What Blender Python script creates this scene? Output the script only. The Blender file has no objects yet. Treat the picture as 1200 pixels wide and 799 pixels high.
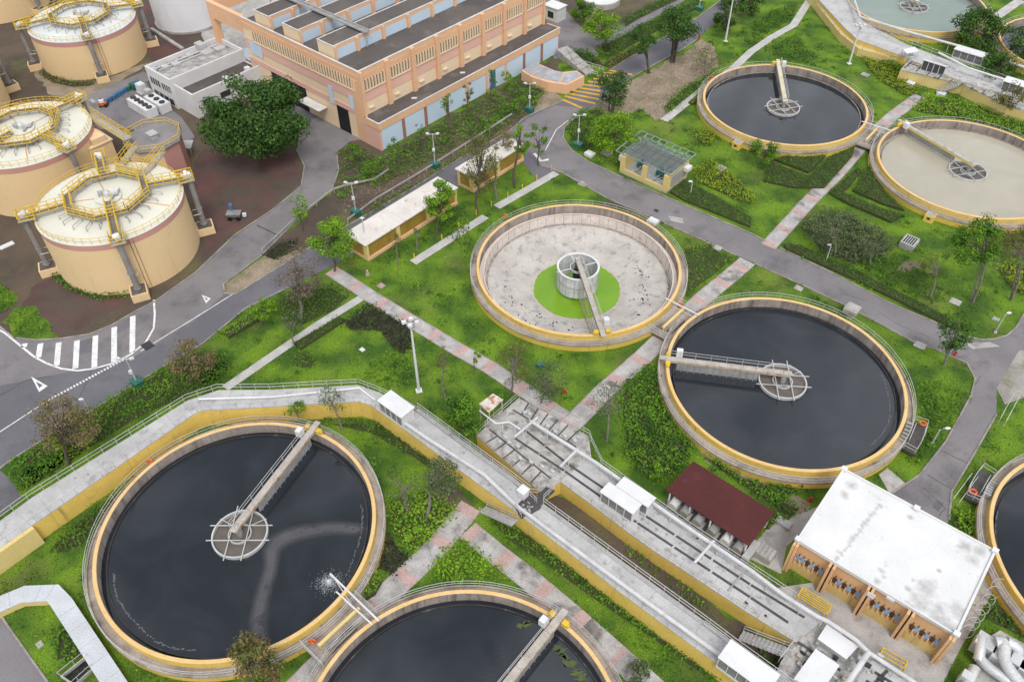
import bpy, math, random
import numpy as np
from mathutils import Vector, Matrix
random.seed(7); RNG = np.random.default_rng(11)
C = bpy.context.scene.collection
SC = bpy.context.scene
PI = math.pi
# ---------------------------------------------------------------- survey: photo pixel -> point on a level plane of the site
FOC, PIT, ROL, CZ = 974.98, 0.786062, -0.005882, 81.717
def P(px, py, z=0.0):
    x = (px-600)/FOC; y = -(py-399.5)/FOC
    c, s = math.cos(ROL), math.sin(ROL)
    x, y = c*x-s*y, s*x+c*y
    d = (x, math.cos(PIT)+y*math.sin(PIT), -math.sin(PIT)+y*math.cos(PIT))
    t = (z-CZ)/d[2]
    return Vector((d[0]*t, d[1]*t, z))
def Q(p):
    c, s = math.cos(PIT), math.sin(PIT)
    x, y, z = p[0], p[1], p[2]-CZ
    zz = y*c-z*s; X = x/zz; Y = (y*s+z*c)/zz
    cr, sr = math.cos(ROL), math.sin(ROL)
    X, Y = cr*X+sr*Y, -sr*X+cr*Y
    return 600+X*FOC, 399.5-Y*FOC
def scale_at(p):
    return FOC/(p[1]*math.cos(PIT)+(CZ-p[2])*math.sin(PIT))
def height_of(b, ty):
    lo, hi = 0.0, 40.0
    for _ in range(40):
        m = (lo+hi)/2
        if Q((b[0], b[1], b[2]+m))[1] > ty: lo = m
        else: hi = m
    return lo
class Frame:
    """site grid: u runs down the plant, v across it"""
    def __init__(s, deg):
        A = math.radians(deg); s.a = Vector((math.cos(A), math.sin(A), 0)); s.b = Vector((-math.sin(A), math.cos(A), 0)); s.ang = A
    def W(s, u, v, z=0): return s.a*u + s.b*v + Vector((0, 0, z))
    def uv(s, p): return p.dot(s.a), p.dot(s.b)
F0 = Frame(-41.5)
# ---------------------------------------------------------------- mesh builder
class MB:
    def __init__(s): s.v = []; s.f = []; s.m = []; s.cur = 0
    def mat(s, i): s.cur = i; return s
    def face(s, pts):
        n = len(s.v); s.v += [tuple(p) for p in pts]; s.f.append(tuple(range(n, n+len(pts)))); s.m.append(s.cur)
    def prism(s, pts, z0, z1, bottom=True):
        pts = [(p[0], p[1]) for p in pts]
        ar = sum(pts[i][0]*pts[(i+1) % len(pts)][1]-pts[(i+1) % len(pts)][0]*pts[i][1] for i in range(len(pts)))
        if ar < 0: pts = pts[::-1]
        n = len(pts); o = len(s.v)
        s.v += [(x, y, z0) for x, y in pts]+[(x, y, z1) for x, y in pts]
        for i in range(n):
            j = (i+1) % n; s.f.append((o+i, o+j, o+n+j, o+n+i)); s.m.append(s.cur)
        s.f.append(tuple(range(o+n, o+2*n))); s.m.append(s.cur)
        if bottom: s.f.append(tuple(range(o+n-1, o-1, -1))); s.m.append(s.cur)
    def ubox(s, F, u0, u1, v0, v1, z0, z1):
        s.prism([F.W(u0, v0), F.W(u1, v0), F.W(u1, v1), F.W(u0, v1)], z0, z1)
    def box(s, c, sx, sy, sz, rz=0.0):
        c = Vector(c); cs, sn = math.cos(rz), math.sin(rz)
        pts = [(c.x+cs*x-sn*y, c.y+sn*x+cs*y) for x, y in ((-sx/2, -sy/2), (sx/2, -sy/2), (sx/2, sy/2), (-sx/2, sy/2))]
        s.prism(pts, c.z-sz/2, c.z+sz/2)
    def hexa(s, p8):
        o = len(s.v); s.v += [tuple(p) for p in p8]
        for f in ((3, 2, 1, 0), (4, 5, 6, 7), (0, 1, 5, 4), (1, 2, 6, 5), (2, 3, 7, 6), (3, 0, 4, 7)):
            s.f.append(tuple(o+i for i in f)); s.m.append(s.cur)
    def bar(s, p, q, w, h):
        p = Vector(p); q = Vector(q); d = (q-p).normalized()
        up = Vector((0, 0, 1)) if abs(d.z) < .95 else Vector((1, 0, 0))
        r = d.cross(up).normalized()*w/2; t = r.cross(d).normalized()*h/2
        s.hexa([p-r-t, p+r-t, q+r-t, q-r-t, p-r+t, p+r+t, q+r+t, q-r+t])
    def tube(s, pts, r, n=6, cap=True):
        pts = [Vector(p) for p in pts]; rs = r if isinstance(r, (list, tuple)) else [r]*len(pts)
        o = len(s.v); N = len(pts)
        for i, p in enumerate(pts):
            d = (pts[min(i+1, N-1)]-pts[max(i-1, 0)]).normalized()
            up = Vector((0, 0, 1)) if abs(d.z) < .9 else Vector((1, 0, 0))
            x = d.cross(up).normalized(); y = x.cross(d).normalized()
            for k in range(n):
                a = 2*PI*(k+.5)/n; s.v.append(tuple(p+(x*math.cos(a)+y*math.sin(a))*rs[i]))
        for i in range(N-1):
            for k in range(n):
                l = (k+1) % n
                s.f.append((o+i*n+k, o+i*n+l, o+i*n+n+l, o+i*n+n+k)); s.m.append(s.cur)
        if cap:
            s.f.append(tuple(o+k for k in range(n-1, -1, -1))); s.m.append(s.cur)
            s.f.append(tuple(o+(N-1)*n+k for k in range(n))); s.m.append(s.cur)
    def lathe(s, c, prof, n=96, closed=False, a0=0.0, a1=2*PI):
        """revolve (r,z) profile about the vertical through c"""
        full = abs(a1-a0-2*PI) < 1e-6; m = n if full else n+1
        o = len(s.v); k = len(prof)
        for i in range(m):
            a = a0+(a1-a0)*i/n
            for r, z in prof: s.v.append((c[0]+r*math.cos(a), c[1]+r*math.sin(a), z))
        for i in range(n):
            j = (i+1) % m
            for q in range(k if closed else k-1):
                w = (q+1) % k
                s.f.append((o+i*k+q, o+j*k+q, o+j*k+w, o+i*k+w)); s.m.append(s.cur)
    def disc(s, c, r, z, n=64):
        s.face([(c[0]+r*math.cos(2*PI*i/n), c[1]+r*math.sin(2*PI*i/n), z) for i in range(n)])
    def quads(s, arr):
        """arr (N,4,3)"""
        o = len(s.v); N = len(arr)
        s.v += [tuple(p) for p in arr.reshape(-1, 3).tolist()]
        s.f += [(o+4*i, o+4*i+1, o+4*i+2, o+4*i+3) for i in range(N)]; s.m += [s.cur]*N
    def rail(s, pts, h=1.1, r=.03, n=2, step=2.0, post=None):
        """posts and n rails along a polyline that lies on its base"""
        pts = [Vector(p) for p in pts]; post = post or r
        for k in range(n):
            zz = Vector((0, 0, h*(1-k*.48)))
            s.tube([p+zz for p in pts], r, 4, False)
        acc = 0.0
        for i in range(len(pts)-1):
            a, b = pts[i], pts[i+1]; L = (b-a).length
            t = acc
            while t < L:
                p = a+(b-a)*(t/L); s.tube([p, p+Vector((0, 0, h))], post, 4, False); t += step
            acc = t-L
        p = pts[-1]; s.tube([p, p+Vector((0, 0, h))], post, 4, False)
    def build(s, name, mats, parent=None, smooth=False, loc=None, normals=True):
        me = bpy.data.meshes.new(name); o = bpy.data.objects.new(name, me)
        V = np.array(s.v, dtype=np.float64)
        off = Vector((0, 0, 0))
        if parent is not None:
            r = parent
            while r is not None: off = off+r.location; r = r.parent
        else:
            if loc is None: loc = ((V[:, 0].min()+V[:, 0].max())/2, (V[:, 1].min()+V[:, 1].max())/2, V[:, 2].min())
            off = Vector(loc); o.location = off
        V -= np.array(off)
        me.from_pydata([tuple(p) for p in V.tolist()], [], s.f)
        for m in (mats if isinstance(mats, (list, tuple)) else [mats]): me.materials.append(m)
        if len(me.materials) > 1: me.polygons.foreach_set('material_index', s.m)
        if normals and len(s.f) < 20000:
            import bmesh
            bm = bmesh.new(); bm.from_mesh(me); bmesh.ops.recalc_face_normals(bm, faces=bm.faces); bm.to_mesh(me); bm.free()
        if smooth: 
            for p in me.polygons: p.use_smooth = True
            try: me.set_sharp_from_angle(angle=math.radians(38))
            except Exception: pass
        C.objects.link(o)
        if parent is not None: o.parent = parent
        return o
def thing(name, label, cat, loc, group=None):
    o = bpy.data.objects.new(name, None); C.objects.link(o); o.location = Vector(loc); o.empty_display_size = .5
    o['label'] = label; o['category'] = cat
    if group: o['group'] = group
    return o
def tag(o, label, cat, group=None):
    o['label'] = label; o['category'] = cat
    if group: o['group'] = group
    return o
def struct(o): o['kind'] = 'structure'; return o
def dup(root, loc, rotz=0.0, label=None, group=None):
    r = root.copy(); C.objects.link(r); r.location = Vector(loc); r.rotation_euler = (0, 0, rotz)
    if label: r['label'] = label
    if group: r['group'] = group
    for ch in list(root.children):
        c = ch.copy(); C.objects.link(c); c.parent = r
        for g in list(ch.children):
            d = g.copy(); C.objects.link(d); d.parent = c
    return r
# ---------------------------------------------------------------- materials
def nd(nt, t, **kw):
    n = nt.nodes.new(t)
    for k, v in kw.items(): setattr(n, k, v)
    return n
def mat(name, c1, c2=None, scale=.6, rough=.8, lo=.35, hi=.65, stain=None, st_scale=.4, st_lo=.55, st_hi=.7, st_amt=.6, st_stretch=(1, 1, 1),
        bump=0.0, bscale=6.0, stripe=None, metallic=0.0, spec=.3, island=0.0, trans=0.0, detail=5.0, grit=.08, streak=None):
    m = bpy.data.materials.new(name); m.use_nodes = True; nt = m.node_tree; L = nt.links.new
    b = nt.nodes['Principled BSDF']; b.inputs['Roughness'].default_value = rough; b.inputs['Metallic'].default_value = metallic
    b.inputs['Specular IOR Level'].default_value = spec
    geo = nd(nt, 'ShaderNodeNewGeometry')
    c2 = c2 or tuple(x*.85 for x in c1)
    n1 = nd(nt, 'ShaderNodeTexNoise'); n1.inputs['Scale'].default_value = scale; n1.inputs['Detail'].default_value = detail
    L(geo.outputs['Position'], n1.inputs['Vector'])
    mr = nd(nt, 'ShaderNodeMapRange'); mr.inputs[1].default_value = lo; mr.inputs[2].default_value = hi
    L(n1.outputs['Fac'], mr.inputs[0])
    mx = nd(nt, 'ShaderNodeMix', data_type='RGBA'); mx.inputs[6].default_value = (*c1, 1); mx.inputs[7].default_value = (*c2, 1)
    L(mr.outputs[0], mx.inputs[0]); col = mx.outputs[2]
    def stain_layer(col, sc, lo, hi, amt, stretch, colr):
        mp = nd(nt, 'ShaderNodeMapping'); mp.inputs['Scale'].default_value = stretch; mp.inputs['Location'].default_value = (13.7, 5.1, 2.2)
        L(geo.outputs['Position'], mp.inputs[0])
        n2 = nd(nt, 'ShaderNodeTexNoise'); n2.inputs['Scale'].default_value = sc; n2.inputs['Detail'].default_value = 7; n2.inputs['Roughness'].default_value = .62
        L(mp.outputs[0], n2.inputs['Vector'])
        r2 = nd(nt, 'ShaderNodeMapRange'); r2.inputs[1].default_value = lo; r2.inputs[2].default_value = hi; r2.inputs[4].default_value = amt
        L(n2.outputs['Fac'], r2.inputs[0])
        x2 = nd(nt, 'ShaderNodeMix', data_type='RGBA'); x2.inputs[7].default_value = (*colr, 1)
        L(col, x2.inputs[6]); L(r2.outputs[0], x2.inputs[0]); return x2.outputs[2]
    if stain: col = stain_layer(col, st_scale, st_lo, st_hi, st_amt, st_stretch, stain)
    if streak: col = stain_layer(col, 1.0, streak[1], streak[2], streak[3], (1.6, 1.6, .12), streak[0])
    if grit:
        n3 = nd(nt, 'ShaderNodeTexNoise'); n3.inputs['Scale'].default_value = 7; n3.inputs['Detail'].default_value = 4
        L(geo.outputs['Position'], n3.inputs['Vector'])
        r3 = nd(nt, 'ShaderNodeMapRange'); r3.inputs[1].default_value = .3; r3.inputs[2].default_value = .7; r3.inputs[3].default_value = 1-grit*2; r3.inputs[4].default_value = 1+grit*2
        L(n3.outputs['Fac'], r3.inputs[0])
        v3 = nd(nt, 'ShaderNodeVectorMath', operation='SCALE'); L(col, v3.inputs[0]); L(r3.outputs[0], v3.inputs['Scale']); col = v3.outputs[0]
    if island:
        ri = nd(nt, 'ShaderNodeMapRange'); ri.inputs[3].default_value = 1-island; ri.inputs[4].default_value = 1+island
        L(geo.outputs['Random Per Island'], ri.inputs[0])
        vi = nd(nt, 'ShaderNodeVectorMath', operation='SCALE'); L(col, vi.inputs[0]); L(ri.outputs[0], vi.inputs['Scale']); col = vi.outputs[0]
    L(col, b.inputs['Base Color'])
    if stripe:
        ang, per, dep = stripe
        mp = nd(nt, 'ShaderNodeMapping'); mp.inputs['Rotation'].default_value = (0, 0, ang)
        L(geo.outputs['Position'], mp.inputs[0])
        wv = nd(nt, 'ShaderNodeTexWave'); wv.inputs['Scale'].default_value = .314/per*1.0; L(mp.outputs[0], wv.inputs['Vector'])
        bp = nd(nt, 'ShaderNodeBump'); bp.inputs['Strength'].default_value = .8; bp.inputs['Distance'].default_value = dep
        L(wv.outputs['Fac'], bp.inputs['Height']); L(bp.outputs[0], b.inputs['Normal'])
    elif bump:
        nb = nd(nt, 'ShaderNodeTexNoise'); nb.inputs['Scale'].default_value = bscale; nb.inputs['Detail'].default_value = 6
        L(geo.outputs['Position'], nb.inputs['Vector'])
        bp = nd(nt, 'ShaderNodeBump'); bp.inputs['Strength'].default_value = .7; bp.inputs['Distance'].default_value = bump
        L(nb.outputs['Fac'], bp.inputs['Height']); L(bp.outputs[0], b.inputs['Normal'])
    if trans:
        out = nt.nodes['Material Output']; tr = nd(nt, 'ShaderNodeBsdfTranslucent'); ms = nd(nt, 'ShaderNodeMixShader'); ms.inputs[0].default_value = trans
        L(col, tr.inputs['Color']); L(b.outputs[0], ms.inputs[1]); L(tr.outputs[0], ms.inputs[2]); L(ms.outputs[0], out.inputs['Surface'])
    return m
def water_mat(name, c1, c2, scale=.12, rough=.04, ripple=.004, rscale=2.2):
    m = bpy.data.materials.new(name); m.use_nodes = True; nt = m.node_tree; L = nt.links.new; b = nt.nodes['Principled BSDF']
    geo = nd(nt, 'ShaderNodeNewGeometry'); n1 = nd(nt, 'ShaderNodeTexNoise'); n1.inputs['Scale'].default_value = scale; n1.inputs['Detail'].default_value = 5; n1.inputs['Distortion'].default_value = 1.2
    L(geo.outputs['Position'], n1.inputs['Vector'])
    mr = nd(nt, 'ShaderNodeMapRange'); mr.inputs[1].default_value = .42; mr.inputs[2].default_value = .7; L(n1.outputs['Fac'], mr.inputs[0])
    mx = nd(nt, 'ShaderNodeMix', data_type='RGBA'); mx.inputs[6].default_value = (*c1, 1); mx.inputs[7].default_value = (*c2, 1); L(mr.outputs[0], mx.inputs[0])
    L(mx.outputs[2], b.inputs['Base Color']); b.inputs['Roughness'].default_value = rough; b.inputs['IOR'].default_value = 1.5
    nb = nd(nt, 'ShaderNodeTexNoise'); nb.inputs['Scale'].default_value = rscale; nb.inputs['Detail'].default_value = 3
    mp = nd(nt, 'ShaderNodeMapping'); mp.inputs['Scale'].default_value = (1, 2.2, 1); mp.inputs['Rotation'].default_value = (0, 0, .5)
    L(geo.outputs['Position'], mp.inputs[0]); L(mp.outputs[0], nb.inputs['Vector'])
    bp = nd(nt, 'ShaderNodeBump'); bp.inputs['Strength'].default_value = .5; bp.inputs['Distance'].default_value = ripple; L(nb.outputs['Fac'], bp.inputs['Height']); L(bp.outputs[0], b.inputs['Normal'])
    return m
A_U = math.radians(41.5)
M = {}
M['grass_soil'] = mat('lawn_ground', (.12, .21, .014), (.042, .095, .010), .22, .95, .38, .62, stain=(.15, .15, .045), st_scale=.13, st_lo=.55, st_hi=.70, st_amt=.6, bump=.12, bscale=3.5, grit=.25)
M['tuft'] = mat('grass_tuft', (.165, .30, .012), (.055, .13, .009), .22, .9, .38, .62, stain=(.17, .20, .035), st_scale=.13, st_lo=.55, st_hi=.70, st_amt=.6, island=.5, grit=0, trans=.2)
M['soil'] = mat('brown_soil', (.115, .085, .06), (.07, .055, .045), .12, .95, stain=(.12, .12, .045), st_scale=.12, st_lo=.52, st_hi=.66, st_amt=.7, bump=.06, grit=.15)
M['red_soil'] = mat('red_gravel', (.125, .06, .052), (.075, .048, .044), .18, .95, stain=(.085, .07, .058), st_scale=.16, st_lo=.44, st_hi=.6, st_amt=.85, bump=.05, grit=.15)
M['sand'] = mat('sandy_soil', (.30, .24, .18), (.20, .16, .11), .3, .95, stain=(.09, .12, .035), st_scale=.25, st_lo=.52, st_hi=.66, st_amt=.6, bump=.06, grit=.18)
M['asphalt'] = mat('asphalt', (.145, .14, .155), (.118, .114, .13), .1, .85, stain=(.085, .082, .092), st_scale=.22, st_lo=.52, st_hi=.68, st_amt=.65, bump=.006, bscale=20, grit=.07)
M['asphalt2'] = mat('worn_asphalt', (.21, .195, .20), (.165, .155, .162), .14, .85, stain=(.10, .095, .10), st_scale=.26, st_lo=.52, st_hi=.68, st_amt=.65, bump=.006, bscale=20, grit=.08)
M['kerb'] = mat('kerb_concrete', (.32, .29, .27), (.2, .18, .165), .7, .9)
M['line'] = mat('road_paint', (.74, .74, .74), (.56, .56, .55), 1.2, .7, stain=(.2, .2, .2), st_scale=1.5, st_lo=.6, st_hi=.75, st_amt=.6)
M['yline'] = mat('yellow_road_paint', (.62, .36, .035), (.5, .28, .04), 1.0, .7, stain=(.2, .17, .14), st_scale=.9, st_lo=.56, st_hi=.75, st_amt=.7)
M['conc'] = mat('concrete', (.42, .40, .385), (.31, .295, .28), .5, .88, stain=(.14, .13, .12), st_scale=.6, st_lo=.54, st_hi=.72, st_amt=.65, grit=.08)
M['deck'] = mat('pale_deck_concrete', (.47, .465, .465), (.38, .375, .375), .35, .85, stain=(.22, .21, .20), st_scale=.9, st_lo=.54, st_hi=.72, st_amt=.65, grit=.06)
M['deckdark'] = mat('dark_deck_joint', (.085, .08, .078), (.06, .056, .055), .8, .9)
M['pathgrey'] = mat('grey_pavers', (.43, .41, .40), (.30, .285, .275), .6, .9, stain=(.11, .095, .09), st_scale=.3, st_lo=.52, st_hi=.64, st_amt=.85, grit=.1)
M['pathpink'] = mat('pink_pavers', (.46, .325, .305), (.38, .27, .25), .6, .9, stain=(.15, .12, .11), st_scale=.35, st_lo=.55, st_hi=.7, st_amt=.7, grit=.1)
M['pathwhite'] = mat('pale_path', (.47, .46, .44), (.38, .37, .355), .5, .9, stain=(.2, .19, .17), st_scale=.8, st_lo=.58, st_hi=.72, st_amt=.5)
M['launder'] = mat('wet_launder_concrete', (.40, .345, .305), (.27, .23, .20), .4, .85, stain=(.12, .10, .09), st_scale=.55, st_lo=.52, st_hi=.68, st_amt=.75, grit=.1)
M['innerwall'] = mat('inner_wall_concrete', (.36, .31, .275), (.25, .21, .185), .5, .85, streak=((.10, .085, .08), .48, .66, .75), grit=.08)
M['yellow'] = mat('yellow_wall_paint', (.70, .50, .125), (.63, .44, .105), .3, .75, stain=(.30, .22, .075), st_scale=.5, st_lo=.55, st_hi=.75, st_amt=.5, streak=((.17, .115, .05), .6, .78, .75), grit=.05)
M['yellowlight'] = mat('pale_yellow_paint', (.66, .52, .22), (.6, .46, .19), .3, .75, streak=((.3, .23, .12), .58, .75, .55), grit=.04)
M['peach'] = mat('peach_rim_paint', (.70, .48, .235), (.64, .42, .17), .5, .7, stain=(.38, .22, .08), st_scale=.9, st_lo=.58, st_hi=.72, st_amt=.5, grit=.05)
M['white'] = mat('white_paint', (.66, .66, .67), (.59, .59, .60), .4, .6, stain=(.45, .43, .40), st_scale=.8, st_lo=.62, st_hi=.76, st_amt=.45, grit=.02)
M['pipewhite'] = mat('weathered_white_pipe', (.57, .57, .58), (.48, .48, .49), .7, .6, stain=(.33, .31, .29), st_scale=1.0, st_lo=.56, st_hi=.72, st_amt=.6, grit=.04)
M['whiteroof'] = mat('white_roof_coating', (.66, .66, .66), (.60, .60, .595), .3, .7, stain=(.36, .345, .335), st_scale=.55, st_lo=.62, st_hi=.76, st_amt=.55, grit=.03)
M['rail'] = mat('galvanised_rail', (.56, .56, .555), (.46, .46, .455), 1.0, .5, metallic=.2, grit=0)
M['yrail'] = mat('yellow_rail', (.72, .50, .05), (.6, .40, .045), 1.0, .6, grit=0)
M['steel'] = mat('grey_steel', (.42, .415, .41), (.33, .325, .32), .9, .55, metallic=.3, stain=(.25, .13, .06), st_scale=1.2, st_lo=.6, st_hi=.75, st_amt=.6)
M['darksteel'] = mat('dark_metal', (.05, .05, .052), (.035, .035, .036), 1.0, .6)
M['rust'] = mat('rusty_beige_steel', (.46, .40, .31), (.40, .34, .25), 1.2, .7, stain=(.24, .10, .035), st_scale=1.3, st_lo=.5, st_hi=.66, st_amt=.85)
M['ypaint'] = mat('yellow_machine_paint', (.70, .47, .03), (.6, .4, .03), 1.0, .6)
M['orange'] = mat('orange_lifebuoy', (.7, .13, .03), (.6, .11, .03), 1.0, .6)
M['red'] = mat('red_paint', (.5, .03, .02), (.4, .025, .02), 1.0, .5)
M['green'] = mat('green_paint', (.03, .14, .11), (.025, .11, .09), 1.0, .5)
M['blue'] = mat('blue_paint', (.06, .16, .30), (.05, .13, .25), 1.0, .5)
M['black'] = mat('dark_opening', (.018, .018, .02), (.012, .012, .014), 1.0, .5)
M['glass'] = mat('dark_window_glass', (.045, .05, .055), (.03, .034, .038), .8, .12, spec=.6, grit=0)
M['water_dark'] = water_mat('dark_tank_water', (.015, .0195, .026), (.026, .031, .038))
M['yellowlemon'] = mat('lemon_wall_paint', (.64, .46, .085), (.58, .41, .075), .3, .75, stain=(.33, .25, .08), st_scale=.5, st_lo=.55, st_hi=.75, st_amt=.5, streak=((.2, .14, .06), .6, .78, .7), grit=.05)
M['water_green'] = water_mat('grey_green_tank_water', (.20, .255, .225), (.23, .28, .25), rough=.12)
M['water_cream'] = water_mat('milky_tank_water', (.37, .345, .275), (.41, .38, .31), rough=.14)
M['algae'] = water_mat('green_algae_pool', (.145, .30, .010), (.175, .335, .014), rough=.2)
M['film'] = mat('grey_scum', (.105, .103, .112), (.085, .085, .094), .5, .3, grit=.04)
def feather(m, sc, lo, hi):
    nt = m.node_tree; L = nt.links.new; b = nt.nodes['Principled BSDF']; geo = nd(nt, 'ShaderNodeNewGeometry'); n = nd(nt, 'ShaderNodeTexNoise'); n.inputs['Scale'].default_value = sc; n.inputs['Detail'].default_value = 8; n.inputs['Roughness'].default_value = .65
    L(geo.outputs['Position'], n.inputs['Vector']); r = nd(nt, 'ShaderNodeMapRange'); r.inputs[1].default_value = lo; r.inputs[2].default_value = hi; L(n.outputs['Fac'], r.inputs[0]); L(r.outputs[0], b.inputs['Alpha'])
feather(M['film'], .8, .2, .46)
M['splash'] = mat('splash_foam', (.7, .73, .76), (.6, .63, .66), 2, .4, grit=0)
M['scumplate'] = mat('brown_scum', (.14, .12, .105), (.10, .087, .08), .8, .5)
# ---------------------------------------------------------------- camera, sky, sun
cam = bpy.data.cameras.new('camera'); cam.sensor_width = 36; cam.lens = 36*FOC/1200; cam.clip_start = 1; cam.clip_end = 4000
co = bpy.data.objects.new('camera', cam); C.objects.link(co); co.location = (0, 0, CZ)
co.rotation_euler = (Matrix.Rotation(PI/2-PIT, 3, 'X') @ Matrix.Rotation(ROL, 3, 'Z')).to_euler()
SC.camera = co
SUN_EL, SUN_AZ = math.radians(56), math.radians(170)     # azimuth measured from +Y towards +X
w = bpy.data.worlds.new('World'); SC.world = w; w.use_nodes = True; nt = w.node_tree; L = nt.links.new
bg = nt.nodes['Background']; sky = nd(nt, 'ShaderNodeTexSky', sky_type='NISHITA'); sky.sun_disc = False
sky.sun_elevation = SUN_EL; sky.sun_rotation = SUN_AZ; sky.air_density = 1.0; sky.dust_density = 3.0; sky.ozone_density = 1.0
hs = nd(nt, 'ShaderNodeHueSaturation'); hs.inputs['Saturation'].default_value = .28
L(sky.outputs[0], hs.inputs['Color'])
tc = nd(nt, 'ShaderNodeTexCoord'); cn = nd(nt, 'ShaderNodeTexNoise'); cn.inputs['Scale'].default_value = 4.5; cn.inputs['Detail'].default_value = 7; cn.inputs['Distortion'].default_value = .6
L(tc.outputs['Generated'], cn.inputs['Vector'])
cr = nd(nt, 'ShaderNodeMapRange'); cr.inputs[1].default_value = .36; cr.inputs[2].default_value = .68; cr.inputs[3].default_value = .5; cr.inputs[4].default_value = 1.85
L(cn.outputs['Fac'], cr.inputs[0])
vs = nd(nt, 'ShaderNodeVectorMath', operation='SCALE'); L(hs.outputs[0], vs.inputs[0]); L(cr.outputs[0], vs.inputs['Scale'])
cl = nd(nt, 'ShaderNodeVectorMath', operation='SCALE'); cl.inputs[0].default_value = (5.0, 5.15, 5.4)          # broken cloud deck
cr2 = nd(nt, 'ShaderNodeMapRange'); cr2.inputs[1].default_value = .40; cr2.inputs[2].default_value = .64; cr2.inputs[3].default_value = .55; cr2.inputs[4].default_value = 2.0; L(cn.outputs['Fac'], cr2.inputs[0]); L(cr2.outputs[0], cl.inputs['Scale'])
mxs = nd(nt, 'ShaderNodeMix', data_type='RGBA'); mxs.inputs[0].default_value = .65; L(vs.outputs[0], mxs.inputs[6]); L(cl.outputs[0], mxs.inputs[7])
L(mxs.outputs[2], bg.inputs['Color']); bg.inputs['Strength'].default_value = .15
sl = bpy.data.lights.new('sun', 'SUN'); sl.energy = 1.5; sl.angle = math.radians(20); sl.color = (1, .965, .92)
so = bpy.data.objects.new('sun', sl); C.objects.link(so)
sd = Vector((math.sin(SUN_AZ)*math.cos(SUN_EL), math.cos(SUN_AZ)*math.cos(SUN_EL), math.sin(SUN_EL)))
so.rotation_euler = sd.to_track_quat('Z', 'Y').to_euler(); so.location = (0, 0, 150)
SC.view_settings.view_transform = 'Standard'; SC.view_settings.look = 'None'; SC.view_settings.gamma = 1; SC.view_settings.exposure = .27
SC.cycles.max_bounces = 5; SC.cycles.diffuse_bounces = 3; SC.cycles.glossy_bounces = 2; SC.cycles.transmission_bounces = 2; SC.cycles.transparent_max_bounces = 4
# ================================================================ GROUND, ROADS, PATHS
M['roughyard'] = mat('rough_yard_concrete', (.33, .31, .28), (.24, .225, .205), .3, .9, stain=(.15, .15, .08), st_scale=.5, st_lo=.5, st_hi=.66, st_amt=.7, grit=.12)
EXCL = []      # world polygons kept free of grass
def sheet(name, px, z, m, excl=True, kind='structure'):
    pts = [P(x, y, 0) for x, y in px]
    if name in ('soil', 'red_gravel', 'dry_grass', 'lawn', 'sandy_ground', 'bare_soil'):      # natural edges wander
        q = []; rr = random.Random(len(px)*31+int(px[0][0]))
        for i in range(len(pts)):
            a, c = pts[i], pts[(i+1) % len(pts)]; n = max(1, min(60, int((c-a).length/1.2)))
            for k in range(n):
                p = a.lerp(c, k/n); q.append(p+Vector((rr.gauss(0, .3), rr.gauss(0, .3), 0)) if k else p)
        pts = q
    b = MB(); b.face([(p.x, p.y, z) for p in pts]); o = b.build(name, m, normals=False, loc=(pts[0].x, pts[0].y, z))
    # face up
    if o.data.polygons[0].normal.z < 0: o.data.flip_normals()
    o['kind'] = kind
    if excl: EXCL.append(np.array([(p.x, p.y) for p in pts]))
    return o
g = MB(); g.lathe((9.97, 95.65), [(2200, 0), (15.0, 0)], 128); struct(g.build('ground', M['grass_soil'], loc=(0, 0, 0), normals=False))
_o = bpy.data.objects['ground']
if _o.data.polygons[0].normal.z < 0: _o.data.flip_normals()
# earth below the digesters
sheet('soil', [(-60, 380), (0, 383), (16, 397), (41, 399.6), (69, 398.3), (104.6, 392.7), (132, 381.7), (157, 366.6), (182, 354), (228.6, 321), (275, 277), (320, 247), (353, 219), (357, 195), (347.5, 176), (330, 140), (310, 100), (262, 20), (255, -30), (-160, -60)], .006, M['soil'])
sheet('red_gravel', [(36, 338), (64, 322), (110, 343), (146, 348), (140, 360), (112, 378), (98, 391), (69, 396), (24, 361)], .012, M['red_soil'])
sheet('red_gravel', [(226, 200), (240, 172), (290, 182), (344, 180), (352, 194), (349, 216), (318, 242), (272, 274), (236, 306), (238, 250)], .012, M['red_soil'])
sheet('red_gravel', [(158, 0), (185, 0), (186, 30), (198, 45), (215, 48), (213, 60), (175, 80), (172, 50), (160, 12)], .012, M['red_soil'])
sheet('dry_grass', [(35, 72), (55, 88), (90, 97), (125, 92), (160, 78), (180, 72), (95, 122), (60, 112), (45, 95)], .012, M['sand'], False)
sheet('lawn', [(2, 378), (16, 361), (36, 358), (69, 397), (40, 398.5), (17, 395.5)], .013, M['grass_soil'], False)
sheet('lawn', [(-20, 330), (0, 331), (22, 349), (14, 360), (-20, 374)], .013, M['grass_soil'], False)
# dirt in front of the main building
sheet('soil', [(384, 146), (428, 165), (451, 180), (660, 62), (655, 75), (655, 118), (598, 153), (538, 186), (480, 222), (404, 266), (350, 298), (320, 300), (306, 300), (390, 225), (397, 200), (394, 176), (384, 160)], .008, M['soil'])
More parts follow.
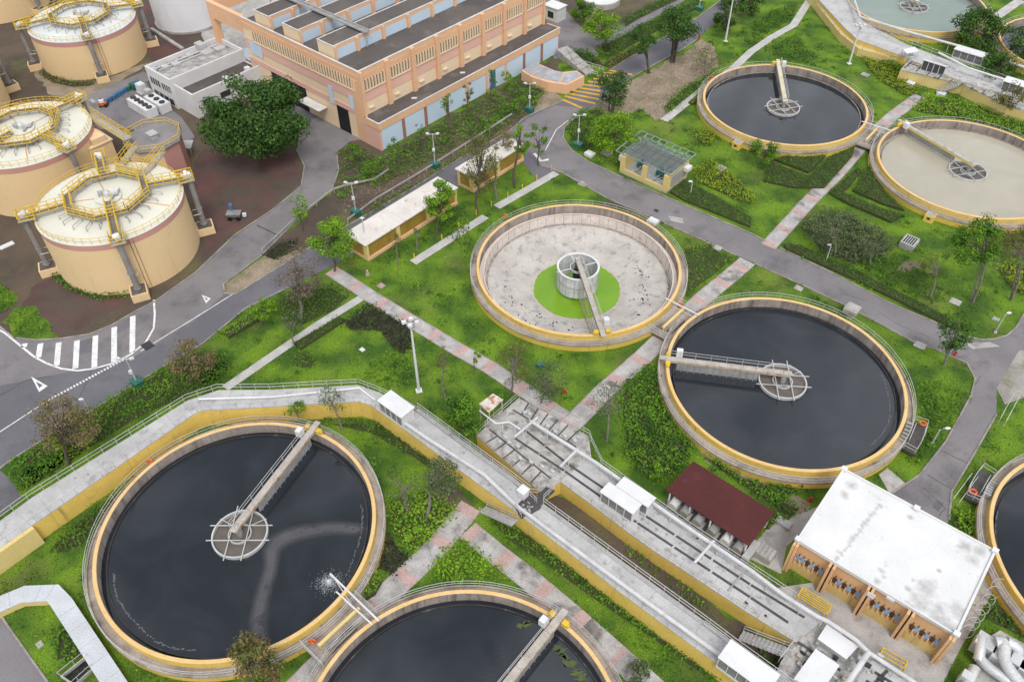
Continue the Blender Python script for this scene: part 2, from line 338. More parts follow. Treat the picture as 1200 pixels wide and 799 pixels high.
# main road, then the loop by the digesters
sheet('asphalt_road', [(-90, 592), (0, 550), (16, 538), (193, 430), (237, 404), (288, 362.5), (340, 337), (412, 300), (470, 262), (520, 236), (545, 213), (600, 183), (612, 190), (632, 215), (659, 200), (640, 188), (662, 148), (703, 121), (739, 91), (799.6, 57.8), (819, 44), (870, 0), (900, -30), (870, -30), (841, 3), (808, 27.5), (758, 55), (714, 82.6), (659, 118.4), (615, 137.7), (597, 153.5), (538.5, 186.5), (480, 222), (404, 266), (354, 295), (326, 313), (262, 345), (200, 388), (0, 400), (-120, 470)], .020, M['asphalt'])
sheet('loop_road', [(-90, 388), (0, 384), (16, 397), (41, 399.6), (69, 398.3), (104.6, 392.7), (132, 381.7), (157, 366.6), (182, 354), (228.6, 321), (275, 277), (320, 247), (353, 219), (357, 195), (347.5, 176), (352, 150), (370, 138), (398, 135), (428, 163), (410, 166), (396, 178), (397, 200), (390, 220), (350, 256), (306, 300), (262, 333), (262, 346), (218, 384), (150, 422), (60, 440), (-90, 470)], .024, M['asphalt2'])
# road across the plant
sheet('plant_road', [(662, 148.7), (660.5, 162.5), (670, 176), (689.5, 190), (725, 206.5), (782, 233), (880, 275), (899, 285.5), (970.9, 318.4), (1045, 357), (1108.6, 384), (1128, 394), (1150, 398), (1166, 397), (1180, 393), (1191, 383), (1203, 362), (1290, 250), (1300, 420), (1225, 395), (1194, 411), (1167.8, 455), (1167.8, 485), (1138.8, 535), (1114, 576), (1111.4, 609), (1105, 640), (1030, 620), (1045, 578), (1078, 557), (1108.6, 518.4), (1139, 463.3), (1143, 444), (1133.4, 424.8), (1094.8, 408), (1072.8, 401), (990, 357), (949, 337.7), (868.4, 301.5), (807.8, 274.4), (758, 252), (714, 233), (659, 202), (634, 194), (612, 172), (598, 153), (640, 128)], .028, M['asphalt2'])
sheet('concrete_yard', [(1167.8, 455), (1194, 411), (1240, 398), (1240, 470), (1200, 466), (1177.5, 474)], .034, M['roughyard'])
sheet('pavement', [(-60, 700), (0, 719.5), (8.3, 733), (55, 799), (80, 840), (-60, 840)], .02, M['asphalt2'])
sheet('pavement', [(-30, 552), (0, 551), (14, 563), (26, 583), (0, 604), (-30, 620)], .026, M['asphalt'])
# far yards and roads
sheet('courtyard', [(650, 32), (672, 38), (690, 62), (725, 45), (801, 2), (820, -20), (900, -60), (870, -90), (790, -6), (735, 24), (712, 40), (690, 40), (672, 24), (640, -20), (600, -60), (560, -60), (640, 22)], .020, M['asphalt2'])
sheet('driveway', [(300, 118), (330, 150), (352, 152), (372, 140), (402, 140), (428, 165), (432, 150), (400, 120), (345, 96), (310, 100)], .0225, M['asphalt'])
sheet('soil', [(662, 16), (690, 38), (712, 40), (735, 24), (790, -6), (840, -70), (600, -70), (640, -10)], .008, M['soil'])
sheet('courtyard', [(640, 22), (672, 36), (702, 64), (690, 74), (668, 64), (650, 70), (640, 40)], .022, M['asphalt2'])
sheet('concrete_yard', [(88, 122), (165, 90), (172, 98), (178, 110), (213, 138), (228, 160), (222, 172), (150, 150), (118, 152)], .016, M['asphalt2'])
sheet('service_lane', [(60, 145), (90, 118), (168, 84), (180, 92), (120, 120), (100, 140)], .014, M['asphalt2'])
sheet('paved_yard', [(240, -40), (420, -60), (440, 60), (300, 80), (252, 72), (236, 42)], .016, M['conc'])
sheet('far_road', [(1150, -60), (1180, -10), (1200, 8), (1260, 30), (1300, 10), (1200, -80)], .02, M['asphalt2'])
sheet('sandy_ground', [(664, 128), (703, 123), (745, 92), (806, 60), (822, 45), (838, 56), (842, 72), (828, 90), (805, 110), (788, 122), (778, 140), (768, 142), (752, 128), (712, 140), (690, 132)], .008, M['sand'])
sheet('soil', [(634, 100), (655, 112), (662, 118), (640, 130), (620, 138), (630, 120)], .012, M['sand'])
sheet('soil', [(384, 150), (412, 168), (455, 184), (440, 214), (404, 230), (388, 226), (398, 200), (395, 176)], .010, M['soil'])
sheet('sandy_island', [(261.7, 335), (264, 343), (276, 344), (325, 313), (352, 296), (340, 288), (308, 301)], .03, M['sand'])
sheet('bare_soil', [(789, 495), (800, 488), (818, 512), (850, 535), (900, 565), (892, 578), (840, 548), (808, 520)], .007, M['sand'], False)
sheet('bare_soil', [(916, 590), (930, 578), (950, 590), (945, 602), (925, 606)], .007, M['sand'], False)
sheet('bare_soil', [(648, 590), (660, 583), (735, 630), (800, 680), (860, 735), (845, 745), (790, 700), (720, 650), (672, 618)], .007, M['soil'], False)
sheet('bare_soil', [(520, 560), (560, 597), (550, 602), (505, 580)], .007, M['soil'], False)
sheet('bare_soil', [(1055, 308), (1075, 305), (1082, 312), (1062, 320), (1052, 316)], .007, M['sand'], False)
sheet('bare_soil', [(725, 235), (752, 246), (760, 258), (738, 262), (700, 238)], .007, M['soil'], False)
sheet('concrete_apron', [(893, 627), (905, 612), (948, 598), (975, 585), (978, 592), (950, 612), (922, 640), (915, 672), (880, 655), (872, 648)], .010, M['conc'])
sheet('concrete_apron', [(1035, 670), (1165, 650), (1175, 660), (1160, 700), (1140, 735), (1125, 760), (1110, 790), (1090, 830), (1040, 830), (900, 690)], .010, M['conc'])
sheet('concrete_apron', [(1030, 556), (1040, 548), (1068, 572), (1046, 584)], .009, M['conc'])
# painted markings
def strip(name, px, w, z, m):
    pts = [P(x, y, 0) for x, y in px]; b = MB()
    for i in range(len(pts)-1):
        a, c = pts[i], pts[i+1]; d = (c-a).normalized(); n = Vector((-d.y, d.x, 0))*w/2
        b.face([(q.x, q.y, z) for q in (a-n, c-n, c+n, a+n)])
    o = b.build(name, m, normals=False); 
    o['kind'] = 'structure'; return o
MZ = .034
b = MB()
def mstrip(px, w, closed=False):
    pts = [P(x, y, 0) for x, y in px]
    off = []
    for i, p in enumerate(pts):
        a = pts[max(i-1, 0)]; c = pts[min(i+1, len(pts)-1)]; d = (c-a).normalized(); off.append(Vector((-d.y, d.x, 0))*w/2)
    for i in range(len(pts)-1):
        b.face([(q.x, q.y, MZ) for q in (pts[i]-off[i], pts[i+1]-off[i+1], pts[i+1]+off[i+1], pts[i]+off[i])])
mstrip([(180.3, 351.5), (181.5, 368), (180.3, 384.5), (171, 401), (154, 415), (132, 426), (110, 432), (91, 434.4), (72, 432), (55, 426), (40, 418), (27.5, 408), (14, 397), (5.5, 390), (-30, 372)], .28)
for q in [((47.7, 402.5), (45, 419)), ((68.9, 401.5), (66.5, 428.5)), ((90.3, 399), (88.5, 432)), ((112, 393.5), (110.5, 430.5)), ((134, 383.2), (133.6, 424)), ((155.7, 370.5), (155, 413)), ((29.5, 402.5), (27.8, 407))]: mstrip(q, .75)
mstrip([(165, 411.5), (240, 365.5), (272.7, 344.8)], .14)
b.mat(0)
pd = [P(148, 419.5), P(55, 470)]
n = 26
for i in range(n):
    a = pd[0].lerp(pd[1], i/n); c = pd[0].lerp(pd[1], (i+.58)/n); d = (c-a).normalized(); o = Vector((-d.y, d.x, 0))*.2
    b.face([(q.x, q.y, MZ) for q in (a-o, c-o, c+o, a+o)])
mstrip([(55, 470), (0, 506), (-60, 548)], .15)
def tri(v):
    v = [P(x, y) for x, y in v]; c = (v[0]+v[1]+v[2])/3
    inn = [c+(p-c)*.42 for p in v]
    for i in range(3):
        j = (i+1) % 3; b.face([(q.x, q.y, MZ) for q in (v[i], v[j], inn[j], inn[i])])
tri([(236.3, 345.5), (247.3, 350), (241.5, 355.5)]); tri([(36.6, 441.3), (55.9, 452.3), (46, 459.5)])
mstrip([(639, 176.5), (652, 152), (666, 141.5)], .15); mstrip([(626, 180), (634, 189), (643, 187)], .6)
struct(b.build('road_markings', M['line'], normals=False))
b = MB()
for q in (((659, 117), (682, 127)), ((662, 113), (698, 122)), ((667, 110), (703, 117)), ((672, 106.5), (704, 112)), ((677, 103), (703.5, 107)), ((683, 99.5), (704, 102)), ((689, 96), (718, 98)), ((695, 92.5), (724, 94)), ((701, 89), (730, 90)), ((707, 85.8), (735, 86.5)), ((714, 82.6), (741, 88))):
    p, r = P(*q[0]), P(*q[1]); d = (r-p).normalized(); o = Vector((-d.y, d.x, 0))*.3
    b.face([(k.x, k.y, MZ) for k in (p-o, r-o, r+o, p+o)])
struct(b.build('road_markings', M['yline'], normals=False))
# kerbs
def kerb(px, w=.22, h=.13):
    pts = [P(x, y) for x, y in px]; k = MB()
    for i in range(len(pts)-1): 
        d = (pts[i+1]-pts[i]); 
        k.bar(pts[i]+Vector((0, 0, h/2)), pts[i+1]+d.normalized()*.02+Vector((0, 0, h/2+.001*(i % 2))), w, h)
    return struct(k.build('kerb', M['kerb']))
kerb([(-60, 582), (0, 549), (16, 537), (193, 429), (237, 403), (288, 361.5), (340, 336)])
kerb([(0, 383), (16, 396), (41, 398.8), (69, 397.5), (104.6, 392), (132, 381), (157, 366), (182, 353.3), (228.6, 320.3), (275, 276), (320, 246), (353, 218.5), (357, 195), (347.5, 176)])
kerb([(394, 176), (397, 200), (390, 220), (350, 256), (306, 300), (262, 333), (263, 344), (276, 345), (326, 314), (354, 296), (404, 267), (480, 223), (538, 187), (597, 154), (615, 138), (659, 119)])
kerb([(714, 83), (758, 55.5), (808, 28), (841, 3.5), (870, -30)])
kerb([(703, 121), (739, 91.5), (799, 58.5), (819, 45)])
kerb([(703, 122), (672, 140), (661, 150), (660, 162), (669, 176), (689, 189.5), (725, 206), (782, 232), (880, 274), (897, 283)])
kerb([(914, 291), (971, 318), (1045, 356.5), (1108, 383.5), (1128, 394), (1150, 398.5), (1166, 397.5), (1180, 393.5), (1191, 383.5), (1203, 363)])
kerb([(634, 194), (659, 203), (714, 234), (758, 253), (808, 275), (866, 301)])
kerb([(884, 309), (949, 338.5), (990, 358), (1073, 402), (1095, 409), (1133, 425.5), (1142.5, 444), (1138, 463.5), (1107.5, 518.6), (1077, 557), (1045, 578)])
kerb([(1167.8, 485.5), (1139.3, 535.5), (1115, 576.5), (1112, 609)])
kerb([(0, 719), (9, 733), (56, 799)])
# footpaths: pavers with pink bands
PZ = [.036]
def path(px, w, pink=True, period=5.2, frac=.26, m=None):
    PZ[0] += .004; z = PZ[0]
    pts = [P(x, y) for x, y in px]; b = MB(); prev = 0.0
    L_ = [0.0]
    for i in range(len(pts)-1): L_.append(L_[-1]+(pts[i+1]-pts[i]).length)
    tot = L_[-1]; N = max(2, int(tot/.7)); ed = []
    def at(s):
        for i in range(len(pts)-1):
            if s <= L_[i+1]+1e-6:
                return pts[i].lerp(pts[i+1], (s-L_[i])/max(1e-6, L_[i+1]-L_[i]))
        return pts[-1]
    def nrm(s):
        d = (at(min(tot, s+.8))-at(max(0, s-.8))).normalized(); return Vector((-d.y, d.x, 0))
    for i in range(N+1):
        s = tot*i/N; p = at(s); n = nrm(s)*w/2; ed.append((p-n, p+n))
    for i in range(N):
        s = tot*(i+.5)/N; b.mat(1 if pink and (s % period)/period < frac else 0)
        b.face([(q.x, q.y, z) for q in (ed[i][0], ed[i+1][0], ed[i+1][1], ed[i][1])])
    o = b.build('footpath', [m or M['pathgrey'], M['pathpink']], normals=False); o['kind'] = 'structure'
    EXCL.append(np.array([(p[0].x, p[0].y) for p in ed]+[(p[1].x, p[1].y) for p in ed[::-1]]))
    # edging
    if pink:
        k = MB()
        for sd_ in (0, 1):
            for i in range(N): k.bar(ed[i][sd_]+Vector((0, 0, .03)), ed[i+1][sd_]+Vector((0, 0, .03)), .1, .07)
        struct(k.build('path_edging', M['kerb']))
path([(388, 317), (434, 347), (481, 376), (536, 409), (573.8, 430.3), (615, 457.8), (651, 482.6), (672, 497)], 2.3)
path([(660, 502), (672, 495), (708.7, 457.8), (752.8, 419), (790, 383), (821.6, 351.5), (868.4, 313), (876, 306)], 2.6)
path([(900, 289), (906, 282.6), (946, 238.5), (982, 202.8), (1012, 168), (1045, 137), (1078, 113)], 2.4)
path([(264, 455), (320, 416.5), (372, 381), (424, 349)], 1.35, False, m=M['pathwhite'])
path([(484, 308), (569, 254)], 1.5, False, m=M['pathwhite'])
path([(582, 243), (652, 203)], 1.5, False, m=M['pathwhite'])
path([(552, 593), (508.6, 645), (470, 681), (440, 709), (395, 760), (350, 805), (320, 835)], 2.7)
path([(548, 621), (583, 650), (617.8, 677), (670, 721), (725, 770), (765, 806), (800, 838)], 2.5)
path([(958, -14), (930, 30), (905, 44), (880, 61), (858, 82), (821, 107), (803, 122), (778, 142)], 1.7, False, m=M['pathwhite'])
path([(1168, 20), (1188, 6), (1196, 1)], 2.2, False, m=M['pathwhite'])

# cracks, seams and repair patches in the asphalt
b = MB()
def crack(px, w):
    pts = [P(x, y) for x, y in px]; q = []
    for i in range(len(pts)-1):
        n = max(2, int((pts[i+1]-pts[i]).length/.8))
        for k in range(n): q.append(pts[i].lerp(pts[i+1], k/n)+Vector((random.gauss(0, .05), random.gauss(0, .05), 0)))
    q.append(pts[-1])
    for i in range(len(q)-1):
        d = (q[i+1]-q[i]).normalized(); o = Vector((-d.y, d.x, 0))*w/2; b.face([(k.x, k.y, .0315) for k in (q[i]-o, q[i+1]-o, q[i+1]+o, q[i]+o)])
for px, w in (([(1104, 528), (1136, 544)], .12), ([(1086, 556), (1118, 575)], .1), ([(1082, 570), (1108, 596), (1100, 605)], .08), ([(990, 345), (1014, 352)], .08), ([(301, 264), (330, 278)], .25), ([(735, 212), (760, 222)], .06), ([(1030, 366), (1052, 380), (1090, 396)], .07), ([(60, 440), (30, 446), (-10, 470)], .12), ([(110, 425), (104, 445), (90, 470)], .08), ([(700, 195), (730, 225)], .06), ([(860, 280), (840, 290)], .06), ([(480, 232), (500, 224)], .07), ([(1120, 500), (1128, 470), (1150, 440)], .07)): crack(px, w)
struct(b.build('road_cracks', M['deckdark'], normals=False))
def patch(px, m):
    pts = [P(x, y) for x, y in px]; b = MB(); b.face([(p.x, p.y, .0305) for p in pts]); o = b.build('road_patch', m, normals=False); o['kind'] = 'structure'
    if o.data.polygons[0].normal.z < 0: o.data.flip_normals()
patch([(615, 141), (650, 124), (684, 127), (668, 139), (662, 146), (640, 150)], M['asphalt2']); patch([(783, 253), (800, 256), (801, 262), (786, 259)], M['conc']); patch([(132, 384), (156, 370), (160, 378), (136, 392)], M['asphalt']); patch([(90, 402), (112, 394), (113, 412), (92, 416)], M['asphalt'])
patch([(1098, 585), (1106, 590), (1100, 600), (1092, 594)], M['asphalt']); patch([(1130, 402), (1160, 401), (1172, 406), (1140, 409)], M['conc'])

sheet('bare_soil', [(646, 579), (660, 583), (746, 648), (880, 738), (932, 772), (905, 795), (840, 750), (720, 660), (636, 599)], .03, M['soil'])
# ================================================================ SETTLING TANKS
TC = dict(A=(-30.48, 50.51), B=(-4.85, 27.84), C=(9.97, 95.65), D=(35.30, 72.91), E=(51.82, 142.94), G=(78.42, 121.21), F=(66.99, 45.26), H=(92.01, 187.26), I=(118.0, 164.8))
LAB = dict(A='round yellow tank of dark water with a small fountain, by the white bent channel',
           B='round yellow tank of dark water cut by the bottom edge of the photo',
           C='drained round tank showing its pale floor and bright green pool',
           D='round yellow tank of dark water between the drained tank and the white flat roof',
           E='round yellow tank of dark water next to the milky tank',
           G='round yellow tank filled with milky beige water',
           F='round tank of dark water cut by the right edge, beside the curved road',
           H='round tank of grey-green water at the top of the photo',
           I='far round tank behind the dark trees in the top right corner')
def tank_parts(t, c):
    b = MB(); b.lathe(c, [(16.15, 0), (16.15, .98)], 128); b.build('outer_wall', M['yellowlemon'], t, True)
    b = MB(); b.lathe(c, [(16.2, .86), (16.2, 1.16), (16.02, 1.16), (16.02, .98), (15.22, .98)], 128); b.build('walkway', M['launder'], t)
    b = MB(); b.mat(0).lathe(c, [(15.22, .98), (15.22, 1.98)], 128); b.mat(1).lathe(c, [(15.22, 1.98), (15.17, 2.03), (14.83, 2.03), (14.78, 1.98)], 128)
    b.mat(2).lathe(c, [(14.78, 1.98), (14.78, .45)], 128); b.build('ring_wall', [M['yellow'], M['peach'], M['innerwall']], t, True)
    b = MB(); b.lathe(c, [(14.78, .45), (14.2, .45), (14.2, .84), (14.05, .84), (14.05, -1.0)], 128); b.build('weir', M['innerwall'], t)
    b = MB(); n = 72
    b.rail([(c[0]+16.11*math.cos(2*PI*i/n), c[1]+16.11*math.sin(2*PI*i/n), 1.16) for i in range(n+1)], 1.0, .032, 2, 2.0); b.build('railing', M['rail'], t)
tanks = {}
t0 = thing('settling_tank', LAB['A'], 'tank', (*TC['A'], 0), 'round settling tanks'); tank_parts(t0, TC['A']); tanks['A'] = t0
for k in 'BCDEGFHI': tanks[k] = dup(t0, (*TC[k], 0), 0, LAB[k], 'round settling tanks')
M['blackweir'] = mat('near_black_weir', (.05, .045, .042), (.03, .028, .027), .6, .5, stain=(.22, .2, .18), st_scale=.5, st_lo=.6, st_hi=.7, st_amt=.5)  # near-black weir colour with paler blotches, for some dark-water tanks
_wm = None
for k in 'ABDF':
    for ch in tanks[k].children:
        if ch.name.startswith('weir'):
            if _wm is None: _wm = ch.data.copy(); _wm.materials[0] = M['blackweir']
            ch.data = _wm
# drained tank: conical floor
b = MB(); c = TC['C']; b.lathe(c, [(14.05, -.9), (11.5, -1.55), (9, -2.25), (6.9, -2.8)], 128)
M['floorC'] = mat('drained_floor', (.49, .46, .425), (.40, .37, .34), .35, .85, stain=(.235, .235, .25), st_scale=.9, st_lo=.53, st_hi=.66, st_amt=.75, grit=.08)
M['floorR'] = mat('drained_floor_inner', (.50, .45, .38), (.42, .37, .31), .5, .85, grit=.08)
M['weirC'] = mat('bleached_weir_wall', (.70, .62, .57), (.60, .52, .47), .6, .85, stain=(.35, .27, .22), st_scale=.8, st_lo=.58, st_hi=.7, st_amt=.6)
b.build('floor', M['floorC'], tanks['C'], True)
b = MB(); b.lathe(c, [(6.9, -2.8), (6.55, -2.9), (5, -3.3)], 96); b.build('hopper', M['floorR'], tanks['C'], True)
for ch in list(tanks['C'].children):
    if ch.name.startswith('weir'):
        me = ch.data.copy(); ch.data = me; me.materials[0] = M['weirC']
b = MB(); b.lathe(c, [(14.035, .78), (14.035, .72)], 96)
for i in range(60):
    a = 2*PI*i/60; p = Vector((c[0]+14.04*math.cos(a), c[1]+14.04*math.sin(a), 0)); b.bar(p+Vector((0, 0, .8)), p+Vector((0, 0, -.85)), .05, .05)
b.lathe(c, [(13.9, -.86), (13.55, -.96)], 96); b.build('joint_pattern', M['innerwall'], tanks['C'])
# black debris on the drained floor
b = MB()
for i in range(80):
    cl = random.choice([(.25, 10.6, .5), (-.25, 9.8, .35), (3.6, 10.4, .45), (4.1, 9.2, .3), (-2.4, 11.4, 1.2), (-.5, 10.8, .5)])
    a = cl[0]+random.gauss(0, cl[2]*.5); r = min(13.6, max(7.4, cl[1]+random.gauss(0, .45)))
    z = np.interp(r, [6.9, 9, 11.5, 14.05], [-2.8, -2.25, -1.55, -.9]); s = random.uniform(.05, .2)
    b.box((c[0]+r*math.cos(a), c[1]+r*math.sin(a), z+.05), s*random.uniform(.5, 2), s, .1, random.uniform(0, 3))
o = b.build('debris', M['black']); o['kind'] = 'stuff'; o['label'] = 'black scraps of dried scum on the drained floor'
# water
for k in 'ABDEFGHI':
    b = MB(); b.disc(TC[k], 14.06, .70, 96); b.build('water', M['water_green'] if k == 'H' else M['water_cream'] if k == 'G' else M['water_dark'], loc=(*TC[k], .7))['kind'] = 'structure'
    b = MB(); b.lathe(TC[k], [(14.78, .52), (14.2, .52)], 96); b.build('launder_water', M['water_cream'] if k == 'G' else M['water_dark'], loc=(*TC[k], .52))['kind'] = 'structure'
b = MB(); b.face([(TC['C'][0]+(6.6+.07*math.sin(i*.31)+.05*math.sin(i*1.3+2)+random.gauss(0, .02))*math.cos(2*PI*i/160), TC['C'][1]+(6.6+.07*math.sin(i*.31)+.05*math.sin(i*1.3+2)+random.gauss(0, .02))*math.sin(2*PI*i/160), -2.84) for i in range(160)]); b.build('water', M['algae'], loc=(*TC['C'], -2.88))['kind'] = 'structure'
# inlet wells
def well_parts(t, c):
    b = MB(); b.lathe(c, [(3.1, .45), (3.1, 1.12), (2.92, 1.12), (2.92, .45)], 64); b.build('ring', M['rail'], t, True)
    b = MB(); b.lathe(c, [(1.3, .8), (1.3, 1.1), (1.18, 1.1), (1.18, .8)], 40); b.build('inner_ring', M['rail'], t, True)
    b = MB()
    for s in (-1, 1):
        b.bar((c[0]-3.5, c[1]+s*.95, 1.18), (c[0]+3.5, c[1]+s*.95, 1.18), .1, .1); b.bar((c[0]+s*.95, c[1]-3.5, 1.25), (c[0]+s*.95, c[1]+3.5, 1.25), .1, .1)
        b.bar((c[0]+s*.95, c[1]+1.0, 1.05), (c[0]+s*2.6, c[1]+1.9, 1.05), .08, .08)
    b.build('brace', M['rail'], t)
    b = MB(); b.disc(c, 2.92, .725, 48); b.build('scum_disc', M['scumplate'], t)
    b = MB(); b.lathe(c, [(.35, -2), (.35, 1.9), (0, 1.9)], 24); b.build('column', M['steel'], t, True)
WL = dict(A='white ringed inlet well at the centre of the fountain tank', D='white ringed inlet well at the centre of the tank by the white flat roof', E='white ringed inlet well amid the dark tank next to the milky one',
          G='white ringed inlet well standing in milky beige water', H='white ringed inlet well standing in grey-green water', B='white ringed inlet well of the tank at the bottom edge', F='white ringed inlet well of the tank at the right edge')
w0 = None
for k in 'ADEGH':
    if w0 is None: w0 = thing('inlet_well', WL[k], 'inlet well', (*TC[k], 0), 'inlet wells of the tanks'); well_parts(w0, TC[k])
    else: dup(w0, (*TC[k], 0), .25 if k in 'EG' else -.1, WL[k], 'inlet wells of the tanks')
# drained tank: tall drum
c = TC['C']; t = thing('inlet_well', 'tall white steel drum over the green pool of the drained tank', 'inlet well', (*c, -3.3), 'inlet wells of the tanks')
M['drum'] = mat('pale_drum_steel', (.62, .63, .64), (.48, .48, .49), .8, .5, streak=((.25, .22, .2), .5, .66, .6))
b = MB(); b.lathe(c, [(3.1, -2.1), (3.1, 1.55), (2.98, 1.55), (2.98, -2.1)], 64, True); b.build('drum', M['drum'], t, True)
b = MB(); b.lathe(c, [(3.2, 1.5), (3.2, 1.65), (2.9, 1.65), (2.9, 1.5)], 64, True); b.build('rim', M['white'], t, True)
b = MB()
for i in range(14):
    a = 2*PI*i/14; b.bar((c[0]+3.13*math.cos(a), c[1]+3.13*math.sin(a), -2.1), (c[0]+3.13*math.cos(a), c[1]+3.13*math.sin(a), 1.4), .06, .06)
b.lathe(c, [(3.15, -.35), (3.15, -.2)], 48); b.build('rib', M['steel'], t)
b = MB(); b.lathe(c, [(1.25, 1.2), (1.25, 1.55), (1.12, 1.55), (1.12, 1.2)], 40, True); b.build('inner_ring', M['rail'], t, True)
for q in range(4):
    a = q*PI/2+.35; b = MB(); b.bar((c[0]+1.2*math.cos(a), c[1]+1.2*math.sin(a), 1.5), (c[0]+3.5*math.cos(a), c[1]+3.5*math.sin(a), 1.5), .1, .12); b.build('brace', M['white'], t)
b = MB(); b.lathe(c, [(.75, -3.3), (.75, .8), (.5, 1.1), (.5, 2.0), (0, 2.0)], 24); b.build('column', M['darksteel'], t, True)
# scraper bridges: centre at the origin, arm along +X; side = +1 puts the handrail on +Y
def bridge_parts(t, s, col, dredge, dark, dk):
    b = MB(); b.prism([(-.7, -.42), (15.45, -.42), (15.45, .42), (-.7, .42)], 2.24, 2.62); b.build('girder', col, t)
    b = MB()
    for i in range(11): b.box((-.1+i*1.55, 0, 2.64), 1.5, .72, .04)
    b.build('deck', dk, t)
    b = MB(); b.rail([(-.5, s*.48, 2.6), (15.2, s*.48, 2.6)], 1.0, .03, 2, 2.0); b.build('handrail', M['rail'], t)
    b = MB(); b.prism([(13.2, s*.5), (14.0, s*.5), (14.0, s*1.25), (13.2, s*1.25)], 2.5, 3.5); b.build('control_box', M['white'], t)
    for q in (-1, 1):
        b = MB(); b.tube([(14.85, q*.95, 2.32), (15.15, q*.95, 2.32)], .3, 14); b.prism([(14.7, q*.5), (15.3, q*.5), (15.3, q*1.1), (14.7, q*1.1)], 2.3, 2.66); b.build('wheel', M['ypaint'], t)
    b = MB(); b.lathe((0, 0), [(.32, 1.9), (.32, 2.72), (.2, 2.8), (0, 2.8)], 16); b.build('centre_drive', M['steel'], t, True)
    b = MB()
    if dark:
        for i in range(dredge):
            x = 3.8+i*(10.2/dredge); b.bar((x, -s*.2, 2.24), (x-.3, -s*.5, -1.2), .05, .05)
            b.prism([(x-.45, -s*.5-.02), (x+.35, -s*.5-.02), (x+.35, -s*.5+.02), (x-.45, -s*.5+.02)], -1.7, -1.15)
        b.bar((4, -s*.3, 1.0), (13.6, -s*.4, -.4), .07, .07)
    else:
        b.prism([(3.3, -s*.3), (13.8, -s*.3), (13.8, -s*.27), (3.3, -s*.27)], .9, 2.24)
        for i in range(dredge): x = 3.8+i*(10.2/dredge); b.bar((x, -s*.34, 2.24), (x, -s*.34, .6), .07, .07)
    b.build('scraper_blade', M['steel'] if not dark else M['rust'], t)
BR = [('A', (372, 500), 1, 'rust', 'long beige scraper bridge with rusty side girder across the fountain tank'), ('D', (786, 424), -1, 'rust', 'scraper bridge with rusty girder in the tank by the white flat roof'),
      ('C', (705, 391), 1, 'rust', 'bare brown scraper bridge spanning the drained tank'), ('E', (911, 74), -1, 'cream', 'cream scraper bridge in the dark tank next to the milky one'),
      ('G', (1057, 147), 1, 'yellow', 'yellow scraper bridge with hanging rods over milky water'), ('B', (655, 727), 1, 'rust', 'grey scraper bridge of the tank at the bottom edge'), ('H', (1040, -40), -1, 'cream', 'pale scraper bridge in the grey-green tank at the top')]
M['cream'] = mat('cream_paint', (.62, .57, .44), (.54, .49, .37), .8, .7, stain=(.35, .28, .18), st_scale=1., st_lo=.58, st_hi=.72, st_amt=.5)
M['ybridge'] = mat('yellow_bridge_paint', (.68, .55, .18), (.6, .47, .14), .8, .7)
M['brownsteel'] = mat('brown_bridge_steel', (.27, .225, .19), (.2, .165, .14), 1.0, .7, stain=(.16, .08, .04), st_scale=1.2, st_lo=.55, st_hi=.7, st_amt=.6)
M['bdeck'] = mat('bridge_deck', (.45, .41, .375), (.36, .32, .29), .8, .8, stain=(.24, .2, .17), st_scale=1., st_lo=.56, st_hi=.7, st_amt=.6)
proto = {}
for k, px, s, col, lab in BR:
    p = P(*px, 2.0); ang = math.atan2(p.y-TC[k][1], p.x-TC[k][0]); cm = {'rust': M['rust'], 'cream': M['cream'], 'yellow': M['ybridge']}[col]
    key = (s, col, k == 'C')
    if k == 'C': cm = M['brownsteel']
    if key not in proto:
        t = thing('scraper_bridge', lab, 'scraper bridge', (0, 0, 0), 'scraper bridges of the tanks'); bridge_parts(t, s, cm, 12, k == 'C', {'rust': M['bdeck'], 'cream': M['cream'], 'yellow': M['deck']}[col]); proto[key] = t
        t.location = (*TC[k], 0); t.rotation_euler = (0, 0, ang)
    else: dup(proto[key], (*TC[k], 0), ang, lab)
# orange lifebuoys on the railings, yellow valve boxes and outlet chambers
def lifebuoy(px, z, lab):
    p = P(*px, z); b = MB()
    pts = [p+Vector((.36*math.cos(a), 0, .36*math.sin(a))) for a in [2*PI*i/14 for i in range(15)]]
    b.tube(pts, .1, 6, False); tag(b.build('lifebuoy', M['orange'], smooth=True), lab, 'lifebuoy', 'orange lifebuoys on tank railings')
lifebuoy((592, 253), 1.6, 'orange lifebuoy on the back railing of the drained tank'); lifebuoy((797, 357), 1.6, 'orange lifebuoy at the platform beside the drained tank')
lifebuoy((176, 541), 1.6, 'orange lifebuoy on the railing of the fountain tank'); lifebuoy((833, 92), 1.6, 'orange lifebuoy on the dark tank next to the milky one'); lifebuoy((366, 751), 1.6, 'orange lifebuoy on the platform at the bottom edge')
def chamber(k, px, lab, w=1.5):
    c = Vector((*TC[k], 0)); p = P(*px, 0); d = (p-c).normalized(); n = Vector((-d.y, d.x, 0)); a = c+d*15.9
    t = thing('outlet_chamber', lab, 'chamber', a, 'outlet chambers on the tanks')
    b = MB(); b.prism([a-n*w/2, a+d*1.5-n*w/2, a+d*1.5+n*w/2, a+n*w/2], 0, 1.2); b.build('chamber_wall', M['yellow'], t)
    b = MB(); b.prism([a+d*.2-n*(w/2-.1), a+d*1.35-n*(w/2-.1), a+d*1.35+n*(w/2-.1), a+d*.2+n*(w/2-.1)], 1.2, 1.26); b.build('cover', M['steel'], t)
    b = MB(); f = a+d*1.52; b.prism([f-n*.25-d*.03, f+d*.03-n*.25, f+d*.03+n*.25, f+n*.25-d*.03], .55, .9); b.build('grille', M['black'], t)
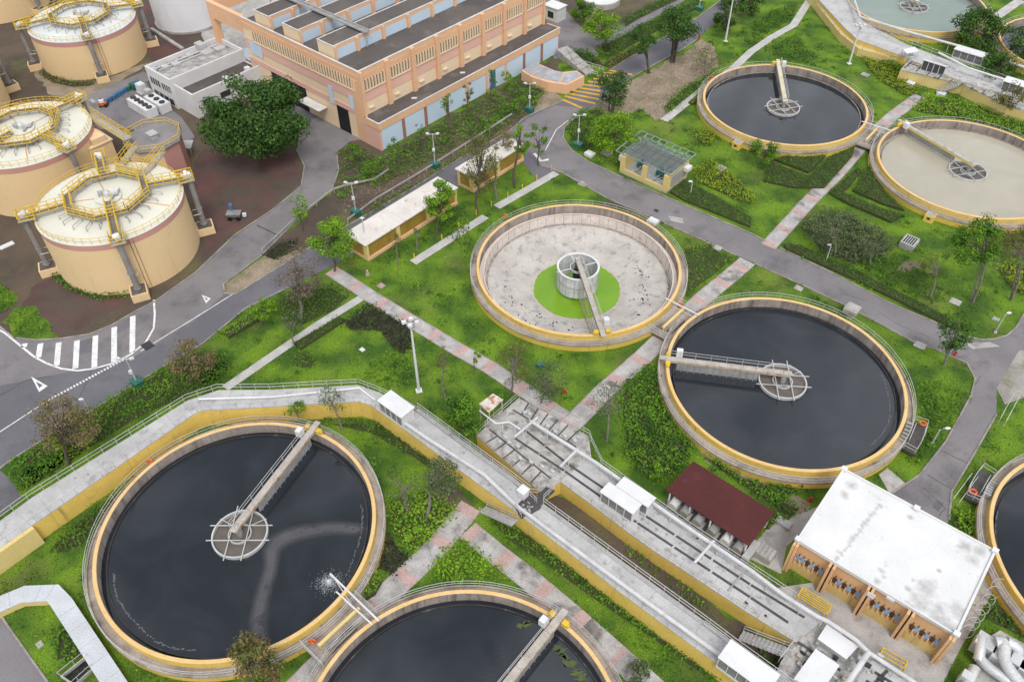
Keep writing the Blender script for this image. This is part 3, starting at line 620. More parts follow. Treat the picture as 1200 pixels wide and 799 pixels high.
chamber('G', (1085, 262), 'yellow outlet chamber on the wall of the milky tank'); chamber('E', (870, 168), 'yellow outlet chamber on the near wall of the dark tank next to the milky one')
# side stairs with platform on tanks D and F
def side_stair(k, px, lab):
    c = Vector((*TC[k], 0)); p = P(*px, 1.0); a0 = math.atan2(p.y-c.y, p.x-c.x)
    def at(r, a): return Vector((c.x+r*math.cos(a), c.y+r*math.sin(a), 0))
    t = thing('side_stair', lab, 'stair', at(17, a0))
    h = .15; N = 8
    b = MB(); ring = [at(16.25, a0-h+2*h*i/N) for i in range(N+1)]+[at(17.75, a0+h-2*h*i/N) for i in range(N+1)]; b.prism(ring, .55, .93); b.build('platform', M['deckdark'], t)
    b = MB()
    for i in range(6): q = a0-.1+.2*i/6; b.prism([at(15.4, q), at(16.2, q), at(16.2, q+.018), at(15.4, q+.018)], 1.0, 1.12+.12*i)
    b.build('step', M['steel'], t)
    b = MB(); z = Vector((0, 0, .93)); b.rail([at(16.3, a0-h)+z]+[at(17.7, a0-h+2*h*i/N)+z for i in range(N+1)]+[at(16.3, a0+h)+z], 1.1, .035, 2, 1.5); b.rail([at(16.45, a0-h*.6)+z, at(16.45, a0+h*.6)+z], 1.0, .035, 2, 1.2); b.build('railing', M['rail'], t)
    p = at(17.2, a0+h*.8); b = MB(); b.tube([p+Vector((.36*math.cos(a), .36*math.sin(a), 1.75)) for a in [2*PI*i/14 for i in range(15)]], .11, 6, False); tag(b.build('lifebuoy', M['orange'], smooth=True), 'orange lifebuoy on the side stair of the '+('tank by the white flat roof' if k == 'D' else 'tank at the right edge'), 'lifebuoy', 'orange lifebuoys on tank railings')
side_stair('D', (1072, 512), 'dark railed side stair on the tank by the white flat roof'); side_stair('F', (1154, 572), 'dark railed side stair on the tank at the right edge')
# link platforms between paired tanks
def link(k1, k2, lab, pipelab):
    c1 = Vector((*TC[k1], 0)); c2 = Vector((*TC[k2], 0)); d = (c2-c1).normalized(); n = Vector((-d.y, d.x, 0)); m = (c1+c2)/2
    t = thing('link_platform', lab, 'platform', m, 'platforms linking paired tanks')
    w = 3.6
    b = MB(); b.prism([m-d*1.55-n*w, m+d*1.55-n*w, m+d*1.55+n*w, m-d*1.55+n*w], .7, .965); b.build('slab', M['launder'], t)
    b = MB(); z = Vector((0, 0, .96))
    for s in (-1, 1): b.rail([m-d*1.75+n*s*w+z, m+d*1.75+n*s*w+z], 1.1, .035, 3, .9)
    b.rail([m+d*.9-n*w*.7+z, m+d*.9+n*w*.7+z], 1.0, .035, 2, 1.2)
    b.build('railing', M['rail'], t)
    b = MB(); b.bar(m-n*(w*.75)+Vector((0, 0, 1.7)), m+n*(w*.75)+Vector((0, 0, 1.7)), .35, .3)
    for s in (-1, 1): b.bar(m+n*s*w*.7+Vector((0, 0, .96)), m+n*s*w*.7+Vector((0, 0, 1.7)), .15, .15)
    b.build('gate_beam', M['yellowlight'], t)
    b = MB(); b.prism([m+d*.35-n*2.2, m+d*1.3-n*2.2, m+d*1.3+n*1.2, m+d*.35+n*1.2], .968, .99); b.build('hatch_grating', M['deckdark'], t)
    b = MB(); q = n*(w*.62); b.tube([m-d*3.0+q+Vector((0, 0, 2.1)), m+d*2.6+q+Vector((0, 0, 2.25))], .09, 8); b.tube([m-d*2.9+q*1.05+Vector((0, 0, 1.1)), m+d*1.6+q*1.1+Vector((0, 0, 1.2))], .06, 8)
    tag(b.build('white_pipe', M['white']), pipelab, 'pipe', 'white pipes across tank links')
link('A', 'B', 'railed concrete platform joining the two tanks at the bottom', 'white pipe crossing the platform between the two bottom tanks')
link('C', 'D', 'railed concrete platform with yellow beam beside the drained tank', 'white pipe crossing the platform beside the drained tank')
link('E', 'G', 'railed concrete platform between the dark tank and the milky tank', 'white pipe crossing the platform beside the milky tank')
# fountain pipe + spray, grey film on the water of tank A
p0 = P(444, 727, 2.3); p1 = P(387, 672, 1.9)
t = thing('spray_pipe', 'long white pipe feeding the small fountain spray', 'pipe', p0)
b = MB(); b.tube([p0, p1], .11, 8); b.tube([p1, p1+Vector((0, 0, -.5))], .08, 8); b.build('pipe', M['white'], t)
b = MB(); q0 = P(412, 708, 1.9); b.tube([q0, p1+Vector((.15, 0, -.1))], .07, 8); b.build('hose', M['rail'], t)
arr = []
cz = P(386, 683, .7)
b = MB()
for i in range(1800):
    r = abs(random.gauss(0, .7)); a = random.uniform(0, 2*PI); s = random.uniform(.012, .035) if r > .2 else random.uniform(.03, .06)
    p = cz+Vector((r*math.cos(a)*1.1, r*math.sin(a), .02+random.random()*max(0, .5-r*.5)))
    b.box(p, s, s, s, a)
o = b.build('water_spray', M['splash']); o['kind'] = 'stuff'; o['label'] = 'white splashing droplets of the small fountain'
# grey film: a ribbon whose cover thins out towards its edges
ctr = [(545, 152, 24), (500, 148, 32), (430, 143, 34), (365, 146, 36), (300, 155, 38), (245, 166, 42), (195, 182, 46), (160, 205, 50), (140, 240, 42), (138, 285, 34), (130, 330, 32), (116, 375, 32), (102, 420, 34), (90, 470, 34), (82, 520, 36), (82, 570, 38), (96, 620, 36), (125, 660, 30)]
cp = [P(280+x/3.63, 579+y/3.63, .704) for x, y, w_ in ctr]; K = 7; vs_, fs_, fade = [], [], []
for i, p in enumerate(cp):
    d = (cp[min(i+1, len(cp)-1)]-cp[max(i-1, 0)]).normalized(); n_ = Vector((-d.y, d.x, 0)); hw = ctr[i][2]/38*1.25
    for k in range(K):
        f = -1+2*k/(K-1); vs_.append(tuple(p+n_*hw*f)); fade.append((1-abs(f))*(0 if i in (0, len(cp)-1) else 1))
for i in range(len(cp)-1):
    for k in range(K-1): fs_.append((i*K+k, (i+1)*K+k, (i+1)*K+k+1, i*K+k+1))
me = bpy.data.meshes.new('foam'); me.from_pydata(vs_, [], fs_); at_ = me.attributes.new('cover', 'FLOAT', 'POINT'); at_.data.foreach_set('value', fade)
if me.polygons[0].normal.z < 0: me.flip_normals()
me.materials.append(M['film']); o = bpy.data.objects.new('foam', me); C.objects.link(o); o['kind'] = 'stuff'; o['label'] = 'pale grey film drifting on the dark water'
_nt = M['film'].node_tree; _b = _nt.nodes['Principled BSDF']; _src = _b.inputs['Alpha'].links[0].from_socket
_an = nd(_nt, 'ShaderNodeAttribute', attribute_name='cover'); _r = nd(_nt, 'ShaderNodeMapRange'); _r.inputs[1].default_value = .05; _r.inputs[2].default_value = .75; _r.inputs[4].default_value = .8; _nt.links.new(_an.outputs['Fac'], _r.inputs[0])
_m = nd(_nt, 'ShaderNodeMath', operation='MULTIPLY'); _nt.links.new(_src, _m.inputs[0]); _nt.links.new(_r.outputs[0], _m.inputs[1]); _nt.links.new(_m.outputs[0], _b.inputs['Alpha'])
b = MB()
for q in ((654, 760), (661, 768), (668, 777), (676, 787), (683, 793), (615, 731)):
    p = P(*q, .704)
    for j in range(4): b.face([(p.x+random.gauss(0, .35)+.4*math.cos(a)*random.uniform(.4, 1), p.y+random.gauss(0, .1)+.4*math.sin(a)*random.uniform(.4, 1), .704+.001*j) for a in [2*PI*i/9 for i in range(9)]])
o = b.build('algae', mat('floating_algae', (.09, .11, .03), (.07, .09, .03), 1, .6)); o['kind'] = 'stuff'; o['label'] = 'green algae scum floating in the bottom tank'
# broken foam lines drifting near the rims
M['foamline'] = mat('thin_white_foam', (.15, .155, .165), (.10, .105, .115), 1.5, .5, grit=0)
for k, arcs in (('A', ((3.5, 4.6), (-.55, .3))), ('D', ((-.9, .1),))):
    b = MB()
    for a0, a1 in arcs:
        n = int((a1-a0)*70)
        for i in range(n):
            if random.random() < .3: continue
            a = a0+(a1-a0)*i/n; r = 13.45+.12*math.sin(a*9)+random.gauss(0, .05); w_ = random.uniform(.03, .09); d_ = random.uniform(.006, .016)
            b.face([(TC[k][0]+(r+q)*math.cos(a+e), TC[k][1]+(r+q)*math.sin(a+e), .708) for q, e in ((-w_, -d_), (w_, -d_*.6), (w_*.6, d_), (-w_, d_*.8))])
    o = b.build('foam', M['foamline'], normals=False); o['kind'] = 'stuff'; o['label'] = 'broken white foam line near the rim of a dark tank'
# small boxes on the tank rims
def rimbox(px, z, w, d, h, m, lab):
    p = P(*px, z); b = MB(); b.box((p.x, p.y, z+h/2), w, d, h, F0.ang); b.box((p.x, p.y, z+h+.03), w*.75, d*.75, .06, F0.ang); b.bar((p.x, p.y, 0), (p.x, p.y, z), w*.5, d*.5)
    tag(b.build('valve_box', m), lab, 'box')
rimbox((765, 261), 1.2, 1.6, 1.3, .5, M['white'], 'white box on the back rim of the drained tank')
rimbox((998, 364), 1.1, 1.9, 1.9, .6, M['conc'], 'grey grated box on the back rim of the tank by the road')
# ================================================================ CHANNELS, CABINS, PIPES
def pz(px, z): return [P(x, y, z) for x, y in px]
def nearest(poly, p):
    best = None
    for i in range(len(poly)-1):
        a, c = poly[i], poly[i+1]; d = c-a; t = max(0, min(1, (p-a).dot(d)/d.dot(d))); q = a+d*t
        if best is None or (q-p).length < best[0]: best = ((q-p).length, q)
    return best[1]
def channel(name, label, cat, upper, lower, z, wallm, deckm, over=.12, loc=None):
    U = pz(upper, z); Lw = pz(lower, z); t = thing(name, label, cat, loc or (U[len(U)//2].x, U[len(U)//2].y, 0))
    b = MB(); b.prism([(p.x, p.y) for p in U+Lw[::-1]], 0, z-.16); b.build('wall', wallm, t)
    b = MB(); b.prism([(p.x, p.y) for p in U+Lw[::-1]], z-.158, z); b.mat(1)
    for i in range(len(Lw)-1):
        n = max(1, int((Lw[i+1]-Lw[i]).length/2.2))
        for k in range(n):
            p = Lw[i].lerp(Lw[i+1], k/n); q = nearest(U, p); b.bar(p, p.lerp(q, .98), .05, .012)
    b.build('deck', [deckm, M['conc']], t)
    return t, U, Lw
up = [(-60, 650), (0, 610), (38.5, 582), (220, 469), (256, 457), (320, 456.5), (420, 451), (442.5, 459), (484, 480), (600, 565), (629, 590), (824, 733), (857, 758), (935, 815)]
low = [(-60, 683), (0, 642), (36, 616), (226, 485.5), (237, 480.5), (320, 476), (420, 470), (434, 474), (473, 502), (600, 595.6), (614, 606), (725, 692), (780, 733), (860, 791), (905, 824)]
# z-fold: build as one deck
tc1, U1, L1 = channel('elevated_channel', 'long yellow walled channel with pale deck bending round the fountain tank', 'channel', up, low, 2.95, M['yellow'], M['deck'])
for rl in (U1[:11], U1[11:]): b = MB(); b.rail(rl, 1.1, .035, 2, 1.8); b.build('railing', M['rail'], tc1)
b = MB(); b.rail([p for p in L1], .9, .014, 1, 1.6, .02); b.build('thin_railing', M['steel'], tc1)
# service walkway on the upper side
wk = [(486, 481.5), (600, 565.3), (618, 579.5)]; wk2 = [(633, 593.3), (824, 733.3), (857, 758.3), (935, 815.3)]
b = MB()
for seg in (wk, wk2):
    a = pz(seg, 2.9)
    for i in range(len(a)-1):
        d = (a[i+1]-a[i]).normalized(); n = Vector((-d.y, d.x, 0)); b.prism([a[i]+n*.05, a[i+1]+n*.05, a[i+1]+n*.55, a[i]+n*.55], 2.78, 2.9)
b.build('walkway', M['steel'], tc1)
b = MB()
for seg in (wk, wk2):
    a = pz(seg, 2.9); d = (a[-1]-a[0]).normalized(); n = Vector((-d.y, d.x, 0))
    b.rail([p+n*.52 for p in a], 1.1, .04, 2, 1.8)
b.build('walkway_railing', M['rail'], tc1)
# small deck fittings
for _ in range(46):
    b = MB(); i = random.randrange(2, len(L1)-2); p = L1[i].lerp(L1[i+1], random.random()); q = nearest(U1, p); r = p.lerp(q, random.uniform(.15, .85)); b.box(r+Vector((0, 0, .04)), random.uniform(.15, .4), random.uniform(.15, .35), .08, F0.ang); b.build('hatch', M['steel'], tc1)
# lighter block at the left end
a = pz([(-60, 683), (0, 642), (37, 615.5)], 2.95); d = (a[1]-a[0]).normalized(); n = Vector((d.y, -d.x, 0)); b = MB()
d2 = (a[2]-a[1]).normalized(); n2 = Vector((d2.y, -d2.x, 0)); b.prism([a[0]+n2*.01, a[2]+n2*.01, a[2]+n2*.55, a[0]+n2*.55], 0, 2.9)
tag(b.build('end_chamber', M['yellowlight']), 'pale beige block on the channel wall at the left edge', 'chamber')
# pipes on the deck
def pipe(name, label, px, z, r, m, n=10, posts=0, parent=None, cat='pipe'):
    pts = pz(px, z); t = thing(name, label, cat, pts[0]); b = MB()
    b.tube(pts, r, n); b.build('pipe', m, t, True)
    for i in range(len(pts)-1):
        L_ = (pts[i+1]-pts[i]).length; nn = max(1, int(L_/4)); d = (pts[i+1]-pts[i]).normalized()
        for j in range(nn):
            p = pts[i].lerp(pts[i+1], (j+.5)/nn)
            if r > .2: b = MB(); b.tube([p-d*.06, p+d*.06], r*1.14, n); b.build('flange', m, t, True)
            if posts: b = MB(); b.bar(p-Vector((0, 0, r)), p-Vector((0, 0, posts)), .1, .1); b.build('support', m, t)
    return t
pipe('thin_duct', 'thin white duct along the bend of the yellow channel', [(233, 467.5), (320, 465), (421, 454.5), (440, 469)], 3.25, .13, M['white'], 8, .3)
pipe('deck_pipe', 'large white pipe lying along the straight yellow channel', [(455, 482), (500, 513), (568, 556.5), (607, 594), (725, 681), (846, 769), (920, 822)], 3.4, .25, M['pipewhite'], 12, .5)
# cabins
def cabin(label, F, u0, u1, v0, v1, z0, z1, nw=4, group='white louvred cabins on the channels', roof=None):
    t = thing('cabin', label, 'cabin', F.W((u0+u1)/2, (v0+v1)/2, z0), group)
    e = .06
    b = MB(); b.ubox(F, u0-.15, u1+.15, v0-.15, v1+.15, z1-.14, z1); b.build('roof', M['white'], t)
    b = MB(); b.ubox(F, u0+e, u1-e, v0+e, v1-e, z0, z1-.142); b.build('wall', M['glassgrey'], t)
    b = MB(); du = (u1-u0)/nw
    for i in range(nw+1):
        for v in (v0, v1-.1): b.ubox(F, u0+du*i-.05, u0+du*i+.05, v, v+.1, z0, z1-.143)
    b.ubox(F, u0, u1, v0+.01, v0+.05, z0, z0+.35); b.ubox(F, u0-.0, u0+.05, v0+.1, v1-.1, z0, z1-.144); b.ubox(F, u1-.05, u1, v0+.1, v1-.1, z0, z1-.144)
    b.build('frame', M['white'], t)
    b = MB()
    for i in range(nw):
        for k in range(7): z = z0+.45+k*(z1-z0-.7)/7; b.ubox(F, u0+du*i+.1, u0+du*(i+1)-.1, v0+.025, v0+.055, z, z+.06)
    b.build('louvre', M['steel'], t)
    return t
M['glassgrey'] = mat('grey_louvre_panel', (.075, .077, .08), (.055, .056, .058), .9, .5, grit=.03)
cabin('white roofed cabin on the channel bend behind the fountain tank', F0, -56.15, -52.2, 38.95, 40.95, 2.95, 5.2)
cabin('white cabin nearer the path of the two standing side by side on the grey deck', F0, -28.0, -23.8, 46.5, 47.95, 2.4, 4.6, 4)
cabin('white cabin nearer the red roof of the two side by side on the grey deck', F0, -27.15, -23.1, 48.3, 49.65, 2.4, 4.6, 4)
cabin('white cabin on the yellow channel at the bottom edge', F0, -8.15, -3.2, 38.5, 40.6, 2.95, 5.2, 5)
# grated channel with the wide inlet chamber
gu = [(582, 488), (608, 466), (690, 511), (693, 537), (805, 618), (880, 668), (931, 702), (965, 726)]
gl = [(558.4, 510), (558.5, 512), (633, 576), (656, 568), (657, 579.5), (880, 719.5), (931, 752), (950, 762)]
z = 2.4
t2 = thing('grated_channel', 'wide grey decked channel with dark joints and yellow walls beside the red roof', 'channel', P(700, 560, 0))
poly = [(558.4, 510), (582, 489), (608, 466), (690, 511), (693, 537), (805, 618), (880, 668), (931, 702), (965, 726), (938, 748), (933, 752), (880, 719.5), (772, 648.5), (741, 627), (697, 593.5), (657, 564), (633, 576)]
pp = pz(poly, z); b = MB(); b.prism([(p.x, p.y) for p in pp], 0, z-.2); b.build('wall', M['yellow'], t2)
b = MB(); b.prism([(p.x, p.y) for p in pp], z-.198, z); b.build('deck', M['deck'], t2)
b = MB(); s1 = [F0.W(-41.3, 48.85, z)]+pz([(664.7, 543), (714, 576.5), (750, 600), (880, 685), (944, 724)], z); s2 = [F0.W(-41.3, 47.1, z)]+pz([(662, 552), (706, 583), (747, 612.5), (880, 700), (925, 730)], z)
s1.insert(1, s1[0].lerp(s1[1], .5)); s2.insert(1, s2[0].lerp(s2[1], .5))
for s in (s1, s2):
    for i in range(len(s)-1):
        d = (s[i+1]-s[i]).normalized(); n_ = max(1, int((s[i+1]-s[i]).length/4.2))
        for k in range(n_):
            p = s[i].lerp(s[i+1], k/n_)+d*(.12 if k else 0); q = s[i].lerp(s[i+1], (k+1)/n_)-d*.12; b.bar(p, q, .3, .03)
up_ = pz([(608, 466), (690, 511)], z); lo_ = pz([(559, 510.5), (633, 575)], z)
lj = [F0.W(-44.6, 46.1, z), F0.W(-34.3, 45.4, z)]; rj = [F0.W(-44.4, 50.3, z), F0.W(-34.9, 50.9, z)]
for l_ in (lj, rj): b.bar(l_[0], l_[1], .22, .028)
for i in range(1, 7):
    for ln, sx in ((up_, rj), (lo_, lj)): b.bar(ln[0].lerp(ln[1], i/7), sx[0].lerp(sx[1], i/7), .2, .026)
for u in (-43.2, -41.3, -37.6, -35.0): b.bar(F0.W(u, 46.1, z), F0.W(u, 50.4, z), .2, .022)
for u in (-39.4,): b.bar(F0.W(u, 49.0, z), F0.W(u, 50.4, z), .16, .02); b.bar(F0.W(u, 45.9, z), F0.W(u, 47.0, z), .16, .02)
# faint cross joints and thin raised cable runs along the narrow deck
b.mat(1)
for k in range(15):
    f = (k+.5)/15; p = nearest(pz([(657, 564), (697, 593.5), (772, 648.5), (880, 719.5), (932, 752)], z), P(663+f*272, 570+f*180, z)); q = nearest(pz([(693, 537), (805, 618), (880, 668), (931, 702), (965, 726)], z), p); b.bar(p, q, .05, .012)
b.bar(*pz([(700, 548), (800, 619)], z+.05), .09, .06); b.bar(*pz([(804, 625), (924, 705)], z+.05), .12, .08); b.bar(*pz([(870, 672), (853, 692)], z+.1), .12, .1)
b.build('joint', [M['deckdark'], M['steel']], t2)
M['stainedconc'] = mat('stained_concrete_tops', (.44, .425, .41), (.3, .285, .27), .9, .88, stain=(.1, .09, .08), st_scale=.9, st_lo=.5, st_hi=.66, st_amt=.8, grit=.1)
b = MB(); sl_ = pz([(558.4, 510), (582, 489), (608, 466), (690, 511), (692, 536), (657, 563), (633, 576)], z); b.prism([(p.x, p.y) for p in sl_], z, z+.012); b.build('stained_slab', M['stainedconc'], t2)
for f in range(8):
    for ln, sx, ff in ((up_, s1, .4), (lo_, s2, .5)):
        p = ln[0].lerp(ln[1], (f+ff)/8); q = nearest(sx, p); r = p.lerp(q, random.uniform(.3, .7)); b = MB(); b.tube([r, r+Vector((0, 0, .75))], .07, 6); b.box(r+Vector((.25, .05, .14)), .5, .35, .28, F0.ang); b.build('valve_stem', M['rail'], t2)
for _ in range(60):
    b = MB(); f = random.random(); p = s1[3].lerp(s1[6], f); q = s2[3].lerp(s2[6], f); r = p.lerp(q, random.choice([-.8, .5, 1.6])+random.uniform(-.2, .2)); b.box(r+Vector((0, 0, .04)), random.uniform(.2, .4), random.uniform(.2, .35), .07, F0.ang); b.build('hatch', M['steel'], t2)
b = MB(); b.rail(pz([(558.4, 510), (582, 489)], z)+pz([(600, 473), (608, 466), (690, 511), (693, 520), (705, 545), (805, 617), (880, 667), (931, 701)], z), 1.1, .035, 2, 1.6); b.build('railing', M['rail'], t2)
for rl in ([(558.4, 510.5), (633, 575.5)], [(657, 564), (697, 593), (741, 626.5), (772, 648), (880, 719), (932, 752), (938, 748)]): b = MB(); b.rail(pz(rl, z), .9, .022, 2, 1.5); b.build('thin_railing', M['rust'], t2)
# overhead pipework
pipe('overhead_pipe', 'long white overhead pipe running along the grey deck to the bottom right', [(623, 494), (700, 543), (805, 617), (880, 668), (921, 699), (958, 722), (971, 728), (1004, 750), (1018, 764), (1082, 806)], 3.9, .22, M['pipewhite'], 12, 1.5)
pipe('cross_pipe', 'short white cross pipe over the wide end of the grey deck', [(602.7, 512), (630, 489)], 3.9, .16, M['pipewhite'], 10, 1.5)
pipe('cross_pipe', 'short white cross pipe where the grey deck narrows', [(656.4, 546.5), (677, 526)], 3.9, .16, M['pipewhite'], 10, 1.5)
pipe('cross_pipe', 'short white cross pipe opposite the right end of the red roof', [(813.5, 659.5), (836.5, 633.5)], 3.9, .16, M['pipewhite'], 10, 1.5)
pipe('cross_pipe', 'thick white branch pipe leaving the bottom edge beside the white covers', [(1018, 764), (993, 800), (970, 832)], 3.9, .28, M['pipewhite'], 12, 1.5)
pipe('thin_pipe', 'thin white bent pipe beside the rusty little canopy', [(562, 481), (581, 496), (597, 494.5), (610, 503)], 3.9, .1, M['white'], 8, 1.5)
# rusty canopy
t = thing('canopy', 'small rusty white canopy on posts at the end of the grey deck', 'canopy', P(575, 492, 2.4))
q = pz([(561, 473), (577.7, 461), (590, 468), (573, 483.5)], 4.6); b = MB(); b.prism([(p.x, p.y) for p in q], 4.53, 4.6)
M['rustroof'] = mat('rusty_white_sheet', (.66, .62, .57), (.58, .52, .46), .8, .7, stain=(.33, .13, .05), st_scale=1.2, st_lo=.46, st_hi=.6, st_amt=.85, stripe=(A_U, .35, .04)); b.build('roof', M['rustroof'], t)
for p in q: 
    c_ = sum(q, Vector())/4; w_ = p.lerp(c_, .12); b = MB(); b.bar((w_.x, w_.y, 0.02), (w_.x, w_.y, 4.53), .1, .1); b.build('post', M['rail'], t)
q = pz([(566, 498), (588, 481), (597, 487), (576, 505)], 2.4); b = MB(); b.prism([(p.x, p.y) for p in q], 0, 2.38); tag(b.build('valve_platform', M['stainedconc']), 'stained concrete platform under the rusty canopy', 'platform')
# crossing platform and stair between the two channels
t = thing('crossing_platform', 'dark railed crossing platform between the yellow channel and the grey deck', 'platform', P(622, 590, 0))
q = pz([(604, 596), (609, 588), (619, 579), (630, 580), (640, 570), (650, 574), (637, 586), (633, 596), (622, 602), (611, 606)], 3.02); b = MB(); b.prism([(p.x, p.y) for p in q], 2.7, 3.02); b.build('slab', M['deckdark'], t)
for rl in ([q[2], q[3], q[4]], [q[5], q[6]], [q[0], q[9]]): b = MB(); b.rail(rl, 1.1, .035, 2, 1); b.build('railing', M['rail'], t)
b = MB(); p = P(613, 581, 3.02); b.box(p+Vector((0, 0, .6)), .9, .9, 1.2, F0.ang); b.box(p+Vector((0, 0, 1.23)), 1.1, 1.1, .06, F0.ang); tag(b.build('control_kiosk', M['white']), 'small white box on the dark crossing platform', 'box')
def stairway(label, px0, z0, px1, z1, w, n=10, m=None):
    a, c = P(*px0, z0), P(*px1, z1); t = thing('stairway', label, 'stair', (a.x, a.y, z0)); d = Vector((c.x-a.x, c.y-a.y, 0)); L_ = d.length; d.normalize(); nn = Vector((-d.y, d.x, 0))*w/2
    b = MB()
    for i in range(n):
        p = a+d*(L_*i/n); p.z = 0; q = a+d*(L_*(i+1)/n); q.z = 0; zt = z0+(z1-z0)*(i+1)/n; b.prism([p-nn, q-nn, q+nn, p+nn], zt-.12, zt)
    b.build('step', m or M['steel'], t)
    for s in (-1, 1):
        b = MB(); b.rail([a+nn*s, c+nn*s], 1.0, .035, 2, 1.4); b.build('railing', M['rail'], t)
    return t
stairway('grey railed stairs from the pink path up to the yellow channel', (566, 597), .05, (603, 613), 2.6, 1.1, 12)
stairway('grey railed stairs below the grey deck near the bottom edge', (868, 744), .3, (925, 766), 2.2, 1.2, 12)
# bottom right pump deck
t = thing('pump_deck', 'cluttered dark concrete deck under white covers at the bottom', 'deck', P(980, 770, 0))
q = pz([(930, 752), (965, 727), (1012, 758), (1040, 775), (1090, 812), (1060, 850), (930, 850), (905, 800), (915, 775)], 2.25); b = MB(); b.prism([(p.x, p.y) for p in q], 0, 2.25); b.build('slab', M['stainedconc'], t)
q2 = pz([(1022, 773), (1090, 815), (1060, 850), (990, 815)], 2.27); b = MB(); b.prism([(p.x, p.y) for p in q2], 2.25, 2.27); b.build('light_slab', M['deck'], t)
b = MB()
for l in [((1025, 787), (1075, 818)), ((1015, 797), (1060, 826)), ((1040, 785), (1025, 800)), ((935, 752), (985, 785))]: b.bar(P(*l[0], 2.29), P(*l[1], 2.29), .3, .03)
b.build('joint', M['deckdark'], t)
for _ in range(60):
    b = MB(); p = P(random.uniform(935, 1035), random.uniform(755, 805), 2.25); b.box(p+Vector((0, 0, .15)), random.uniform(.15, .6), random.uniform(.15, .5), random.uniform(.1, .7), F0.ang); b.build('fitting', M[random.choice(['steel', 'steel', 'rail', 'rust', 'darksteel'])], t)
for rl in ([(912, 775), (930, 752)], [(905, 800), (880, 799)]): b = MB(); b.rail(pz(rl, 2.25), 1, .035, 2, 1.2); b.build('railing', M['rail'], t)
def cover(label, px, z, h):
    q = pz(px, z); t = thing('machine_cover', label, 'cover', (q[0].x, q[0].y, z-h)); c_ = sum(q, Vector())/len(q)
    b = MB(); b.prism([(p.x, p.y) for p in q], z-.08, z); b.build('lid', M['white'], t)
    b = MB(); b.prism([(p.lerp(c_, .05).x, p.lerp(c_, .05).y) for p in q], z-h, z-.082); b.build('side', M['deck'], t)
cover('white flat cover beside the bend of the overhead pipe', [(969, 731), (1006, 757), (992, 772), (958, 748)], 3.3, 1.05)
cover('white flat cover at the bottom edge left of the branch pipe', [(956, 759.5), (984, 779), (962, 812), (930, 795)], 3.3, 1.05)
# yellow barriers
def barrier(label, px0, px1, z, rows, w):
    a, c = P(*px0, z), P(*px1, z); t = thing('barrier', label, 'barrier', a); d = (c-a).normalized(); n = Vector((-d.y, d.x, 0))
    b = MB()
    for k in range(rows): b.bar(a+n*w*k/(rows-1)+Vector((0, 0, 1)), c+n*w*k/(rows-1)+Vector((0, 0, 1)), .09, .09)
    b.build('bar', M['ypaint'], t)
    for f in (0, 1): 
        b = MB(); p = a.lerp(c, f); b.bar(p+Vector((0, 0, 1.05)), p+n*w+Vector((0, 0, 1.05)), .1, .1); b.bar(p, p+Vector((0, 0, 1.05)), .09, .09); b.bar(p+n*w, p+n*w+Vector((0, 0, 1.05)), .09, .09); b.build('leg', M['ypaint'], t)
barrier('yellow barred frame between the overhead pipe and the orange facade', (932, 704), (966, 725), .02, 6, 1.3)
barrier('yellow frame with dark gaps at the bottom beside the overhead pipe', (1028, 772), (1056, 788), .02, 3, .9)
# duct bundle on a slab
t = thing('duct_bundle', 'grey bundle of fat bent ventilation ducts at the bottom right corner', 'ducts', P(1160, 790, 0))
q = pz([(1135, 795), (1160, 745), (1172, 738), (1230, 770), (1230, 850), (1110, 850)], .3); b = MB(); b.prism([(p.x, p.y) for p in q], 0, .3); b.build('plinth', M['stainedconc'], t)
M['duct'] = mat('grey_duct_metal', (.60, .61, .62), (.5, .51, .52), .8, .45, metallic=.25, stain=(.3, .28, .26), st_scale=.8, st_lo=.62, st_hi=.78, st_amt=.5)
def duct(px, z, r):
    pts = [P(x, y, zz) for (x, y), zz in zip(px, z)]; rs = []
    out = [pts[0]]
    for i in range(1, len(pts)-1):
        a = pts[i]+(pts[i-1]-pts[i]).normalized()*min(r*1.5, (pts[i-1]-pts[i]).length*.45); c = pts[i]+(pts[i+1]-pts[i]).normalized()*min(r*1.5, (pts[i+1]-pts[i]).length*.45)
        for k in range(5): s = k/4; out.append(a*(1-s)**2+pts[i]*2*s*(1-s)+c*s*s)
    out.append(pts[-1]); b = MB(); b.tube(out, r, 14)
    for i in (0, len(out)-1):
        d = (out[1]-out[0]).normalized() if i == 0 else (out[-1]-out[-2]).normalized(); b.tube([out[i]-d*.06, out[i]+d*.06], r*1.15, 14)
    b.build('duct', M['duct'], t, True)
duct([(1168, 752), (1178, 752), (1176, 775), (1195, 800), (1205, 815)], [2.4, 2.6, 2.4, 2.2, 2.2], .55)
duct([(1148, 770), (1155, 779), (1185, 800), (1200, 806)], [1.4, 1.5, 1.5, 1.5], .5)
duct([(1190, 772), (1195, 760), (1180, 752)], [1.2, 2.2, 2.4], .5)
duct([(1142, 783), (1134, 800), (1125, 820)], [1.5, 1.5, 1.5], .48)
duct([(1150, 748), (1149, 760), (1147, 772)], [1.9, 1.9, 1.4], .5)
for px, s in (((1153, 756), (1.9, 1.6)), ((1191, 779), (1.6, 1.3)), ((1166, 768), (.9, 1.8)), ((1130, 795), (.9, .9)), ((1199, 787), (1.2, 1.2))):
    p = P(*px, 1.2); b = MB(); b.box((p.x, p.y, 1.2), s[0], s[1], 1.9, F0.ang); b.build('fan_box', M['duct'], t)
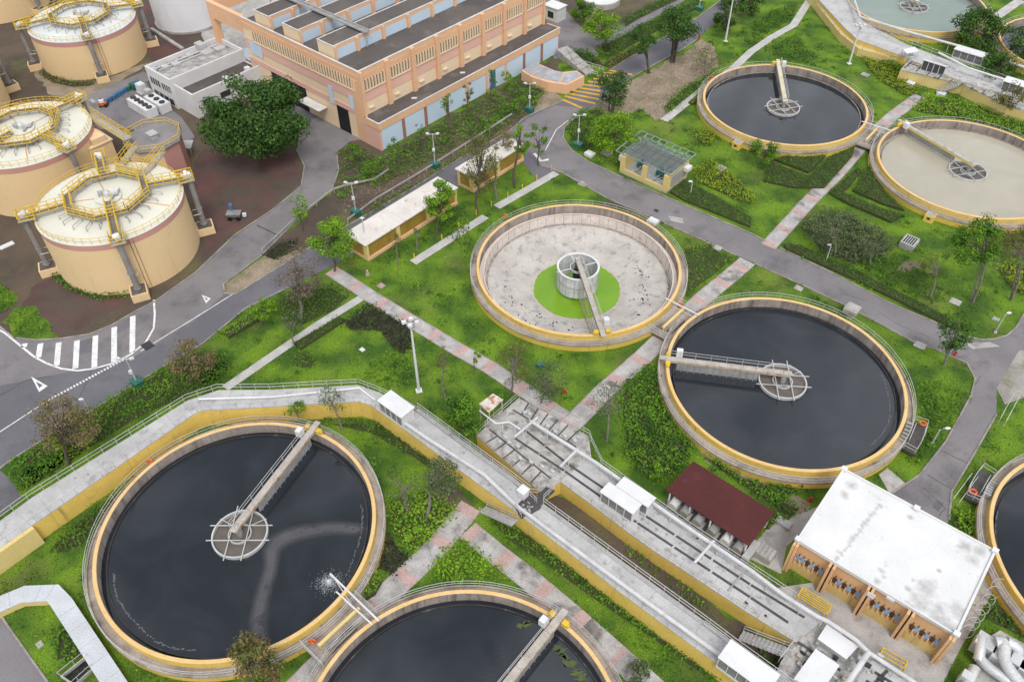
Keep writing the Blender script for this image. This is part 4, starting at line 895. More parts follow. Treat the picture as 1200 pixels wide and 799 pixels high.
# bent white channel at the lower left
pts = [P(x, y, 1.0) for x, y in [(-60, 745), (0, 707), (27, 695.5), (62, 694), (73, 707), (136, 803), (160, 840)]]
t = thing('low_channel', 'bent pale covered channel in the grass at the lower left', 'channel', pts[3])
offs = []
for i, p in enumerate(pts):
    d = (pts[min(i+1, len(pts)-1)]-pts[max(0, i-1)]).normalized(); offs.append(Vector((-d.y, d.x, 0))*.92)
b = MB(); pl = [p+o for p, o in zip(pts, offs)]+[p-o for p, o in zip(pts, offs)][::-1]; b.prism([(p.x, p.y) for p in pl], 0, .85); b.build('wall', M['yellowlight'], t)
b = MB(); pl = [p+o*1.06 for p, o in zip(pts, offs)]+[p-o*1.06 for p, o in zip(pts, offs)][::-1]; b.prism([(p.x, p.y) for p in pl], .85, 1.0)
M['paledeck'] = mat('pale_blue_deck', (.52, .54, .575), (.45, .47, .50), .4, .7, stain=(.4, .4, .4), st_scale=.7, st_lo=.6, st_hi=.75, st_amt=.5); b.build('cover', M['paledeck'], t)
b = MB()
for f, i in ((.4, 1), (.5, 2), (.9, 2), (.1, 4), (.3, 4), (.5, 4), (.7, 4), (.9, 4)):
    p = pts[i].lerp(pts[i+1], f); o = offs[i].lerp(offs[i+1], f); b.bar(p+o, p-o, .05, .012)
b.build('joint', M['steel'], t)
# concrete pit
t = thing('concrete_pit', 'open rectangular concrete pit with dark inside below the bent pale channel', 'pit', P(92, 785, 0))
q = [P(x, y, .5) for x, y in ((70, 792), (100, 768), (113, 779), (86, 803))]; c_ = sum(q, Vector())/4
b = MB()
for i in range(4):
    a, d_ = q[i], q[(i+1) % 4]; ai, di = a.lerp(c_, .14), d_.lerp(c_, .14); b.hexa([(a.x, a.y, 0), (d_.x, d_.y, 0), (di.x, di.y, 0), (ai.x, ai.y, 0), (a.x, a.y, .5), (d_.x, d_.y, .5), (di.x, di.y, .5), (ai.x, ai.y, .5)])
b.build('rim', M['conc'], t)
b = MB(); b.prism([(p.lerp(c_, .14).x, p.lerp(c_, .14).y) for p in q], .01, .06); b.build('floor', M['black'], t)
b = MB(); b.rail([p for p in q]+[q[0]], .8, .03, 1, 1.6); b.build('railing', M['rail'], t)
# far channel beside the grey-green tank
fu = [(990, -60), (978, -20), (1012, 26), (1062, 52), (1130, 78), (1200, 104), (1260, 126)]
fl_ = [(940, -60), (952, -8), (990, 33), (1004, 46), (1058, 66), (1120, 93), (1200, 118), (1260, 140)]
t3, U3, L3 = channel('elevated_channel', 'far yellow walled channel curving past the grey-green tank', 'channel', fu, fl_, 2.6, M['yellow'], M['deck'])
b = MB(); b.rail(U3, 1.1, .04, 2, 2.2); b.build('railing', M['rail'], t3)
b = MB(); 
ol = pz([(928, -60), (945, -10), (985, 40), (1006, 57), (1060, 72)], 1.6); il = pz([(944, -60), (956, -8), (993, 35), (1008, 48), (1061, 66)], 1.6)
b.prism([(p.x, p.y) for p in ol+il[::-1]], 0, 1.6); b.build('side_launder', M['yellowlight'], t3)
b = MB(); b.rail(ol, .5, .06, 1, 3); b.build('launder_railing', M['rail'], t3)
pipe('overhead_pipe', 'long white raised pipe crossing in front of the grey-green tank', [(994, -20), (1008, 20), (1062, 37), (1130, 56), (1165, 67), (1200, 79), (1240, 92)], 4.4, .25, M['pipewhite'], 10, 1.8)
pipe('overhead_pipe', 'white raised pipe in front of the louvred cabins at the upper right', [(1100, 62), (1135, 80), (1200, 101), (1240, 114)], 4.2, .2, M['white'], 10, 1.6)
t = thing('grated_chamber', 'grey gridded chamber deck with yellow wall at the upper right', 'chamber', P(1120, 100, 0))
q = pz([(1055, 82), (1072, 64), (1130, 82), (1200, 107), (1260, 126), (1260, 148), (1180, 124), (1128, 99)], 2.2); b = MB(); b.prism([(p.x, p.y) for p in q], 0, 2.05); b.build('wall', M['yellowlight'], t)
b = MB(); b.prism([(p.x, p.y) for p in q], 2.052, 2.25); b.build('deck', M['stainedconc'], t)
b = MB()
for i in range(11):
    f = i/10; p = P(1060+f*130, 80+f*42, 2.26); q_ = P(1076+f*130, 66+f*42, 2.26); b.bar(p, q_, .3, .03)
b.bar(P(1064, 74, 2.27), P(1200, 115, 2.27), .3, .03); b.build('joint', M['deckdark'], t)
for _ in range(46):
    b = MB(); f = random.random(); p = P(1066+f*130, 74+f*41+random.uniform(-6, 5), 2.25); b.box(p+Vector((0, 0, .3)), random.uniform(.2, .7), random.uniform(.2, .6), random.uniform(.2, .9), F0.ang); b.build('fitting', M['rail'], t)
b = MB(); b.rail(pz([(1060, 84), (1128, 100), (1180, 124), (1240, 142)], 2.25), 1, .035, 2, 2); b.build('railing', M['rail'], t)
def cab_px(label, px, z0, z1, nw):
    U, V = zip(*[F0.uv(P(x, y, z1)) for x, y in px]); cabin(label, F0, min(U), max(U), min(V), max(V), z0, z1, nw)
cab_px('white louvred cabin on the gridded chamber at the upper right', [(1083, 70), (1109, 78)], 2.25, 4.3, 4)
bpy.data.objects[-1] if False else None
U_, V_ = F0.uv(P(1096, 73, 4.3)); 
cabin('white louvred cabin on the far channel below the dark trees', F0, *(lambda u, v: (u-2.8, u+2.8, v-1.1, v+1.1))(*F0.uv(P(1138, 60, 4.6))), 2.6, 4.6, 4)
cabin('white cabin at the right edge half hidden by a tree', F0, *(lambda u, v: (u-2.5, u+2.5, v-1.1, v+1.1))(*F0.uv(P(1195, 97, 4.4))), 2.25, 4.4, 4)
q = pz([(1058, 58), (1072, 55), (1077, 60), (1063, 63)], 4.0); t = thing('canopy', 'small white canopy at the left end of the gridded chamber', 'canopy', P(1066, 68, 2.2)); b = MB(); b.prism([(p.x, p.y) for p in q], 3.92, 4.0); b.build('roof', M['white'], t)
for p in q: b = MB(); b.bar((p.x, p.y, 2.2), (p.x, p.y, 3.92), .1, .1); b.build('post', M['rail'], t)
stairway('pale stairs down the yellow wall at the upper right', (1097, 109), .2, (1124, 99), 2.2, 1.1, 10, M['conc'])
# ================================================================ BUILDINGS
M['bpeach'] = mat('orange_wall_paint', (.72, .44, .27), (.66, .40, .24), .15, .8, stain=(.45, .29, .18), st_scale=.3, st_lo=.6, st_hi=.76, st_amt=.5, grit=.03)
M['bpink'] = mat('pink_wall_paint', (.70, .43, .35), (.66, .40, .325), .15, .8, grit=.03)
M['bcream'] = mat('cream_wall_paint', (.76, .60, .41), (.71, .55, .375), .15, .8, grit=.03)
M['bblue'] = mat('light_blue_panel', (.52, .63, .74), (.47, .575, .69), .12, .7, stain=(.55, .6, .64), st_scale=.4, st_lo=.6, st_hi=.75, st_amt=.5, grit=.02)
M['bbrown'] = mat('brown_column', (.33, .16, .11), (.28, .14, .10), .5, .8, grit=.03)
M['flatroof'] = mat('dark_flat_roof', (.115, .10, .092), (.085, .074, .07), .15, .9, stain=(.19, .17, .155), st_scale=.25, st_lo=.54, st_hi=.7, st_amt=.6, grit=.1)
M['edge'] = mat('roof_edge_white', (.62, .60, .58), (.5, .48, .46), .6, .8)
M['louvre'] = mat('louvre_shade', (.27, .215, .17), (.21, .165, .13), .8, .8, grit=.03)
F = F0
t = thing('factory_building', 'large orange and pink factory hall with blue glazed roof monitors', 'building', F.W(-107.5, 82.2))
u0, u1, v0, v1, H = -141.0, -107.5, 82.2, 131.8, 13.75
b = MB(); b.ubox(F, u0, u1, v0, v1, 0, H-.8); b.build('wall', M['bcream'], t)
b = MB(); b.ubox(F, u0+.3, u1-.3, v0+.3, v1-.3, H-.798, H-.55); b.build('flat_roof', M['flatroof'], t)
pr = MB()
pr.ubox(F, u0, u1+.02, v0-.02, v0+.28, H-.8, H); pr.ubox(F, u1-.28, u1+.02, v0+.28, v1, H-.8, H); pr.ubox(F, u0, u1-.28, v1-.28, v1, H-.8, H)
pr.build('parapet', M['bpeach'], t)
b = MB(); b.ubox(F, u0-.02, u1+.06, v0-.06, v0+.32, H, H+.07); b.ubox(F, u1-.32, u1+.06, v0+.32, v1, H, H+.07); b.build('coping', M['edge'], t)
# bands on the two visible fronts
bd = MB(); bd.mat(0)
def band(z0, z1, mi, d): 
    bd.mat(mi); bd.ubox(F, u0, u1+d, v0-d, v0-.002, z0, z1); bd.ubox(F, u1+.002, u1+d, v0-.002, v1, z0, z1)
band(11.9, H-.82, 0, .10); band(7.9, 9.9, 1, .10)
bd.mat(1); bd.ubox(F, u0, u1, v0-.10, v0-.002, 5.0, 6.0)
bd.build('band', [M['bpeach'], M['bpink']], t)
for (a0, a1) in ((u0+3.0, u0+19.5), (u0+20.2, u1-1.3)):
    b = MB(); b.ubox(F, a0, a1, v0-.05, v0-.003, 9.95, 11.85); b.build('louvre_strip', M['louvre'], t)
    n = int((a1-a0)/.75); b = MB()
    for i in range(n+1): b.ubox(F, a0+(a1-a0)*i/n-.13, a0+(a1-a0)*i/n+.13, v0-.22, v0-.051, 9.9, 11.9)
    b.ubox(F, a0-.1, a1+.1, v0-.26, v0-.05, 9.78, 9.93); b.build('louvre_fin_pattern', M['bcream'], t)
NB = 8; dv = (v1-v0)/NB
for i in range(NB):
    a0, a1 = v0+dv*i+.75, v0+dv*(i+1)-.65
    b = MB(); b.ubox(F, u1+.003, u1+.05, a0, a1, 9.95, 11.85); b.build('louvre_strip', M['louvre'], t)
    b = MB(); n = 7
    for k in range(n+1): b.ubox(F, u1+.051, u1+.25, a0+(a1-a0)*k/n-.13, a0+(a1-a0)*k/n+.13, 9.9, 11.9)
    b.ubox(F, u1+.05, u1+.3, a0-.1, a1+.1, 9.78, 9.93); b.build('louvre_fin_pattern', M['bcream'], t)
    b = MB(); b.ubox(F, u1+.003, u1+.35, a0+.6, a0+1.7, 6.4, 6.6); b.build('ledge', M['bcream'], t)
for i in range(NB+1):
    v = v0+dv*i; b = MB(); b.ubox(F, u1+.003, u1+.62, max(v0-.1, v-.42), min(v1, v+.42), 5.4, H-.02); b.build('pier', M['bpeach'], t)
    b = MB(); v_ = max(v0+.3, min(v1-.2, v+.48)); b.bar(F.W(u1+.2, v_, 5.6), F.W(u1+.2, v_, H-.4), .1, .1); b.build('downpipe', M['bbrown'], t)
b = MB(); b.ubox(F, u1-2.2, u1+.12, v0-.16, v0-.101, 0, 12); b.build('corner_pier', M['bpeach'], t)
for (a0, a1, z0, z1) in ((u1-9.2, u1-8.0, 4.9, 8.4), (u1-3.4, u1-2.3, 5.8, 8.4), (u0+1.2, u0+5.0, 7.0, 9.5)):
    b = MB(); b.ubox(F, a0, a1, v0-.14, v0-.103, z0, z1); b.build('blue_panel', M['bblue'], t)
# big door and openings on the left front
b = MB(); b.ubox(F, u1-7.6, u1-4.4, v0-.05, v0-.004, .05, 5.0); b.build('doorway', M['black'], t)
b = MB(); b.ubox(F, u1-27, u1-16.5, v0-.05, v0-.004, .05, 4.9); b.build('doorway', M['black'], t)
b = MB(); b.ubox(F, u1-16.4, u1-10.4, v0-2.2, v0-.2, 3.3, 3.45); b.build('door_canopy', M['edge'], t)
# roof monitors
for (m0, m1) in ((-119.0, -114.6), (-128.8, -124.3), (-137.4, -132.9)):
    r = MB(); r.ubox(F, m0, m1, v0+.9, v1-.5, H-.56, H+1.95); mo = r.build('roof_monitor', M['bcream'], t)
    r = MB(); r.ubox(F, m0+.15, m1-.15, v0+1.1, v1-.7, H+1.952, H+2.02); r.build('monitor_roof', M['flatroof'], mo)
    r = MB(); r.ubox(F, m1-.14, m1+.1, v0+.85, v1-.45, H+1.96, H+2.12); r.ubox(F, m0-.06, m1-.15, v0+.85, v0+1.05, H+1.96, H+2.12); r.ubox(F, m0-.06, m0+.14, v0+1.06, v1-.45, H+1.96, H+2.12); r.build('monitor_edge', M['edge'], mo)
    r = MB(); r.ubox(F, m1+.003, m1+.06, v0+.9, v1-.5, H+1.35, H+1.95); r.build('monitor_fascia', M['bpeach'], mo)
    for i in range(NB):
        r = MB(); r.ubox(F, m1+.003, m1+.05, v0+dv*i+(1.5 if i == 0 else .5), v0+dv*(i+1)-.5, H-.5, H+1.34); r.build('glazed_panel', M['bblue'], mo)
        r = MB(); v = max(v0+1.05, v0+dv*i); r.ubox(F, m1+.003, m1+.4, v-.3 if i else v-.1, v+.3, H-.55, H+1.9); r.build('monitor_pier', M['bpeach'], mo)
# roof gallery
g_ = MB(); v = v0+8.0
for s in (-.5, .5): g_.bar(F.W(-150, v+s, H+2.6), F.W(-113.6, v+s, H+2.6), .18, .3)
g_.bar(F.W(-150, v, H+2.46), F.W(-113.6, v, H+2.46), .9, .06)
for i in range(18): u = -150+i*2.1; g_.bar(F.W(u, v-.5, H+2.75), F.W(u+1, v+.5, H+2.75), .08, .08)
for i in range(4): u = -114+-9.4*i; g_.bar(F.W(u, v, H-.5), F.W(u, v, H+2.45), .2, .2)
tag(g_.build('roof_gallery', M['steel']), 'grey steel gallery laid across the blue glazed roof monitors', 'gallery')
# open frame at the far end
b = MB(); b.ubox(F, -152.4, -141.0, v0-.02, v0+.9, H-3.2, H-.0); b.ubox(F, -152.4, -151.0, v0-.02, v0+1.2, 0, H-3.2); b.ubox(F, -152.4, -151.6, v0+.9, v0+24, H-2.6, H); b.build('portal_frame', M['bpeach'], t)
b = MB(); b.ubox(F, -151.5, -141.05, v0+10, v1, 0, 9.0); b.build('rear_wing', M['bcream'], t)
M['dryroof'] = mat('dry_mossy_roof', (.24, .19, .12), (.18, .14, .09), .2, .95, grit=.1)
b = MB(); b.ubox(F, -151.4, -141.05, v0+10.1, v1, 9.003, 9.1); b.build('rear_roof', M['dryroof'], t)
b = MB(); b.ubox(F, -150, -141.05, v0+2, v0+9.5, 2.8, 3.0); b.build('blue_awning', M['bblue'], t)
# lean-to
t = thing('lean_to_hall', 'low side hall with light blue panels and dark roof before the orange factory', 'building', F.W(-103.4, 82))
l0, l1, a0, a1, h = -107.48, -103.35, 81.9, 132.5, 5.5
b = MB(); b.ubox(F, l0+.02, l1-.2, a0+.12, a1-.2, 0, h-.35); b.build('wall', M['bpink'], t)
b = MB(); b.ubox(F, l0+.02, l1-.25, a0+.2, a1-.25, h-.348, h-.14); b.build('flat_roof', M['flatroof'], t)
b = MB(); b.ubox(F, l1-.24, l1, a0, a1, h-1.35, h); b.ubox(F, l0+.7, l1-.24, a0, a0+.22, h-1.35, h); b.ubox(F, l0+.7, l1-.24, a1-.24, a1, h-1.35, h); b.build('fascia', M['bpeach'], t)
b = MB(); b.ubox(F, l1-.28, l1+.04, a0-.03, a1+.03, h, h+.06); b.ubox(F, l0+.7, l1-.28, a0-.03, a0+.25, h, h+.06); b.build('coping', M['edge'], t)
dl = (a1-a0-.4)/9
for i in range(9):
    b = MB(); b.ubox(F, l1-.199, l1-.12, a0+.2+dl*i+.35, a0+.2+dl*(i+1)-.35, .15, h-1.36); b.build('blue_panel', M['bblue'], t)
for i in range(1, 9):
    v = a0+.2+dl*i; b = MB(); b.ubox(F, l1-.198, l1-.03, v-.34, v+.34, 0, h-1.36); b.build('column', M['bbrown'] if i < 4 or i > 6 else M['bpeach'], t)
b = MB(); b.ubox(F, l1-.118, l1-.09, a0+.2+dl*5.2, a0+.2+dl*5.45, .2, 4); b.build('blue_door', M['blue'], t)
for v in (92.5, 105.3): b = MB(); b.box(F.W(-105.4, v, h-.08), 1.0, .5, .1, F.ang+.8); b.build('roof_hatch', M['edge'], t)
# ---------------------------------------------------------------- white office
t = thing('office_building', 'white flat roofed office block with cluttered parapet roof beside the big tree', 'building', F.W(-144, 66.3))
M['owhite'] = mat('off_white_wall', (.66, .65, .655), (.6, .59, .595), .3, .75, streak=((.35, .33, .32), .6, .78, .5), grit=.02)
b = MB(); b.ubox(F, -152.7, -144.2, 66.3, 83, 0, 5.2); b.build('wall', M['owhite'], t)
b = MB(); b.ubox(F, -152.3, -144.6, 66.7, 82.7, 5.202, 5.3); b.build('flat_roof', M['stainedconc'], t)
b = MB()
for q in ((-152.72, -144.18, 66.28, 66.6), (-152.72, -144.18, 82.7, 83.02), (-152.72, -152.4, 66.6, 82.7), (-144.5, -144.18, 66.6, 82.7)): b.ubox(F, *q, 5.203, 6.1)
b.build('parapet', M['owhite'], t)
b = MB(); b.ubox(F, -144.17, -138.2, 66.9, 83, 0, 3.6); b.build('lower_wing', M['owhite'], t)
b = MB(); b.ubox(F, -144.1, -138.6, 67.2, 82.6, 3.602, 3.66); b.build('wing_roof', M['flatroof'], t)
b = MB(); b.ubox(F, -138.5, -138.18, 66.88, 83.0, 3.603, 4.9); b.ubox(F, -144.17, -138.5, 66.88, 67.18, 3.603, 4.9); b.build('wing_parapet', M['owhite'], t)
for a0_, a1_, z0, z1 in ((-151.8, -148.4, 3.0, 4.3), (-147.8, -144.8, 3.0, 4.3), (-151.8, -144.8, .4, 1.6)):
    b = MB(); b.ubox(F, a0_, a1_, 66.24, 66.297, z0, z1); w_ = b.build('window', M['glass'], t)
    n = 4
    for i in range(n+1): b = MB(); b.ubox(F, a0_+(a1_-a0_)*i/n-.05, a0_+(a1_-a0_)*i/n+.05, 66.18, 66.238, z0, z1); b.build('mullion', M['owhite'], w_)
for v in (68.6, 72.5): b = MB(); b.ubox(F, -138.178, -138.12, v, v+2.2, 1.9, 3.0); b.build('window', M['glass'], t)
for px, s in (((178, 82), (2.2, 1.1, .5)), ((194, 80), (1.6, 1.2, .6)), ((206, 76), (1.8, 1.4, .5)), ((233, 57), (2.0, 1.4, 1.5)), ((243, 62), (2.4, 2.2, .5)), ((222, 66), (1.4, 1.0, .5)), ((257, 58), (1.6, 2.0, .5))):
    p = P(*px, 5.4); uu, vv = F.uv(p)
    if not (-152.0 < uu < -145.3): uu = max(-151.5, min(-145.6, uu))
    p = F.W(uu, vv); b = MB(); b.box((p.x, p.y, 5.3+s[2]/2), s[0], s[1], s[2], F.ang); b.build('roof_unit', M['deck'], t)
b = MB(); b.tube([F.W(-151.0, 67.6, 5.6), F.W(-150.6, 81, 5.6)], .15, 8); b.tube([F.W(-149.9, 67.6, 5.6), F.W(-149.6, 79, 5.6)], .12, 8); b.build('roof_pipe', M['rail'], t)
for v in (74.5, 79.5): b = MB(); b.ubox(F, -139.6, -138.55, v, v+.9, 3.67, 5.1); b.build('vent', M['white'], t)
# chillers, barrels and clutter on the yard
def chiller(label, px, L_, nf):
    p = P(*px, 0); t = thing('chiller', label, 'chiller', p, 'chillers behind the white office')
    b = MB(); b.box(p+Vector((0, 0, 1.0)), L_, 2.2, 1.8, F.ang); b.build('casing', M['white'], t)
    for i in range(nf):
        c_ = p+F.a*(-L_/2+L_*(i+.5)/nf)
        b = MB(); b.tube([(c_.x, c_.y, 1.9), (c_.x, c_.y, 2.1)], .55, 14); b.build('fan', M['darksteel'], t)
chiller('white chiller with a row of five dark fans', (169, 131), 7.0, 5); chiller('white chiller with a row of three fans nearer the office', (187, 127), 5.6, 3)
dr = MB(); dr.tube([(0, 0, 0), (0, 0, .9)], .38, 14); dr.tube([(0, 0, .3), (0, 0, .34)], .4, 14); dr.tube([(0, 0, .6), (0, 0, .64)], .4, 14)
dm = None
for i in range(11):
    x = 126+i*3.6; y = 121.5-i*2.15; p = P(x, y, 0)
    if dm is None: o = dr.build('drum', M['blue'], loc=(0, 0, 0)); dm = o
    else: o = dm.copy(); C.objects.link(o)
    if i in (7, 8): o.data = o.data.copy(); o.data.materials[0] = M['green']
    o.location = p+Vector((random.uniform(-.2, .2), random.uniform(-.2, .2), 0)); tag(o, 'dark green drum near the office end of the drum row' if i in (7, 8) else 'blue drum in the row beside the service lane', 'drum', 'green drums by the service lane' if i in (7, 8) else 'blue drums by the service lane')
t = thing('cement_mixer', 'orange and white machine at the end of the blue drum row', 'machine', P(121, 125, 0)); p = P(121, 125, 0)
b = MB(); b.box(p+Vector((0, 0, .6)), 1.6, .8, .5, .4); b.build('frame', M['orange'], t)
b = MB(); b.lathe((p.x, p.y), [(.2, .7), (.55, .95), (.5, 1.4), (.25, 1.6)], 14); b.build('bowl', M['white'], t, True)
for s in (-1, 1): b = MB(); b.tube([p+Vector((s*.7, -.5, .35)), p+Vector((s*.7, .5, .35))], .3, 12); b.build('wheel', M['black'], t)
for i, (px, s, m) in enumerate([((158, 104), (1.6, 1.2, 1.1), 'green'), ((167, 108), (1.6, 1.4, 1.8), 'white'), ((175, 112), (1.4, 1.2, 1.2), 'deck'), ((112, 127), (1.8, .8, 1.5), 'steel')]):
    p = P(*px, 0); b = MB(); b.box(p+Vector((0, 0, s[2]/2)), *s, F.ang); b.box(p+Vector((0, 0, s[2]+.06)), s[0]*.8, s[1]*.8, .12, F.ang); b.box(p+Vector((0, 0, .05)), s[0]*1.1, s[1]*1.1, .1, F.ang)
    tag(b.build('storage_box', M[m]), ['green box at the office end of the drum row', 'tall white box between the drums and the white office', 'pale box against the white office front', 'grey cabinet beside the orange machine'][i], 'box')
# ---------------------------------------------------------------- pump sheds with pale roofs
M['shedroof'] = mat('stained_white_sheet_roof', (.66, .62, .585), (.58, .54, .50), .5, .75, stain=(.36, .20, .12), st_scale=.8, st_lo=.60, st_hi=.72, st_amt=.6, st_stretch=(1, 1, 1), stripe=(A_U+PI/2, 1.0, .05), grit=.04)
M['ochre'] = mat('ochre_panel', (.33, .215, .035), (.27, .175, .03), .6, .75, stain=(.2, .13, .04), st_scale=.6, st_lo=.55, st_hi=.7, st_amt=.5, grit=.06)
def shed(label, u0, u1, v0, v1, h, nb):
    t = thing('pump_shed', label, 'shed', F.W(u1, v0), 'long yellow sheds with pale roofs')
    b = MB(); b.ubox(F, u0+.25, u1-.35, v0+.3, v1-.3, 0, h-.2); b.build('wall', M['ochre'], t)
    b = MB(); p8 = [F.W(u0, v0, h-.2), F.W(u1, v0, h-.2), F.W(u1, v1, h-.2), F.W(u0, v1, h-.2), F.W(u0, v0, h+.05), F.W(u1, v0, h-.02), F.W(u1, v1, h-.02), F.W(u0, v1, h+.05)]; b.hexa(p8); b.build('roof', M['shedroof'], t)
    for i in range(nb+1):
        v = v0+.3+(v1-v0-.6)*i/nb; b = MB(); b.ubox(F, u1-.349, u1-.12, max(v0+.25, v-.35), min(v1-.25, v+.35), 0, h-.202); b.build('pier', M['yellowlight'], t)
    b = MB(); b.ubox(F, u1-.349, u1-.02, v0+.2, v1-.2, 0, .5); b.ubox(F, u0+.3, u1-.36, v0+.2, v0+.299, 0, .5); b.build('plinth', M['bpeach'], t)
    for u in (u0+.6, u1-.6): b = MB(); b.ubox(F, u-.3, u+.3, v0+.18, v0+.298, 0, h-.202); b.build('end_pier', M['yellowlight'], t)
shed('long yellow shed with pale stained roof beside the main road', -86.7, -82.0, 59.4, 79.6, 3.2, 3)
shed('shorter yellow shed behind the brown leafed tree', -86.2, -82.2, 83.2, 96.6, 3.2, 2)
# ---------------------------------------------------------------- glazed shelter
t = thing('pump_shelter', 'yellow pillared shelter with open steel and glass roof beside the plant road', 'shelter', F.W(-67.3, 104.5))
a0, a1, c0, c1, h = -67.3, -57.6, 104.5, 110.8, 3.3
b = MB(); b.ubox(F, a0, a1, c0, c1, 0, .25); b.build('floor', M['deck'], t)
b = MB(); b.ubox(F, a0, a1, c0-.02, c0+.25, .252, 1.0); b.build('low_wall', M['yellowlight'], t)
for u in (a0, (a0+a1)/2-.4, a1-.9): b = MB(); b.ubox(F, u, u+.9, c0-.04, c0+.5, .26, h); b.build('pillar', M['yellowlight'], t)
b = MB(); b.ubox(F, a1-.28, a1, c0+.51, c1, .26, h-.02); b.build('side_wall', M['yellowlight'], t)
b = MB(); b.ubox(F, a1+.002, a1+.04, c0+1.0, c1-.6, .7, h-.5); b.build('side_panel', M['bbrown'] if False else M['steel'], t)
b = MB(); b.ubox(F, a0, a0+.28, c0+.51, c1, .26, h-.02); b.build('side_wall', M['yellowlight'], t)
b = MB(); b.ubox(F, a0+.3, a1-.3, c1-.28, c1, .26, h-.02); b.build('back_wall', M['yellowlight'], t)
M['frame'] = mat('grey_green_frame', (.30, .34, .34), (.24, .28, .28), .8, .5, metallic=.3)
b = MB(); z = 3.9
for i in range(9): u = a0-1.3+(a1-a0+1.6)*i/8; b.bar(F.W(u, c0+.2, z-.25), F.W(u, c1+1.4, z+.25), .14, .16)
for i in range(5): f = i/4; v = c0+.2+(c1-c0+1.2)*f; b.bar(F.W(a0-1.3, v, z-.25+.5*f), F.W(a1+.3, v, z-.25+.5*f), .12, .12)
b.build('roof_frame', M['frame'], t)
for i in range(9): u = a0-1.3+(a1-a0+1.6)*i/8; 
b = MB()
for u in (a0+.2, (a0+a1)/2, a1-.2):
    for v in (c0+.3, c1-.2): b.bar(F.W(u, v, h-.1), F.W(u, v, z+.1), .12, .12)
b.build('strut', M['frame'], t)
gm = bpy.data.materials.new('roof_glass'); gm.use_nodes = True; _b = gm.node_tree.nodes['Principled BSDF']; _b.inputs['Base Color'].default_value = (.75, .85, .85, 1); _b.inputs['Transmission Weight'].default_value = .92; _b.inputs['Roughness'].default_value = .08; _b.inputs['IOR'].default_value = 1.05
b = MB(); p8 = [F.W(a0-.2, c0+.4, z-.1), F.W(a1+.2, c0+.4, z-.1), F.W(a1+.2, c1+.2, z+.3), F.W(a0-.2, c1+.2, z+.3)]; b.hexa(p8+[p+Vector((0, 0, .02)) for p in p8]); b.build('glass_roof', gm, t)
for u in (a0+2.6, a1-3.2):
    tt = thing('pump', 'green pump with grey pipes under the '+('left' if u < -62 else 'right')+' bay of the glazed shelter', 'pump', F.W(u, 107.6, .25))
    b = MB(); b.tube([F.W(u-.9, 107.6, 1.0), F.W(u+.9, 107.6, 1.0)], .5, 14); b.tube([F.W(u, 107.6, 1.0), F.W(u, 107.6, 2.2)], .35, 12); b.build('casing', M['green'], tt)
    b = MB(); b.tube([F.W(u, 105.4, .9), F.W(u, 107.6, .9), F.W(u, 109.6, .9)], .16, 8); b.tube([F.W(u+1.6, 106, .3), F.W(u+1.6, 106, 1.6)], .12, 8); b.box(F.W(u, 107.6, .4), 1.6, 1.0, .3, F.ang); b.build('pipework', M['steel'], tt)
b = MB(); b.ubox(F, a1+.05, a1+.9, c0+4.6, c0+6.0, 2.2, 2.9); b.build('side_hood', M['white'], t)
b = MB(); b.ubox(F, a0-.95, a0-.02, c0+.8, c0+2.0, 1.6, 2.6); b.build('side_hood', M['white'], t)
# ---------------------------------------------------------------- white roof building, lower right
FB = Frame(-39.6)
U, V = zip(*[FB.uv(P(x, y, 5.4)) for x, y in ((932, 635), (990, 551), (1166, 648), (1118, 744))])
u0, u1, v0, v1, h = (U[0]+U[1])/2, (U[2]+U[3])/2, (V[0]+V[3])/2, (V[1]+V[2])/2, 5.4
t = thing('blower_house', 'orange walled building with big white flat roof at the lower right', 'building', FB.W((u0+u1)/2, v0))
M['borange'] = mat('deep_orange_wall', (.68, .42, .225), (.62, .375, .195), .3, .8, stain=(.36, .18, .07), st_scale=.5, st_lo=.58, st_hi=.74, st_amt=.5, grit=.04)
M['bochre'] = mat('ochre_yellow_wall', (.62, .45, .18), (.56, .40, .155), .4, .8, streak=((.2, .13, .06), .55, .72, .7), grit=.06)
b = MB(); b.ubox(FB, u0, u1, v0+.55, v1, 0, h-.3); b.build('wall', M['borange'], t)
b = MB(); b.ubox(FB, u0-.1, u1+.1, v0+.2, v1+.15, h-.298, h); b.build('roof', M['whiteroof'], t)
# grey weathered corner of the roof
b = MB()
for q in ((u0-.14, u1+.14, v1+.0, v1+.19), (u0-.14, u0+.1, v0+.16, v1), (u1-.1, u1+.14, v0+.16, v1), (u0+.1, u1-.1, v0+.16, v0+.3)): b.ubox(FB, *q, h+.002, h+.2)
b.build('roof_rim', M['white'], t)
for (u, v) in ((u0, v1), (u1, v1), (u0, v0+.2), (u1, v0+.2), ((u0+u1)/2, v1)): b = MB(); b.ubox(FB, u-.3, u+.3, v-.28, v+.28, h+.21, h+.45); b.build('vent_cap', M['white'], t)
b = MB(); b.ubox(FB, u0, u1, v0+.36, v0+.548, 0, 1.45); b.build('lower_wall', M['bochre'], t)
M['darkwin'] = mat('dark_brown_opening', (.075, .052, .04), (.05, .036, .03), .8, .6)
nb = 4; du = (u1-u0)/nb
for i in range(nb+1):
    u = u0+du*i
    for s in (-.22, .22):
        if (i == 0 and s < 0) or (i == nb and s > 0): s *= .4
        b = MB(); b.ubox(FB, u+s-.13, u+s+.13, v0-.35, v0+.5, 0, h-.3); b.build('pier', M['borange'], t)
